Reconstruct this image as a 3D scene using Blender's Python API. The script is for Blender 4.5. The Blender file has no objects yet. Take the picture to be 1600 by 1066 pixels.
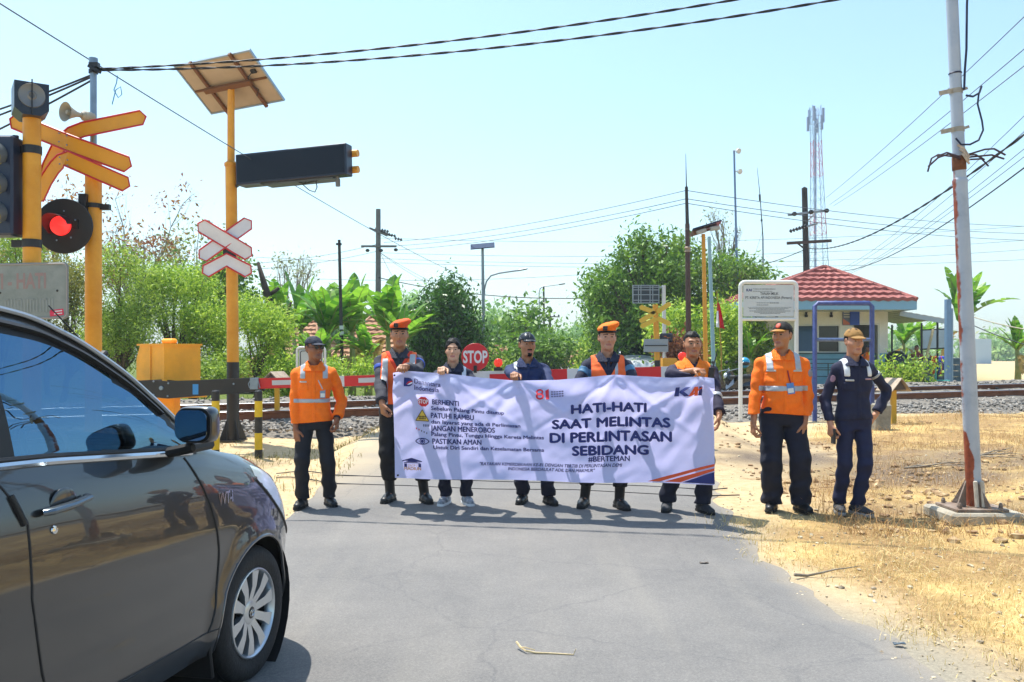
import bpy, math, random
import numpy as np
from mathutils import Vector, Matrix, Euler
random.seed(7)
RNG = np.random.default_rng(11)
R = math.radians
SC = bpy.context.scene
COL = SC.collection

# ------------------------------------------------------------------ camera
F = 1350.0          # focal length in photo pixels (1600 wide)
H = 1.5             # eye height
cam_d = bpy.data.cameras.new('camera'); cam = bpy.data.objects.new('camera', cam_d); COL.objects.link(cam)
cam_d.sensor_width = 36.0; cam_d.lens = 36.0 * F / 1600.0
cam.location = (0, 0, H); cam.rotation_euler = (R(90), 0, 0)
cam_d.shift_y = 22.0 / 1600.0
cam_d.clip_start = 0.05; cam_d.clip_end = 6000
SC.camera = cam

# ------------------------------------------------------------------ sky, sun, exposure
SUN_TO = Vector((-0.27, 0.30, 1.0)).normalized()     # direction towards the sun
sun_el = math.asin(SUN_TO.z); sun_az = math.atan2(SUN_TO.x, SUN_TO.y)
w = bpy.data.worlds.new('World'); SC.world = w; w.use_nodes = True
nt = w.node_tree; bg = nt.nodes['Background']
sky = nt.nodes.new('ShaderNodeTexSky'); sky.sky_type = 'NISHITA'; sky.sun_disc = False
sky.sun_elevation = sun_el; sky.sun_rotation = sun_az
sky.air_density = 1.2; sky.dust_density = 1.5; sky.ozone_density = 0.35; sky.altitude = 20
hs = nt.nodes.new('ShaderNodeMix'); hs.data_type = 'RGBA'; hs.blend_type = 'MULTIPLY'; hs.inputs[0].default_value = 1.0; hs.inputs[7].default_value = (0.79, 0.945, 1.0, 1)
nt.links.new(sky.outputs[0], hs.inputs[6]); nt.links.new(hs.outputs[2], bg.inputs['Color'])
bg.inputs['Strength'].default_value = 0.135
sun_d = bpy.data.lights.new('sun', 'SUN'); sun = bpy.data.objects.new('sun', sun_d); COL.objects.link(sun)
sun_d.energy = 4.2; sun_d.angle = R(0.53); sun_d.color = (1.0, 0.955, 0.88)
sun.rotation_euler = SUN_TO.to_track_quat('Z', 'Y').to_euler()
SC.view_settings.view_transform = 'Standard'
SC.view_settings.look = 'None'
SC.view_settings.exposure = 0.9
SC.view_settings.gamma = 1.0
SC.cycles.max_bounces = 8; SC.cycles.transparent_max_bounces = 12
SC.cycles.caustics_reflective = False; SC.cycles.caustics_refractive = False

# ------------------------------------------------------------------ helpers
def at(u, v, Y):
    return Vector(((u - 800) / F * Y, Y, H + (555 - v) / F * Y))
def gp(u, v, z=0.0):
    Y = (H - z) * F / (v - 555.0)
    return Vector(((u - 800) / F * Y, Y, z))

MATS = {}
def srgb(h):
    h = h.lstrip('#'); c = [int(h[i:i+2], 16) / 255 for i in (0, 2, 4)]
    return tuple(x / 12.92 if x <= .04045 else ((x + .055) / 1.055) ** 2.4 for x in c)
def mat(name, col, rough=0.6, metal=0.0, var=0.0, scale=8.0, bump=0.0, bscale=None, col2=None, spec=None, trans=0.0, coat=0.0, emit=None, estr=0.0, detail=4.0):
    if name in MATS: return MATS[name]
    m = bpy.data.materials.new(name); m.use_nodes = True
    t = m.node_tree; b = t.nodes['Principled BSDF']
    if isinstance(col, str): col = srgb(col)
    b.inputs['Base Color'].default_value = (*col, 1); b.inputs['Roughness'].default_value = rough; b.inputs['Metallic'].default_value = metal
    if spec is not None: b.inputs['Specular IOR Level'].default_value = spec
    if coat: b.inputs['Coat Weight'].default_value = coat; b.inputs['Coat Roughness'].default_value = 0.02
    if emit: b.inputs['Emission Color'].default_value = (*emit, 1); b.inputs['Emission Strength'].default_value = estr
    tc = None
    if var or bump or col2:
        tc = t.nodes.new('ShaderNodeTexCoord')
        n = t.nodes.new('ShaderNodeTexNoise'); n.inputs['Scale'].default_value = scale; n.inputs['Detail'].default_value = detail; n.inputs['Roughness'].default_value = .62
        t.links.new(tc.outputs['Object'], n.inputs['Vector'])
        if var or col2:
            r = t.nodes.new('ShaderNodeValToRGB')
            if col2 is not None:
                if isinstance(col2, str): col2 = srgb(col2)
                c1, c2 = col, col2
            else:
                c1 = tuple(max(0, c * (1 - var)) for c in col); c2 = tuple(min(1, c * (1 + var)) for c in col)
            r.color_ramp.elements[0].color = (*c1, 1); r.color_ramp.elements[1].color = (*c2, 1)
            r.color_ramp.elements[0].position = .34; r.color_ramp.elements[1].position = .68
            t.links.new(n.outputs['Fac'], r.inputs['Fac']); t.links.new(r.outputs['Color'], b.inputs['Base Color'])
        if bump:
            n2 = t.nodes.new('ShaderNodeTexNoise'); n2.inputs['Scale'].default_value = bscale or scale * 4; n2.inputs['Detail'].default_value = 5
            t.links.new(tc.outputs['Object'], n2.inputs['Vector'])
            bp = t.nodes.new('ShaderNodeBump'); bp.inputs['Strength'].default_value = bump; bp.inputs['Distance'].default_value = .02
            t.links.new(n2.outputs['Fac'], bp.inputs['Height']); t.links.new(bp.outputs['Normal'], b.inputs['Normal'])
    if trans:
        tr = t.nodes.new('ShaderNodeBsdfTranslucent'); mx = t.nodes.new('ShaderNodeMixShader'); mx.inputs[0].default_value = trans
        src = b.inputs['Base Color'].links[0].from_socket if b.inputs['Base Color'].links else None
        if src: t.links.new(src, tr.inputs['Color'])
        else: tr.inputs['Color'].default_value = (*col, 1)
        out = t.nodes['Material Output']
        t.links.new(b.outputs[0], mx.inputs[1]); t.links.new(tr.outputs[0], mx.inputs[2]); t.links.new(mx.outputs[0], out.inputs['Surface'])
    MATS[name] = m
    return m

def leafmat(name, c1, c2, trans=.35, rough=.5, gain=1.0):
    if name in MATS: return MATS[name]
    m = bpy.data.materials.new(name); m.use_nodes = True; t = m.node_tree; b = t.nodes['Principled BSDF']
    geo = t.nodes.new('ShaderNodeNewGeometry'); r = t.nodes.new('ShaderNodeValToRGB')
    r.color_ramp.elements[0].color = (*(k * gain for k in srgb(c1)), 1); r.color_ramp.elements[1].color = (*(k * gain for k in srgb(c2)), 1)
    t.links.new(geo.outputs['Random Per Island'], r.inputs['Fac']); t.links.new(r.outputs['Color'], b.inputs['Base Color'])
    b.inputs['Roughness'].default_value = rough; b.inputs['Specular IOR Level'].default_value = .35
    tr = t.nodes.new('ShaderNodeBsdfTranslucent'); mx = t.nodes.new('ShaderNodeMixShader'); mx.inputs[0].default_value = trans
    t.links.new(r.outputs['Color'], tr.inputs['Color'])
    t.links.new(b.outputs[0], mx.inputs[1]); t.links.new(tr.outputs[0], mx.inputs[2]); t.links.new(mx.outputs[0], t.nodes['Material Output'].inputs['Surface'])
    MATS[name] = m
    return m

def link_mesh(name, V, Fc, mats, parent=None, mi=None, smooth=True, angle=35, origin=None):
    me = bpy.data.meshes.new(name)
    V = np.asarray(V, dtype=np.float64).reshape(-1, 3)
    if origin is not None: V = V - np.array(origin)
    me.from_pydata(V.tolist(), [], [tuple(int(i) for i in f) for f in Fc])
    if not isinstance(mats, (list, tuple)): mats = [mats]
    for m in mats: me.materials.append(m)
    if mi is not None and len(mi) == len(me.polygons): me.polygons.foreach_set('material_index', np.asarray(mi, dtype=np.int32))
    if smooth:
        me.polygons.foreach_set('use_smooth', np.ones(len(me.polygons), dtype=bool))
        if angle < 180: me.set_sharp_from_angle(angle=R(angle))
    me.update()
    o = bpy.data.objects.new(name, me); COL.objects.link(o)
    if origin is not None: o.location = origin
    if parent is not None: o.parent = parent
    return o

def quads_mesh(name, V, nper, mats, parent=None, origin=None):
    """V: (n*nper,3) array, n separate polygons of nper corners each (fast path)"""
    me = bpy.data.meshes.new(name)
    V = np.asarray(V, dtype=np.float32).reshape(-1, 3)
    if origin is not None: V = V - np.array(origin, dtype=np.float32)
    n = len(V) // nper
    me.vertices.add(len(V)); me.vertices.foreach_set('co', V.ravel())
    me.loops.add(len(V)); me.loops.foreach_set('vertex_index', np.arange(len(V), dtype=np.int32))
    me.polygons.add(n); me.polygons.foreach_set('loop_start', np.arange(0, len(V), nper, dtype=np.int32))
    if not isinstance(mats, (list, tuple)): mats = [mats]
    for m in mats: me.materials.append(m)
    me.update(calc_edges=True)
    o = bpy.data.objects.new(name, me); COL.objects.link(o)
    if origin is not None: o.location = origin
    if parent is not None: o.parent = parent
    return o

class MB:
    def __init__(s): s.v = []; s.f = []; s.m = []
    def add(s, V, Fc, m=0):
        b = len(s.v); s.v += [tuple(p) for p in V]; s.f += [tuple(b + i for i in f) for f in Fc]; s.m += [m] * len(Fc); return s
    def box(s, c, d, rot=None, m=0, bev=0.0):
        x, y, z = d[0] / 2, d[1] / 2, d[2] / 2
        if bev:
            k = bev; P = []
            for sx in (-1, 1):
                for sy in (-1, 1):
                    for sz in (-1, 1):
                        P += [(sx * x, sy * (y - k), sz * (z - k)), (sx * (x - k), sy * y, sz * (z - k)), (sx * (x - k), sy * (y - k), sz * z)]
            import bmesh
            bm = bmesh.new()
            for p in P: bm.verts.new(p)
            bmesh.ops.convex_hull(bm, input=bm.verts[:]); bm.verts.index_update()
            V = [v.co.copy() for v in bm.verts]; Fc = [[v.index for v in f.verts] for f in bm.faces]; bm.free()
        else:
            V = [Vector((sx * x, sy * y, sz * z)) for sx in (-1, 1) for sy in (-1, 1) for sz in (-1, 1)]
            Fc = [(0, 1, 3, 2), (4, 6, 7, 5), (0, 4, 5, 1), (2, 3, 7, 6), (0, 2, 6, 4), (1, 5, 7, 3)]
        M = None
        if rot is not None: M = rot if isinstance(rot, Matrix) else Euler(rot).to_matrix()
        c = Vector(c)
        V = [(M @ v if M else v) + c for v in V]
        return s.add(V, Fc, m)
    def tube(s, path, r, n=8, cap=True, m=0, closed=False, flat=1.0):
        P = [Vector(p) for p in path]; k = len(P)
        rs = list(r) if hasattr(r, '__len__') else [r] * k
        V = []; up = None
        for i, p in enumerate(P):
            if closed: t = P[(i + 1) % k] - P[i - 1]
            else: t = P[min(i + 1, k - 1)] - P[max(i - 1, 0)]
            t = t.normalized() if t.length > 1e-9 else Vector((0, 0, 1))
            if up is None:
                up = Vector((0, 0, 1)) if abs(t.z) < .9 else Vector((0, 1, 0))
            a = t.cross(up)
            if a.length < 1e-6: a = t.cross(Vector((1, 0, 0)))
            a.normalize(); b = t.cross(a).normalized(); up = -b if (-b).dot(up) > 0 else b
            for j in range(n):
                q = 2 * math.pi * j / n
                V.append(p + a * (rs[i] * math.cos(q)) + b * (rs[i] * math.sin(q) * flat))
        Fc = []
        for i in range(k if closed else k - 1):
            i2 = (i + 1) % k
            for j in range(n):
                j2 = (j + 1) % n
                Fc.append((i * n + j, i2 * n + j, i2 * n + j2, i * n + j2))
        if cap and not closed:
            Fc.append(tuple(range(n))); Fc.append(tuple((k - 1) * n + j for j in reversed(range(n))))
        return s.add(V, Fc, m)
    def cyl(s, p0, p1, r0, r1=None, n=12, m=0): return s.tube([p0, p1], [r0, r1 if r1 is not None else r0], n, m=m)
    def lathe(s, prof, c=(0, 0, 0), axis=(0, 0, 1), n=24, m=0, capends=False):
        """prof: list of (radius, height along axis)"""
        ax = Vector(axis).normalized(); a = ax.orthogonal().normalized(); b = ax.cross(a); c = Vector(c)
        V = []; Fc = []
        for (r, h) in prof:
            for j in range(n):
                q = 2 * math.pi * j / n
                V.append(c + ax * h + a * (r * math.cos(q)) + b * (r * math.sin(q)))
        for i in range(len(prof) - 1):
            for j in range(n):
                j2 = (j + 1) % n; Fc.append((i * n + j, i * n + j2, (i + 1) * n + j2, (i + 1) * n + j))
        if capends:
            Fc.append(tuple(reversed(range(n)))); Fc.append(tuple((len(prof) - 1) * n + j for j in range(n)))
        return s.add(V, Fc, m)
    def prism(s, poly, o, ux, uy, th, m=0):
        """flat polygon poly[(a,b)] in plane o+a*ux+b*uy, thickness th along ux x uy (both sides capped)"""
        o, ux, uy = Vector(o), Vector(ux), Vector(uy); nz = ux.cross(uy).normalized() * th; k = len(poly)
        V = [o + ux * a + uy * b for a, b in poly] + [o + ux * a + uy * b + nz for a, b in poly]
        Fc = [tuple(reversed(range(k))), tuple(range(k, 2 * k))] + [(i, (i + 1) % k, k + (i + 1) % k, k + i) for i in range(k)]
        return s.add(V, Fc, m)
    def sball(s, c, d, e=.35, n=24, m=0):
        """superellipsoid: a softly rounded box of size d"""
        f = lambda v: math.copysign(abs(v) ** e, v)
        V = []; Fc = []; h = n // 2; c = Vector(c)
        for i in range(h + 1):
            a = -math.pi / 2 + math.pi * i / h
            for j in range(n): q = 2 * math.pi * j / n; V.append(c + Vector((d[0] / 2 * f(math.cos(a)) * f(math.cos(q)), d[1] / 2 * f(math.cos(a)) * f(math.sin(q)), d[2] / 2 * f(math.sin(a)))))
        for i in range(h):
            for j in range(n): j2 = (j + 1) % n; Fc.append((i * n + j, i * n + j2, (i + 1) * n + j2, (i + 1) * n + j))
        return s.add(V, Fc, m)
    def ball(s, c, r, n=12, m=0, sq=(1, 1, 1)):
        V = []; Fc = []; h = n // 2; c = Vector(c)
        for i in range(h + 1):
            th = math.pi * i / h
            for j in range(n):
                q = 2 * math.pi * j / n
                V.append(c + Vector((r * sq[0] * math.sin(th) * math.cos(q), r * sq[1] * math.sin(th) * math.sin(q), r * sq[2] * math.cos(th))))
        for i in range(h):
            for j in range(n):
                j2 = (j + 1) % n; Fc.append((i * n + j, (i + 1) * n + j, (i + 1) * n + j2, i * n + j2))
        return s.add(V, Fc, m)
    def build(s, name, mats, parent=None, smooth=True, angle=35, origin=None):
        return link_mesh(name, s.v, s.f, mats, parent, s.m, smooth, angle, origin)

def tag(o, label=None, cat=None, group=None, kind=None):
    if label: o['label'] = label
    if cat: o['category'] = cat
    if group: o['group'] = group
    if kind: o['kind'] = kind
    return o
def thing(name, label, cat, loc=(0, 0, 0), rz=0.0, group=None):
    o = bpy.data.objects.new(name, None); COL.objects.link(o); o.empty_display_size = .1
    o.location = loc; o.rotation_euler = (0, 0, rz)
    return tag(o, label, cat, group)
def copy_tree(o, parent=None):
    kids = list(o.children)
    c = o.copy(); COL.objects.link(c)
    if parent is not None: c.parent = parent
    for k in kids: copy_tree(k, c)
    return c

_tc = {}
def text_geo(body, bold=0.0, shear=0.0, spacing=1.0):
    """flat text outline: verts (n,2) normalised to its own bounds height of a capital = as drawn, faces"""
    key = (body, bold, shear, spacing)
    if key in _tc: return _tc[key]
    cu = bpy.data.curves.new('lettering', 'FONT'); cu.body = body; cu.size = 1.0; cu.offset = bold; cu.shear = shear; cu.resolution_u = 3
    cu.space_character = spacing
    ob = bpy.data.objects.new('lettering', cu)
    me = bpy.data.meshes.new_from_object(ob)
    V = np.array([v.co[:2] for v in me.vertices]); Fc = [tuple(p.vertices) for p in me.polygons]
    bpy.data.objects.remove(ob); bpy.data.curves.remove(cu); bpy.data.meshes.remove(me)
    _tc[key] = (V, Fc); return V, Fc
CAP = 0.69   # capital height of the built-in font at size 1
def text_on(mb, body, fn, x0, x1, y0, cap, bold=0.012, shear=0.0, m=0, spacing=1.0):
    """lay text into a 2-D field (x0..x1 wide, baseline y0, capital height cap); fn(x,y)->3-D point"""
    V, Fc = text_geo(body, bold, shear, spacing)
    if not len(V): return
    mn, mx = V[:, 0].min(), V[:, 0].max()
    X = x0 + (V[:, 0] - mn) / (mx - mn) * (x1 - x0); Yv = y0 + V[:, 1] / CAP * cap
    mb.add([fn(a, b) for a, b in zip(X, Yv)], Fc, m)
# ------------------------------------------------------------------ terrain
TA = Vector((-4.4, 17.0)); TD = Vector((16.6, 5.0)).normalized(); TN = Vector((-TD.y, TD.x))   # near rail line
def track_sd(x, y):
    dx = x - TA.x; dy = y - TA.y
    return dx * TD.x + dy * TD.y, dx * TN.x + dy * TN.y
def rail_z(s): return 0.42 + 0.0104 * np.clip(s, -12, 30)
def sstep(a, b, x):
    t = np.clip((x - a) / (b - a), 0, 1); return t * t * (3 - 2 * t)
def road_c(y): return 0.10 * np.clip(np.asarray(y, float) - 6, 0, 200) - .15
def ground_z(x, y):
    x = np.asarray(x, float); y = np.asarray(y, float)
    s, d = track_sd(x, y)
    top = rail_z(s) - 0.42
    bump = 0.035 * np.sin(x * 1.3 + .5 * y) * np.sin(y * .9 - .3 * x) + .02 * np.sin(x * 3.1 + 1) * np.sin(y * 2.7)
    offroad = np.clip((np.abs(x - road_c(y)) - 2.6) / 1.5, 0, 1)
    top = top + (.385 + .07 * np.clip(d, 0, 1.2)) * sstep(-3.4, -2.7, -np.abs(x - road_c(y)))
    z = top * sstep(-8.5, -2.0, d) * (1 - .35 * sstep(3.5, 9, d))
    z = z + bump * offroad * sstep(-200, -30, -np.hypot(x, y))
    z = z + .10 * sstep(3.2, 6, x) * sstep(6, 9, y) * (1 - sstep(-3, -1, d))
    return z
def gz(x, y): return float(ground_z(x, y))
def gpt(u, v):
    """photo pixel -> point on the terrain"""
    Y0, Y1 = 3.0, 200.0
    for _ in range(60):
        Y = .5 * (Y0 + Y1); p = at(u, v, Y)
        if p.z > gz(p.x, p.y): Y0 = Y
        else: Y1 = Y
    return at(u, v, Y)

def axis(lo, hi, fine, f0, f1, grow=1.22):
    a = list(np.arange(f0, f1 + 1e-6, fine)); st = fine
    while a[-1] < hi: st *= grow; a.append(a[-1] + st)
    st = fine
    while a[0] > lo: st *= grow; a.insert(0, a[0] - st)
    return np.array(a)
gx = axis(-900, 900, .16, -9, 12); gy = axis(-120, 2200, .16, 2, 26)
GX, GY = np.meshgrid(gx, gy); GZ = ground_z(GX, GY)
micro = .012 * (RNG.random(GX.shape) - .5) * np.clip((np.abs(GX - road_c(GY)) - 2.2), 0, 1)
GZ = GZ + micro
def vnoise(x, y, sc, seed=0):
    """cheap value noise"""
    xs = np.asarray(x) * sc + seed * 17.3; ys = np.asarray(y) * sc + seed * 9.1
    xi = np.floor(xs).astype(np.int64); yi = np.floor(ys).astype(np.int64); fx = xs - xi; fy = ys - yi
    fx = fx * fx * (3 - 2 * fx); fy = fy * fy * (3 - 2 * fy)
    def h(a, b):
        n = (a * 374761393 + b * 668265263 + seed * 144269) & 0x7fffffff
        n = ((n ^ (n >> 13)) * 1274126177) & 0x7fffffff
        return ((n ^ (n >> 16)) & 0xffff) / 65535.0
    return (h(xi, yi) * (1 - fx) + h(xi + 1, yi) * fx) * (1 - fy) + (h(xi, yi + 1) * (1 - fx) + h(xi + 1, yi + 1) * fx) * fy
nx_, ny_ = len(gx), len(gy)
idx = np.arange(nx_ * ny_).reshape(ny_, nx_)
Fq = np.stack([idx[:-1, :-1], idx[:-1, 1:], idx[1:, 1:], idx[1:, :-1]], -1).reshape(-1, 4)
# zone weights: R straw grass, G gravel shoulder, B far green field / undergrowth, A burnt patch
S_, D_ = track_sd(GX, GY)
edge = GX - (1.75 + .1 * np.clip(GY - 6, 0, 30))
nz1 = vnoise(GX, GY, .9, 1) - .5; nz2 = vnoise(GX, GY, 3.1, 2) - .5
straw = sstep(.5, 1.9, GX - 2.0 - .30 * np.clip(6.5 - GY, 0, 6) + 1.6 * nz1 + .7 * nz2) * sstep(-7, -4.5, -GY) * .0
bnd = np.interp(GY, [3.9, 4.6, 5.5, 6.6, 8.3, 10, 12.5, 15, 20], [2.35, 2.25, 2.0, 1.75, 2.5, 3.3, 4.7, 5.2, 7.0])     # shoulder -> straw boundary
straw = sstep(-.25, .55, GX - bnd + .9 * nz1 + .5 * nz2) * (1 - sstep(-3.2, -1.8, D_))
shoulder = sstep(-.3, .3, (bnd - GX) + .4 * nz1) * sstep(-.2, .1, GX - 1.4) * (1 - sstep(6.6, 8.6, GY))
green = sstep(4, 9, D_) * (1 - .85 * sstep(14, 20, GX - .35 * (GY - 20) + 2)) * sstep(0, 2, np.abs(GX - road_c(GY)) - 3)
def blob(x, y, rx, ry): return np.exp(-(((GX - x) / rx) ** 2 + ((GY - y) / ry) ** 2))
burnt = np.clip(blob(3.6, 12.2, 1.6, .6) + blob(5.0, 10.6, 1.8, 1.0) + blob(4.0, 13.6, 1.3, .45) * .8 + blob(7, 12, 2, 1.2) * .7 + blob(4.4, 8.2, 1.2, .5) * .6 + blob(-4.0, 12.0, .7, .35), 0, 1) * np.clip(.75 + 2.2 * (nz2 + .15), 0, 1)
zone = np.stack([straw, np.clip(shoulder, 0, 1), np.clip(green, 0, 1), np.clip(burnt, 0, 1)], -1).reshape(-1, 4).astype(np.float32)
gm = bpy.data.materials.new('dry_ground'); gm.use_nodes = True
t = gm.node_tree; b = t.nodes['Principled BSDF']; b.inputs['Roughness'].default_value = .95; b.inputs['Specular IOR Level'].default_value = .15
L = t.links.new; N = t.nodes.new
vc = N('ShaderNodeAttribute'); vc.attribute_name = 'zone'
sep = N('ShaderNodeSeparateColor'); L(vc.outputs['Color'], sep.inputs[0])
tc = N('ShaderNodeTexCoord')
def noise(scale, detail=6, rough=.65):
    n = N('ShaderNodeTexNoise'); n.inputs['Scale'].default_value = scale; n.inputs['Detail'].default_value = detail; n.inputs['Roughness'].default_value = rough
    L(tc.outputs['Object'], n.inputs['Vector']); return n
def ramp(fac, stops):
    r = N('ShaderNodeValToRGB'); e = r.color_ramp.elements
    while len(e) < len(stops): e.new(.5)
    for k, (p, c) in enumerate(stops): e[k].position = p; e[k].color = (*srgb(c), 1)
    L(fac, r.inputs['Fac']); return r
def mix(fac, a, bb):
    m = N('ShaderNodeMix'); m.data_type = 'RGBA'; L(fac, m.inputs[0]); L(a, m.inputs[6]); L(bb, m.inputs[7]); return m.outputs[2]
nA = noise(1.1); nB = noise(9, 8, .75); nC = noise(45, 6, .8)
sand = ramp(nB.outputs['Fac'], [(.25, '#a58d68'), (.5, '#c3ab84'), (.75, '#d6c29c')])
strw = ramp(nC.outputs['Fac'], [(.28, '#a58450'), (.5, '#d4b878'), (.75, '#e8d296')])
strw2 = ramp(nB.outputs['Fac'], [(.3, '#94784f'), (.55, '#c4a36c'), (.8, '#dfc68c')])
sm = mix(nA.outputs['Fac'], strw.outputs[0], strw2.outputs[0])
nD = noise(.75, 4, .6); nE = noise(17, 6, .75)
drt = ramp(nE.outputs['Fac'], [(.3, '#5e4733'), (.5, '#8a6c49'), (.72, '#bb9b70')])
pm_ = N('ShaderNodeValToRGB'); pm_.color_ramp.elements[0].position = .40; pm_.color_ramp.elements[1].position = .56; L(nD.outputs['Fac'], pm_.inputs['Fac'])
pk_ = N('ShaderNodeMath'); pk_.operation = 'MULTIPLY'; L(pm_.outputs['Color'], pk_.inputs[0]); pk_.inputs[1].default_value = .8
sm = mix(pk_.outputs[0], sm, drt.outputs[0])
c1 = mix(sep.outputs[0], sand.outputs[0], sm)
grv = ramp(nC.outputs['Fac'], [(.25, '#6f6a60'), (.5, '#98907f'), (.78, '#b5ab95')])
c2 = mix(sep.outputs[1], c1, grv.outputs[0])
grn = ramp(nB.outputs['Fac'], [(.3, '#3d4a1e'), (.55, '#5f6d2c'), (.8, '#8b8748')])
c3 = mix(sep.outputs[2], c2, grn.outputs[0])
brn = ramp(nC.outputs['Fac'], [(.3, '#4a4038'), (.55, '#77695a'), (.8, '#a3968a')])
c4 = mix(vc.outputs['Alpha'], c3, brn.outputs[0])
L(c4, b.inputs['Base Color'])
bp = N('ShaderNodeBump'); bp.inputs['Strength'].default_value = .55; bp.inputs['Distance'].default_value = .04
L(nC.outputs['Fac'], bp.inputs['Height']); L(bp.outputs['Normal'], b.inputs['Normal'])
ground = link_mesh('ground', np.stack([GX, GY, GZ], -1).reshape(-1, 3), Fq, gm, angle=180)
att = ground.data.color_attributes.new('zone', 'FLOAT_COLOR', 'POINT'); att.data.foreach_set('color', zone.ravel())
tag(ground, 'dry sandy verge and fields around the level crossing', kind='structure')

# ------------------------------------------------------------------ road
am = bpy.data.materials.new('asphalt'); am.use_nodes = True; t = am.node_tree; b = t.nodes['Principled BSDF']; L = t.links.new; N = t.nodes.new
tc = N('ShaderNodeTexCoord')
n1 = noise(.55, 5, .6); n2 = noise(6, 8, .72); n3 = noise(95, 8, .9)
base = ramp(n2.outputs['Fac'], [(.3, '#676664'), (.52, '#73716e'), (.72, '#807e7a')])
patch = ramp(n1.outputs['Fac'], [(.35, '#5a5856'), (.62, '#858079')])
fine = ramp(n3.outputs['Fac'], [(.36, '#3c3c3f'), (.5, '#6b6a69'), (.64, '#a3a098')])
m1 = N('ShaderNodeMix'); m1.data_type = 'RGBA'; m1.inputs[0].default_value = .6; L(base.outputs[0], m1.inputs[6]); L(patch.outputs[0], m1.inputs[7])
m2 = N('ShaderNodeMix'); m2.data_type = 'RGBA'; m2.inputs[0].default_value = .42; L(m1.outputs[2], m2.inputs[6]); L(fine.outputs[0], m2.inputs[7])
# worn pale traces along the wheel paths, dust near the edge
mp = N('ShaderNodeMapping'); mp.inputs['Scale'].default_value = (3.0, .22, 1); mp.inputs['Rotation'].default_value = (0, 0, R(6)); L(tc.outputs['Object'], mp.inputs['Vector'])
n4 = N('ShaderNodeTexNoise'); n4.inputs['Scale'].default_value = 1.0; n4.inputs['Detail'].default_value = 6; L(mp.outputs[0], n4.inputs['Vector'])
r4 = N('ShaderNodeValToRGB'); r4.color_ramp.elements[0].position = .5; r4.color_ramp.elements[1].position = .78
r4.color_ramp.elements[0].color = (0, 0, 0, 1); r4.color_ramp.elements[1].color = (.18, .18, .18, 1); L(n4.outputs['Fac'], r4.inputs['Fac'])
dust = N('ShaderNodeRGB'); dust.outputs[0].default_value = (*srgb('#9a9486'), 1)
m3 = mix(r4.outputs['Color'], m2.outputs[2], dust.outputs[0])
va = N('ShaderNodeAttribute'); va.attribute_name = 'dusty'
sandc = N('ShaderNodeRGB'); sandc.outputs[0].default_value = (*srgb('#b8a583'), 1)
m4 = mix(va.outputs['Fac'], m3, sandc.outputs[0])
# hairline cracks
vo = N('ShaderNodeTexVoronoi'); vo.feature = 'DISTANCE_TO_EDGE'; vo.inputs['Scale'].default_value = .8
wn = noise(2.2, 5, .7); wm = N('ShaderNodeMix'); wm.data_type = 'VECTOR'; wm.inputs[0].default_value = .22; L(tc.outputs['Object'], wm.inputs[4]); L(wn.outputs['Color'], wm.inputs[5]); L(wm.outputs[1], vo.inputs['Vector'])
cr = N('ShaderNodeValToRGB'); cr.color_ramp.elements[0].color = (.55, .55, .55, 1); cr.color_ramp.elements[1].color = (0, 0, 0, 1); cr.color_ramp.elements[0].position = 0; cr.color_ramp.elements[1].position = .006; L(vo.outputs['Distance'], cr.inputs['Fac'])
crk = N('ShaderNodeRGB'); crk.outputs[0].default_value = (*srgb('#46474c'), 1)
mk = N('ShaderNodeMath'); mk.operation = 'MULTIPLY'; L(cr.outputs['Color'], mk.inputs[0]); L(n1.outputs['Fac'], mk.inputs[1])
m5 = mix(mk.outputs[0], m4, crk.outputs[0])
L(m5, b.inputs['Base Color']); b.inputs['Roughness'].default_value = .82; b.inputs['Specular IOR Level'].default_value = .3
bp = N('ShaderNodeBump'); bp.inputs['Strength'].default_value = .45; bp.inputs['Distance'].default_value = .006; L(n3.outputs['Fac'], bp.inputs['Height']); L(bp.outputs['Normal'], b.inputs['Normal'])
ry = np.concatenate([np.arange(-14, 2, .5), np.arange(2, 26, .12), np.arange(26, 95, .8)])
xl = np.interp(ry, [-14, 3, 8, 14, 22, 95], [-3.3, -3.1, -2.05, -2.3, -1.7, 5.4]) + .16 * (vnoise(ry, ry * 0, 1.4, 5) - .5) + .08 * (vnoise(ry, ry * 0, 5, 6) - .5)
xr = np.interp(ry, [-14, 2, 3.95, 6.2, 9, 12.3, 20, 95], [2.8, 2.3, 2.05, 1.80, 2.12, 2.75, 4.1, 11.5]) + .22 * (vnoise(ry, ry * 0, 1.7, 7) - .5) + .16 * (vnoise(ry, ry * 0, 5, 8) - .5)
NR = 26; rv = []; dd = []
for k in range(len(ry)):
    for j in range(NR + 1):
        q = j / NR; x = xl[k] * (1 - q) + xr[k] * q
        ed = min(q, 1 - q); z = gz(x, ry[k]) + .004 + .012 * min(1, ed * 14)
        rv.append((x, ry[k], z)); s_, d_ = track_sd(x, ry[k])
        e = max(0, 1 - (x - xl[k]) / .9) * min(1, max(0, (ry[k] - 8.5) / 3)) + .25 * max(0, 1 - (xr[k] - x) / .12)
        dd.append(min(.9, e * (.5 + .9 * float(vnoise(x, ry[k], 2.3, 3)))))
NRr = NR + 1
rf = [(k * NRr + j, k * NRr + j + 1, (k + 1) * NRr + j + 1, (k + 1) * NRr + j) for k in range(len(ry) - 1) for j in range(NR)]
road = link_mesh('road', rv, rf, am, angle=180)
a_ = road.data.attributes.new('dusty', 'FLOAT', 'POINT'); a_.data.foreach_set('value', np.array(dd, dtype=np.float32))
tag(road, 'grey worn asphalt road leading over the crossing', kind='structure')

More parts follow.
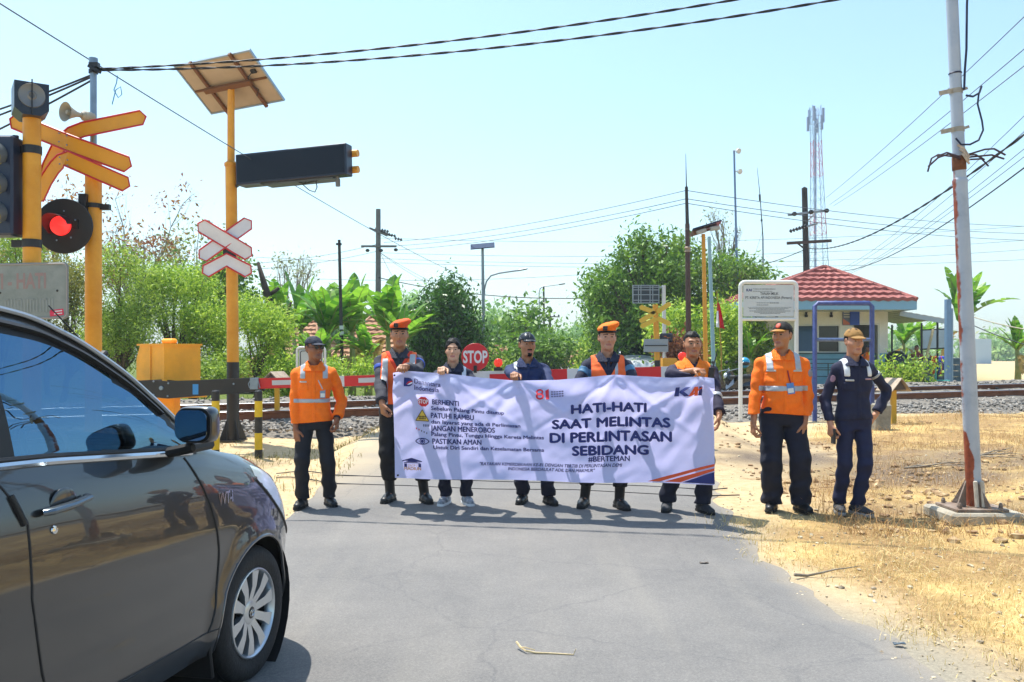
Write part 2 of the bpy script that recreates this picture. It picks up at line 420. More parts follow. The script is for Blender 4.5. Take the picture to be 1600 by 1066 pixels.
# ------------------------------------------------------------------ railway track
rust = mat('rail_rust', '#6b3f27', .8, 0, .3, 3, .3, 60, col2='#8a5534')
shine = mat('rail_head_steel', '#b9bcc0', .28, .9)
wood = mat('concrete_sleeper', '#8d877c', .9, 0, .2, 5, .3)
track = thing('railway_track', 'canted railway track with rusty brown rails crossing behind the barrier', 'railway', (TA.x, TA.y, 0), math.atan2(TD.y, TD.x))
def track_z(s, d): return rail_z(s) + .085 * d        # cant: the far rail is higher
prof = [(-.062, -.160), (.062, -.160), (.062, -.148), (.012, -.128), (.010, -.045), (.036, -.032), (.036, -.004), (.028, 0), (-.028, 0), (-.036, -.004), (-.036, -.032), (-.010, -.045), (-.012, -.128), (-.062, -.148)]
for d0 in (0.0, 1.13):
    ss = np.arange(-75, 140, 2.5); V = []; Fc = []; mi = []; k = len(prof)
    for s_ in ss:
        z0 = float(track_z(s_, d0)); V += [(s_, d0 + a, z0 + bq * 1.4) for a, bq in prof]
    for i in range(len(ss) - 1):
        for j in range(k):
            Fc.append((i * k + j, (i + 1) * k + j, (i + 1) * k + (j + 1) % k, i * k + (j + 1) % k)); mi.append(1 if j in (6, 7, 8) else 0)
    link_mesh('rail', V, Fc, [rust, shine], track, mi, angle=40)
sl = MB()
n_s = 0
for s_ in np.arange(-13, 46, .62):
    z0 = float(track_z(s_, .56)); x0 = TA.x + s_ * TD.x
    if -2.4 < x0 + .0 < 4.6: continue
    m_ = MB(); m_.box((s_, .56, z0 - .265), (.22, 2.0, .16), rot=(math.atan(.085), 0, 0), bev=.02)
    m_.box((s_ , -.085, float(track_z(s_, -.085)) - .163), (.09, .05, .035), bev=.01); m_.box((s_, .085, float(track_z(s_, .085)) - .163), (.09, .05, .03), bev=.01)
    m_.build('sleeper', wood, track)
# ballast bed + loose stones
bal = mat('ballast_grey', '#5f5a52', .95, 0, .4, 14, .8, 70, col2='#8a8276')
V = []; Fc = []
prof_b = [(-2.9, -.46), (-1.6, -.30), (-.75, -.24), (1.9, -.10), (2.8, -.14), (4.2, -.34)]
ss = np.arange(-75, 140, .5)
for s_ in ss:
    for a, bq in prof_b:
        V.append((s_, a * (float(np.interp(s_, [0, 9], [.55, 1])) if a < 0 else 1) + .12 * random.uniform(-1, 1), float(rail_z(s_)) + bq + .09 * max(0, a) + .02 * random.uniform(-1, 1)))
kb = len(prof_b)
for i in range(len(ss) - 1):
    for j in range(kb - 1): Fc.append((i * kb + j, (i + 1) * kb + j, (i + 1) * kb + j + 1, i * kb + j + 1))
bb = link_mesh('ballast_bed', V, Fc, bal, angle=180); bb.location = track.location; bb.rotation_euler = track.rotation_euler
tag(bb, 'grey crushed stone bed under the rails', kind='structure')
def stones(name, pts, sizes, m, label):
    ico = [(0, 0, 1), (.89, 0, .45), (.28, .85, .45), (-.72, .53, .45), (-.72, -.53, .45), (.28, -.85, .45), (.72, .53, -.45), (-.28, .85, -.45), (-.89, 0, -.45), (-.28, -.85, -.45), (.72, -.53, -.45), (0, 0, -1)]
    tri = [(0, 1, 2), (0, 2, 3), (0, 3, 4), (0, 4, 5), (0, 5, 1), (1, 6, 2), (2, 7, 3), (3, 8, 4), (4, 9, 5), (5, 10, 1), (6, 7, 2), (7, 8, 3), (8, 9, 4), (9, 10, 5), (10, 6, 1), (11, 7, 6), (11, 8, 7), (11, 9, 8), (11, 10, 9), (11, 6, 10)]
    I = np.array(ico); T = np.array(tri); n = len(pts)
    sc = np.array(sizes)[:, None, None] * (.6 + .8 * RNG.random((n, 12, 1))) * np.array([1, 1, .7])
    ang = RNG.random(n) * 6.28; ca, sa = np.cos(ang)[:, None], np.sin(ang)[:, None]
    V = I[None] * sc; X = V[:, :, 0] * ca - V[:, :, 1] * sa; Y = V[:, :, 0] * sa + V[:, :, 1] * ca
    V = np.stack([X, Y, V[:, :, 2]], -1) + np.array(pts)[:, None, :]
    Vt = V[:, T, :].reshape(-1, 3)
    o = quads_mesh(name, Vt, 3, m); tag(o, label, kind='stuff'); return o
def stonemat(name, cs):
    m = bpy.data.materials.new(name); m.use_nodes = True; t = m.node_tree; g = t.nodes.new('ShaderNodeNewGeometry'); r = t.nodes.new('ShaderNodeValToRGB')
    e = r.color_ramp.elements
    while len(e) < len(cs): e.new(.5)
    for k, c in enumerate(cs): e[k].position = k / (len(cs) - 1); e[k].color = (*srgb(c), 1)
    # islands are single facets here, so pick the tone by position instead
    n = t.nodes.new('ShaderNodeTexNoise'); n.inputs['Scale'].default_value = 11; n.inputs['Detail'].default_value = 2
    tcn = t.nodes.new('ShaderNodeTexCoord'); t.links.new(tcn.outputs['Object'], n.inputs['Vector'])
    mr = t.nodes.new('ShaderNodeMapRange'); mr.inputs[1].default_value = .3; mr.inputs[2].default_value = .7; t.links.new(n.outputs['Fac'], mr.inputs[0])
    t.links.new(mr.outputs[0], r.inputs['Fac']); t.links.new(r.outputs['Color'], t.nodes['Principled BSDF'].inputs['Base Color']); t.nodes['Principled BSDF'].inputs['Roughness'].default_value = .9
    return m
pts = []; sz = []
for _ in range(9000):
    s_ = random.uniform(-9, 26); d_ = random.choice([random.uniform(-2.6, -.1), random.uniform(-2.0, .0), random.uniform(.1, 2.6)])
    x = TA.x + TD.x * s_ + TN.x * d_; y = TA.y + TD.y * s_ + TN.y * d_
    if abs(x - float(road_c(y))) < 2.9 or d_ < -2.8 * float(np.interp(s_, [0, 9], [.55, 1])): continue
    zb = float(rail_z(s_)) + float(np.interp(d_, [a for a, _ in prof_b], [q for _, q in prof_b])) + .09 * max(0, d_)
    pts.append((x, y, zb + random.uniform(-.01, .035))); sz.append(random.uniform(.02, .055))
stones('ballast_stones', pts, sz, stonemat('ballast_stone', ['#4c4843', '#6f6a63', '#958f86', '#b5aea3']), 'loose grey ballast stones along the rails')
# crossing slab strip between the rails where the road passes
cp = MB(); cs = mat('crossing_slab', '#7c7a76', .9, 0, .2, 4, .3)
for (a, bq) in ((.07, 1.06),):
    V = []; n = 24
    for i in range(n + 1):
        s_ = 2.9 + i * 5.6 / n
        for q in (a, bq): V.append((s_, q, float(track_z(s_, q)) - .012))
    cp.add(V, [(2 * i, 2 * i + 2, 2 * i + 3, 2 * i + 1) for i in range(n)])
o = cp.build('crossing_pavement', cs, angle=180); o.location = track.location; o.rotation_euler = track.rotation_euler
tag(o, 'grey paving slab between the rails at the crossing', kind='structure')

# ------------------------------------------------------------------ dry grass, pebbles (uncountable)
def blades(name, n, sampler, hmin, hmax, wdt, m, label, lean=.6, bent=True):
    P = []; k = 0
    while len(P) < n and k < n * 30:
        k += 1; q = sampler()
        if q is not None: P.append(q)
    P = np.array(P); n = len(P)
    P[:, 2] = ground_z(P[:, 0], P[:, 1])
    a = RNG.random(n) * 6.283; h = hmin + (hmax - hmin) * RNG.random(n) ** 2; wd = wdt * (.6 + .8 * RNG.random(n))
    la = RNG.random(n) * 6.283; ll = lean * RNG.random(n) * h
    dx = np.cos(a) * wd / 2; dy = np.sin(a) * wd / 2
    top = P + np.stack([np.cos(la) * ll * 1.6, np.sin(la) * ll * 1.6, h * .9], -1)
    midp = P + np.stack([np.cos(la) * ll * .4, np.sin(la) * ll * .4, h * .6], -1)
    off = np.stack([dx, dy, 0 * dx], -1)
    V = np.stack([P - off, P + off, midp + off * .7, midp - off * .7, midp - off * .7, midp + off * .7, top + off * .15, top - off * .15], 1).reshape(-1, 3)
    o = quads_mesh(name, V, 4, m); tag(o, label, kind='stuff'); return o
def zone_at(x, y):
    i = int(np.clip(np.searchsorted(gx, x), 0, nx_ - 1)); j = int(np.clip(np.searchsorted(gy, y), 0, ny_ - 1)); return zone[j * nx_ + i]
def s_straw():
    y = random.uniform(3.6, 20); x = random.uniform(1.6, 1.6 + y * .62)
    zz = zone_at(x, y)
    s_, d_ = track_sd(x, y)
    if d_ > -2.2 or random.random() > zz[0] * (1.0 - .95 * min(1, zz[3] * 1.6)) * (.25 + 1.3 * float(vnoise(x, y, 1.3, 9)) ** 2) * (1 if y < 8 else .55): return None
    return (x, y, 0)
straw_m = leafmat('dry_straw', '#c4a766', '#efdca4', .2, .8)
straw_m2 = leafmat('brown_straw', '#96704a', '#d6b27a', .2, .8)
blades('dry_grass', 26000, s_straw, .012, .085, .0045, straw_m, 'short straw coloured dead grass on the right verge', 1.3)
def s_brown():
    y = random.uniform(7.1, 18); x = random.uniform(2.8, 2 + y * .62)
    s_, d_ = track_sd(x, y)
    zz = zone_at(x, y)
    if d_ > -2.0 or zz[0] < .4 or random.random() > (float(vnoise(x, y, .9, 12)) * 1.5 - .45): return None
    return (x, y, 0)
blades('brown_weeds', 9500, s_brown, .03, .20, .005, straw_m2, 'taller brown withered weeds near the steel pole', 1.1)
def s_left():
    y = random.uniform(9, 17); x = random.uniform(-5.5, -2.0)
    if random.random() > float(vnoise(x, y, 1.1, 14)) * 1.6 - .75: return None
    s_, d_ = track_sd(x, y)
    return None if d_ > -2.3 else (x, y, 0)
blades('sparse_grass', 2600, s_left, .02, .12, .007, leafmat('olive_grass', '#6d6a35', '#a89a58', .2, .8), 'thin olive tufts on the sand left of the road', 1.0)
def s_green():
    s_ = random.uniform(-14, 12); d_ = random.uniform(2.8, 7.5); x = TA.x + TD.x * s_ + TN.x * d_; y = TA.y + TD.y * s_ + TN.y * d_
    if abs(x - float(road_c(y))) < 2.6: return None
    return (x, y, 0)
green_m = leafmat('weed_green', '#3f6a16', '#8fb53a', .4, .6)
blades('green_weeds', 9000, s_green, .10, .55, .03, green_m, 'fresh green weeds behind the rails on the left', .8)
pts = []; sz = []
for _ in range(3400):
    y = 3.6 + 16 * random.random() ** 1.6; x = random.uniform(1.5, 1.8 + y * .6) if random.random() < .75 else random.uniform(-.45 * y - .3, -2.0)
    if abs(x - float(road_c(y))) < 1.75 and random.random() < .93: continue
    pts.append((x, y, gz(x, y) + .004)); sz.append(random.choice([random.uniform(.004, .011)] * 7 + [random.uniform(.011, .022)]))
stones('loose_pebbles', pts, sz, stonemat('pebble', ['#6e6252', '#a3947b', '#c8b898', '#d9cdb4']), 'small pebbles and clods scattered on the verges')
# ------------------------------------------------------------------ vegetation
bark = mat('bark_brown', '#5c4a39', .95, 0, .35, 6, .8, 30)
bark_dark = mat('bark_dark', '#3f342b', .95, 0, .35, 6, .8, 30)
bark_pale = mat('bark_pale', '#8c8171', .95, 0, .3, 6, .6, 30)
LEAF = {
 'lime': leafmat('leaf_lime', '#41651a', '#a3b84a', .40, gain=1.3),
 'olive': leafmat('leaf_olive', '#4c5c22', '#a09a4a', .36, gain=1.3),
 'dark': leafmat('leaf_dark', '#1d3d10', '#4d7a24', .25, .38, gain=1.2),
 'mid': leafmat('leaf_mid', '#31591a', '#7a9c35', .34, gain=1.3),
 'red': leafmat('leaf_red', '#7a3a2a', '#a8803c', .3, gain=1.2),
 'grey': leafmat('leaf_grey', '#6f7a4d', '#a8ab7f', .3, gain=1.2),
 'bright': leafmat('leaf_bright', '#4f7a1a', '#b4c84c', .42, gain=1.3),
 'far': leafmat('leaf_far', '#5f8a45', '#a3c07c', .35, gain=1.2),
 'rust': leafmat('leaf_rust', '#6b3d2c', '#96653f', .3, gain=1.2),
}
def leaf_cloud(cl, n, size, droop=.3, shell=.55, aspect=.45):
    """cl: (k,4) centres+radius (3-D). returns (n*4,3) rhombus leaves"""
    cl = np.array(cl); wgt = cl[:, 3] ** 2.2; wgt /= wgt.sum()
    k = RNG.choice(len(cl), n, p=wgt)
    d = RNG.normal(size=(n, 3)); d /= np.linalg.norm(d, axis=1)[:, None]
    rr = shell + (1 - shell) * RNG.random(n) ** .7
    rr = np.where(RNG.random(n) < .35, RNG.random(n) ** .5, rr)
    # twig clusters: leaves gather round random twig tips inside each clump
    tip = RNG.normal(size=(n // 9 + 1, 3)) * .13
    P = cl[k, :3] + d * (cl[k, 3] * rr)[:, None] * np.array([1, 1, .85])
    grp = RNG.integers(0, n // 9 + 1, n)
    first = np.zeros(n // 9 + 1, dtype=int); first[grp] = np.arange(n)
    P = P[first[grp]] + RNG.normal(size=(n, 3)) * size * 1.5
    a = RNG.normal(size=(n, 3)); a[:, 2] -= droop; a /= np.linalg.norm(a, axis=1)[:, None]
    up = d * .6 + RNG.normal(size=(n, 3)) * .6 + np.array([0, 0, .5])
    s = np.cross(a, up); s /= np.linalg.norm(s, axis=1)[:, None] + 1e-9
    L_ = (size * (.55 + .9 * RNG.random(n)))[:, None]
    nn = np.cross(s, a)
    return np.stack([P, P + a * L_ * .5 + s * L_ * aspect * .5 + nn * L_ * .06, P + a * L_, P + a * L_ * .5 - s * L_ * aspect * .5 + nn * L_ * .06], 1).reshape(-1, 3)

def limbs(mb, base, cl, r0, split=.45, wob=.12, seed=0, n=6, twigs=0):
    rnd = random.Random(seed); base = Vector(base)
    C = [Vector(c[:3]) for c in cl]
    top = sum(C, Vector()) / len(C)
    fork = base.lerp(top, split); fork.x += rnd.uniform(-wob, wob); fork.y += rnd.uniform(-wob, wob)
    def path(a, b, ra, rb, k=5, w=wob):
        P = []; Ls = (b - a).length
        for i in range(k + 1):
            q = i / k; p = a.lerp(b, q); e = math.sin(q * math.pi) * w * Ls * .35
            P.append(p + Vector((rnd.uniform(-e, e), rnd.uniform(-e, e), rnd.uniform(-e, e) * .5)))
        mb.tube(P, [ra + (rb - ra) * i / k for i in range(k + 1)], n, cap=False); return P
    tp = path(base, fork, r0, r0 * .68)
    for i, c in enumerate(C):
        st = tp[-1] if rnd.random() < .6 else tp[rnd.randint(max(1, len(tp) - 3), len(tp) - 1)]
        pp = path(st, c, r0 * .42, r0 * .10)
        rad = cl[i][3]
        for _ in range(3 + twigs):
            d = Vector((rnd.gauss(0, 1), rnd.gauss(0, 1), rnd.gauss(.3, 1))).normalized()
            path(pp[rnd.randint(2, 5)], c + d * rad * rnd.uniform(.6, 1.05), r0 * .10, r0 * .018, 4, .2)

def tree(name, label, cat, base_u, Y, clumps, n, size, leaf, bk=None, r0=.12, group=None, seed=1, depth=1.0, droop=.3, twigs=0, shell=.55, split=.45, aspect=.45, wob=.12):
    """clumps: (u, v, r_px) seen in the photograph, given their own depth around Y"""
    rnd = random.Random(seed)
    base = at(base_u, 555, Y); base.z = gz(base.x, base.y) - .03
    if size < .16 and n > 3000: n = int(n * 1.7); size *= .72
    k = Y / F; cl = []
    for (u, v, r) in clumps:
        dy = rnd.uniform(-1, 1) * depth
        p = at(u, v, Y + dy); cl.append((p.x - base.x, p.y - base.y, p.z - base.z, r * k))
    # fill-in clumps behind and before, so the crown has real depth
    for (u, v, r) in list(clumps):
        if rnd.random() < .6:
            p = at(u + rnd.uniform(-.3, .3) * r, v + rnd.uniform(-.3, .3) * r, Y + rnd.choice((-1, 1)) * rnd.uniform(.5, 1.1) * depth)
            cl.append((p.x - base.x, p.y - base.y, p.z - base.z, r * k * .85))
    root = thing(name, label, cat, base, 0, group)
    mb = MB(); limbs(mb, (0, 0, 0), cl, r0, split=split, seed=seed, twigs=twigs, wob=wob); mb.build('trunk', bk or bark, root, angle=180)
    if n: quads_mesh('crown', leaf_cloud(cl, n, size, droop, shell, aspect), 4, leaf if not isinstance(leaf, str) else LEAF[leaf], root)
    return root

def rc(u0, u1, v0, v1, k, r0, r1, seed):
    q = random.Random(seed); return [(q.uniform(u0, u1), q.uniform(v0, v1), q.uniform(r0, r1)) for _ in range(k)]
G1 = 'green shrubby trees behind the rails on the left'
tree('shrub_tree', 'feathery lime green tree behind the grey warning board at the left edge', 'tree', 10, 23, rc(-60, 50, 380, 560, 12, 26, 46, 1), 9000, .14, 'lime', r0=.10, group=G1, seed=1, aspect=.3)
tree('shrub_tree', 'olive green tree between the two tall yellow posts', 'tree', 95, 25, rc(60, 150, 390, 560, 12, 24, 44, 2), 9000, .15, 'olive', r0=.11, group=G1, seed=2, aspect=.32)
tree('shrub_tree', 'tall yellow green tree right of the post with the red flashing lamp', 'tree', 195, 22, rc(155, 240, 410, 560, 13, 24, 42, 3), 10000, .13, 'lime', r0=.10, group=G1, seed=3, aspect=.3)
tree('shrub_tree', 'lime green feathery tree above the yellow barrier machine', 'tree', 270, 24, rc(225, 330, 430, 555, 13, 22, 40, 4), 10000, .14, 'bright', r0=.10, group=G1, seed=4, aspect=.3)
tree('shrub_tree', 'dark leaved tree behind the white crossbuck of the solar post', 'tree', 335, 29, rc(300, 385, 405, 500, 10, 22, 36, 5), 7000, .17, 'mid', bk=bark_dark, r0=.14, group=G1, seed=5)
tree('shrub_tree', 'bright green bush right of the solar post behind the barrier arm', 'tree', 395, 23, rc(350, 450, 480, 590, 12, 20, 36, 6), 8000, .14, 'bright', r0=.08, group=G1, seed=6, aspect=.32)
tree('shrub_tree', 'low green bush under the yellow barrier machine', 'bush', 330, 21, rc(240, 400, 575, 610, 12, 12, 22, 7), 4500, .11, 'lime', r0=.04, group=G1, seed=7, depth=.6)
tree('shrub_tree', 'low bush with pale leaves behind the orange shirted man with the navy cap', 'bush', 470, 22, rc(420, 570, 570, 612, 12, 14, 24, 8), 5000, .12, 'bright', r0=.04, group=G1, seed=8, depth=.6)
G2 = 'thin trees with reddish leaves on the left skyline'
tree('sparse_tree', 'thin half bare tree with reddish leaves behind the two yellow posts', 'tree', 75, 34, rc(0, 140, 300, 420, 11, 22, 40, 11), 1700, .19, 'red', bk=bark_pale, r0=.12, group=G2, seed=11, twigs=5, shell=.2)
tree('sparse_tree', 'thin twiggy tree with sparse red tips left of the white crossbuck', 'tree', 225, 36, rc(160, 300, 310, 430, 12, 20, 38, 12), 1300, .18, 'red', bk=bark_pale, r0=.12, group=G2, seed=12, twigs=7, shell=.2)
tree('sparse_tree', 'wispy olive tree with pale twigs behind the solar post', 'tree', 300, 40, rc(250, 350, 360, 430, 8, 20, 30, 13), 900, .2, 'olive', bk=bark_pale, r0=.12, group=G2, seed=13, twigs=6, shell=.2)
tree('sparse_tree', 'leafless grey tree between the solar post and the thin black post', 'tree', 460, 42, rc(425, 490, 395, 470, 7, 16, 26, 14), 350, .16, 'grey', bk=bark_pale, r0=.13, group=G2, seed=14, twigs=7, shell=.2)
# broken dark trunk
mb = MB(); b0 = at(442, 555, 26); b0.z = gz(b0.x, b0.y)
tr_ = thing('dead_trunk', 'dark leaning dead trunk with stub branches beside the solar post', 'tree', b0)
def rel(u, v, Y=26): return at(u, v, Y) - b0
mb.tube([(0, 0, 0), rel(440, 560), rel(428, 500), rel(416, 455), rel(403, 410)], [.2, .17, .13, .11, .05], 8)
mb.tube([rel(418, 462), rel(430, 455), rel(436, 450)], [.07, .06, .05], 6); mb.tube([rel(432, 520), rel(448, 490), rel(456, 470)], [.08, .06, .03], 6)
mb.build('trunk', bark_dark, tr_, angle=180)
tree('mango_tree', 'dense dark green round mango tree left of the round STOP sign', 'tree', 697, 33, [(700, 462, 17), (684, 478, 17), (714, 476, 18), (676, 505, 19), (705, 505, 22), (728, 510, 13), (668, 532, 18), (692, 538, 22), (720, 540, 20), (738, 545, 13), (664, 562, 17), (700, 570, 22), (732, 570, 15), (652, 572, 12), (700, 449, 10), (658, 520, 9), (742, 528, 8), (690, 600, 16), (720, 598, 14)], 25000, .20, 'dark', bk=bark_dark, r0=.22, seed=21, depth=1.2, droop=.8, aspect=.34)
G3 = 'trees beyond the crossing'
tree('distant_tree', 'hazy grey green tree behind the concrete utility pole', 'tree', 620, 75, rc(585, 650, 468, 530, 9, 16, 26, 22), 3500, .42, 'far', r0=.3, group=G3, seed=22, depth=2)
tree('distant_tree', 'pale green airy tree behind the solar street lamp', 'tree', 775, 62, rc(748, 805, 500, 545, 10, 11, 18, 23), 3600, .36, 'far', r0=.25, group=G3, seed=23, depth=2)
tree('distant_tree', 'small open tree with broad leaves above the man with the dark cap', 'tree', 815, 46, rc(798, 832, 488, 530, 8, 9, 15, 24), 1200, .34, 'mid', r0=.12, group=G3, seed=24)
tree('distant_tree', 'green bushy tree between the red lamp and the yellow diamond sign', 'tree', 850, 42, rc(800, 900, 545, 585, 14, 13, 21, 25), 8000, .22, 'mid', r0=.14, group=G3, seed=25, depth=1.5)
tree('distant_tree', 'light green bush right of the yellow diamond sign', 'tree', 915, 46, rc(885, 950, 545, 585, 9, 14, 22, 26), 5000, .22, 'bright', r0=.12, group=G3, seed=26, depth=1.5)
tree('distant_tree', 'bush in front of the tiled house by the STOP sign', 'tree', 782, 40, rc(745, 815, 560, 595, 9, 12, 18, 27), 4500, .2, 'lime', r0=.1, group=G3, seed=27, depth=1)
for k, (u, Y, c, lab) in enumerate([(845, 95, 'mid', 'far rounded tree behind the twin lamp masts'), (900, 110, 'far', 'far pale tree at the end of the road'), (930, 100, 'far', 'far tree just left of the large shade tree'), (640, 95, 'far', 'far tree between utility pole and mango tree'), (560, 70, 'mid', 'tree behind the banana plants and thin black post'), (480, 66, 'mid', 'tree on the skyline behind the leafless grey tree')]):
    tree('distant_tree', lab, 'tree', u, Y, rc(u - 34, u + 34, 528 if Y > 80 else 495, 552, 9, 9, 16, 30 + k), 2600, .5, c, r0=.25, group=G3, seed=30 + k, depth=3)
tree('shade_tree', 'large spreading green tree behind the opposite crossing signal', 'tree', 1030, 37, [(1000, 380, 14), (978, 402, 13), (1042, 384, 14), (1066, 392, 18), (1015, 412, 22), (958, 440, 20), (990, 455, 26), (1040, 436, 28), (1078, 435, 22), (936, 468, 15), (970, 490, 24), (1010, 500, 30), (1055, 490, 30), (940, 505, 17), (985, 530, 28), (1020, 540, 30), (930, 440, 14), (925, 470, 12), (1090, 480, 26), (945, 525, 20), (960, 555, 22), (1000, 560, 26)], 30000, .215, 'mid', bk=bark, r0=.32, seed=41, depth=2.2, droop=.6, aspect=.4)
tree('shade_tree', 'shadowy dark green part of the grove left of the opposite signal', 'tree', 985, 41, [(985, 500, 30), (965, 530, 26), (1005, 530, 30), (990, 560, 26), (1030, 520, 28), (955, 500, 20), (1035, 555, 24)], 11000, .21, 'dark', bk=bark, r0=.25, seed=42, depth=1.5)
tree('shade_tree', 'greyish half dead tree with hanging twigs left of the white land sign', 'tree', 1130, 40, rc(1085, 1190, 405, 520, 16, 14, 26, 43), 6500, .2, 'mid', bk=bark_pale, r0=.2, seed=43, depth=1.8, twigs=7, shell=.2)
tree('shade_tree', 'dark green tree showing above the top of the white land sign', 'tree', 1185, 46, rc(1140, 1212, 430, 520, 11, 15, 24, 44), 8000, .26, 'mid', r0=.2, seed=44, depth=1.5)
tree('bare_tree', 'bare tree with fine grey twigs rising behind the thin lamp mast', 'tree', 1128, 43, [(1115, 335, 16), (1128, 345, 16), (1140, 380, 20), (1120, 385, 16), (1160, 415, 14), (1150, 360, 12), (1170, 425, 10)], 260, .14, 'grey', bk=bark_pale, r0=.14, seed=45, twigs=9, shell=.2, split=.7)
tree('hedge_bush', 'sunny yellow green bush behind the brown steel pole', 'bush', 1095, 31, rc(1035, 1150, 490, 575, 16, 18, 30, 46), 12000, .17, 'bright', r0=.08, seed=46, depth=1.2)
tree('hedge_bush', 'brown withered bush behind the opposite barrier machine', 'bush', 1068, 29, rc(1045, 1092, 535, 565, 6, 12, 18, 47), 2500, .14, 'rust', r0=.05, seed=47, depth=.7)
tree('hedge_bush', 'dense green bush behind the parked motorcycle', 'bush', 1160, 33, rc(1130, 1195, 530, 585, 8, 16, 24, 48), 5000, .18, 'lime', r0=.06, seed=48, depth=1)

# banana plants ------------------------------------------------------
ban_leaf = leafmat('banana_leaf', '#3f7a1c', '#8fbf3a', .45, .4)
ban_dry = leafmat('banana_dry', '#8a7440', '#b99b5a', .3, .8)
ban_stem = mat('banana_stem', '#7b8a45', .7, 0, .3, 5, .3, col2='#a89a5e')
def banana_leaf(P0, d, up0, Ln, wd, bend, rnd, torn=.25):
    """curved blade of separate torn strips; returns list of quads"""
    Q = []; pts = []; p = Vector(P0); d = Vector(d).normalized(); n = 14
    for i in range(n + 1):
        pts.append(p.copy()); p = p + d * (Ln / n); d = (d + Vector((0, 0, -bend / n))).normalized()
    for i in range(n):
        t0, t1 = i / n, (i + 1) / n
        a = (pts[i + 1] - pts[i]).normalized(); s = a.cross(Vector((0, 0, 1)))
        if s.length < .05: s = a.cross(Vector((1, 0, 0)))
        s.normalize(); nn = s.cross(a)
        prof = lambda q: wd * (max(0.0, math.sin(math.pi * min(1, .08 + q * .93))) ** .6) if q > .06 else wd * .06
        for sg in (-1, 1):
            w0, w1 = prof(t0), prof(t1)
            dr = rnd.uniform(.05, .35) if rnd.random() < torn else .12
            gap = .12 if rnd.random() < torn else 0.0
            e0 = pts[i].lerp(pts[i + 1], gap)
            o0 = (s * sg + nn * (.35 - dr)) ; o0.z -= dr * .5
            Q += [pts[i], e0 + o0 * w0 + a * w0 * .25, pts[i + 1] + o0 * w1 * .98 + a * w1 * .25, pts[i + 1]]
    return Q, pts
def banana(label, u, Y, vtop, nl, group, seed, dry=2):
    rnd = random.Random(seed); b0 = at(u, 555, Y); b0.z = gz(b0.x, b0.y)
    top = at(u, vtop, Y).z - b0.z; hs_ = top * .60
    root = thing('banana_plant', label, 'banana plant', b0, 0, group)
    mb = MB(); mb.tube([(0, 0, -.05), (.02, 0, hs_ * .5), (0, .03, hs_)], [.14, .11, .07], 8); 
    Q = []; D = []
    for k in range(nl):
        az = rnd.uniform(0, 6.283); el = rnd.uniform(.75, 1.5)
        d = Vector((math.cos(az) * math.cos(el), math.sin(az) * math.cos(el), math.sin(el)))
        Ln = top * rnd.uniform(.42, .6); q, pts = banana_leaf((0, 0, hs_ * .97), d, None, Ln, Ln * rnd.uniform(.13, .18), rnd.uniform(.5, 1.7), rnd, .4); Q += q
        mb.tube(pts[::2], [.03 - .026 * i / 7 for i in range(len(pts[::2]))], 5, cap=False)
    for k in range(dry):
        az = rnd.uniform(0, 6.283); d = Vector((math.cos(az), math.sin(az), .3)); q, pts = banana_leaf((0, 0, hs_ * .85), d, None, top * .4, top * .05, 5.0, rnd, .6); D += q
    mb.build('stem', ban_stem, root, angle=180)
    quads_mesh('leaf_crown', np.array([tuple(p) for p in Q]), 4, ban_leaf, root)
    if D: quads_mesh('dry_leaves', np.array([tuple(p) for p in D]), 4, ban_dry, root)
    return root
GB = 'banana plants behind the barrier on the left'
for k, (u, Y, vt, lab) in enumerate([(432, 27, 455, 'banana plant right of the dark leaning dead trunk'), (470, 29, 440, 'tall banana plant above the man in orange with navy cap'), (512, 26, 448, 'banana plant just left of the thin black post'), (497, 24, 520, 'short banana plant behind the small white board'), (550, 28, 445, 'banana plant just right of the thin black post'), (575, 25, 505, 'drooping banana plant left of the guard in orange beret'), (606, 31, 446, 'banana plant in front of the concrete utility pole'), (628, 29, 480, 'banana plant left of the dark mango tree')]):
    banana(lab, u, Y, vt, 13, GB, 60 + k)
GC = 'banana plants around the guard post'
for k, (u, Y, vt, lab) in enumerate([(1172, 30, 520, 'banana plant between the motorcycle and the guard post'), (1412, 40, 495, 'banana plant behind the lean-to roof of the guard post'), (1440, 44, 505, 'banana plant beside the blank white board'), (1502, 38, 440, 'tall banana plant behind the blue pillar by the steel pole'), (1590, 33, 505, 'banana plant at the right edge of the picture')]):
    banana(lab, u, Y, vt, 9, GC, 80 + k, 3)
# far tree line across the fields at right
for k, (u, c) in enumerate([(1420, 'far'), (1470, 'far'), (1530, 'grey'), (1560, 'far'), (1590, 'mid'), (1640, 'far'), (1390, 'far')]):
    tree('field_tree', ['hazy low tree across the dry fields, right of the steel pole', 'hazy low tree across the dry fields, behind the steel pole', 'low tree on the horizon beside the small white shed', 'low tree right of the small white shed on the horizon', 'low tree on the horizon behind the right edge banana plant', 'low tree on the horizon outside the right edge', 'hazy low tree across the fields behind the lean-to'][k], 'tree', u, 190 + 12 * (k % 3), rc(u - 26, u + 26, 540, 552, 6, 7, 11, 90 + k), 900, 1.2, c, r0=.4, group='tree line across the dry fields', seed=90 + k, depth=5)
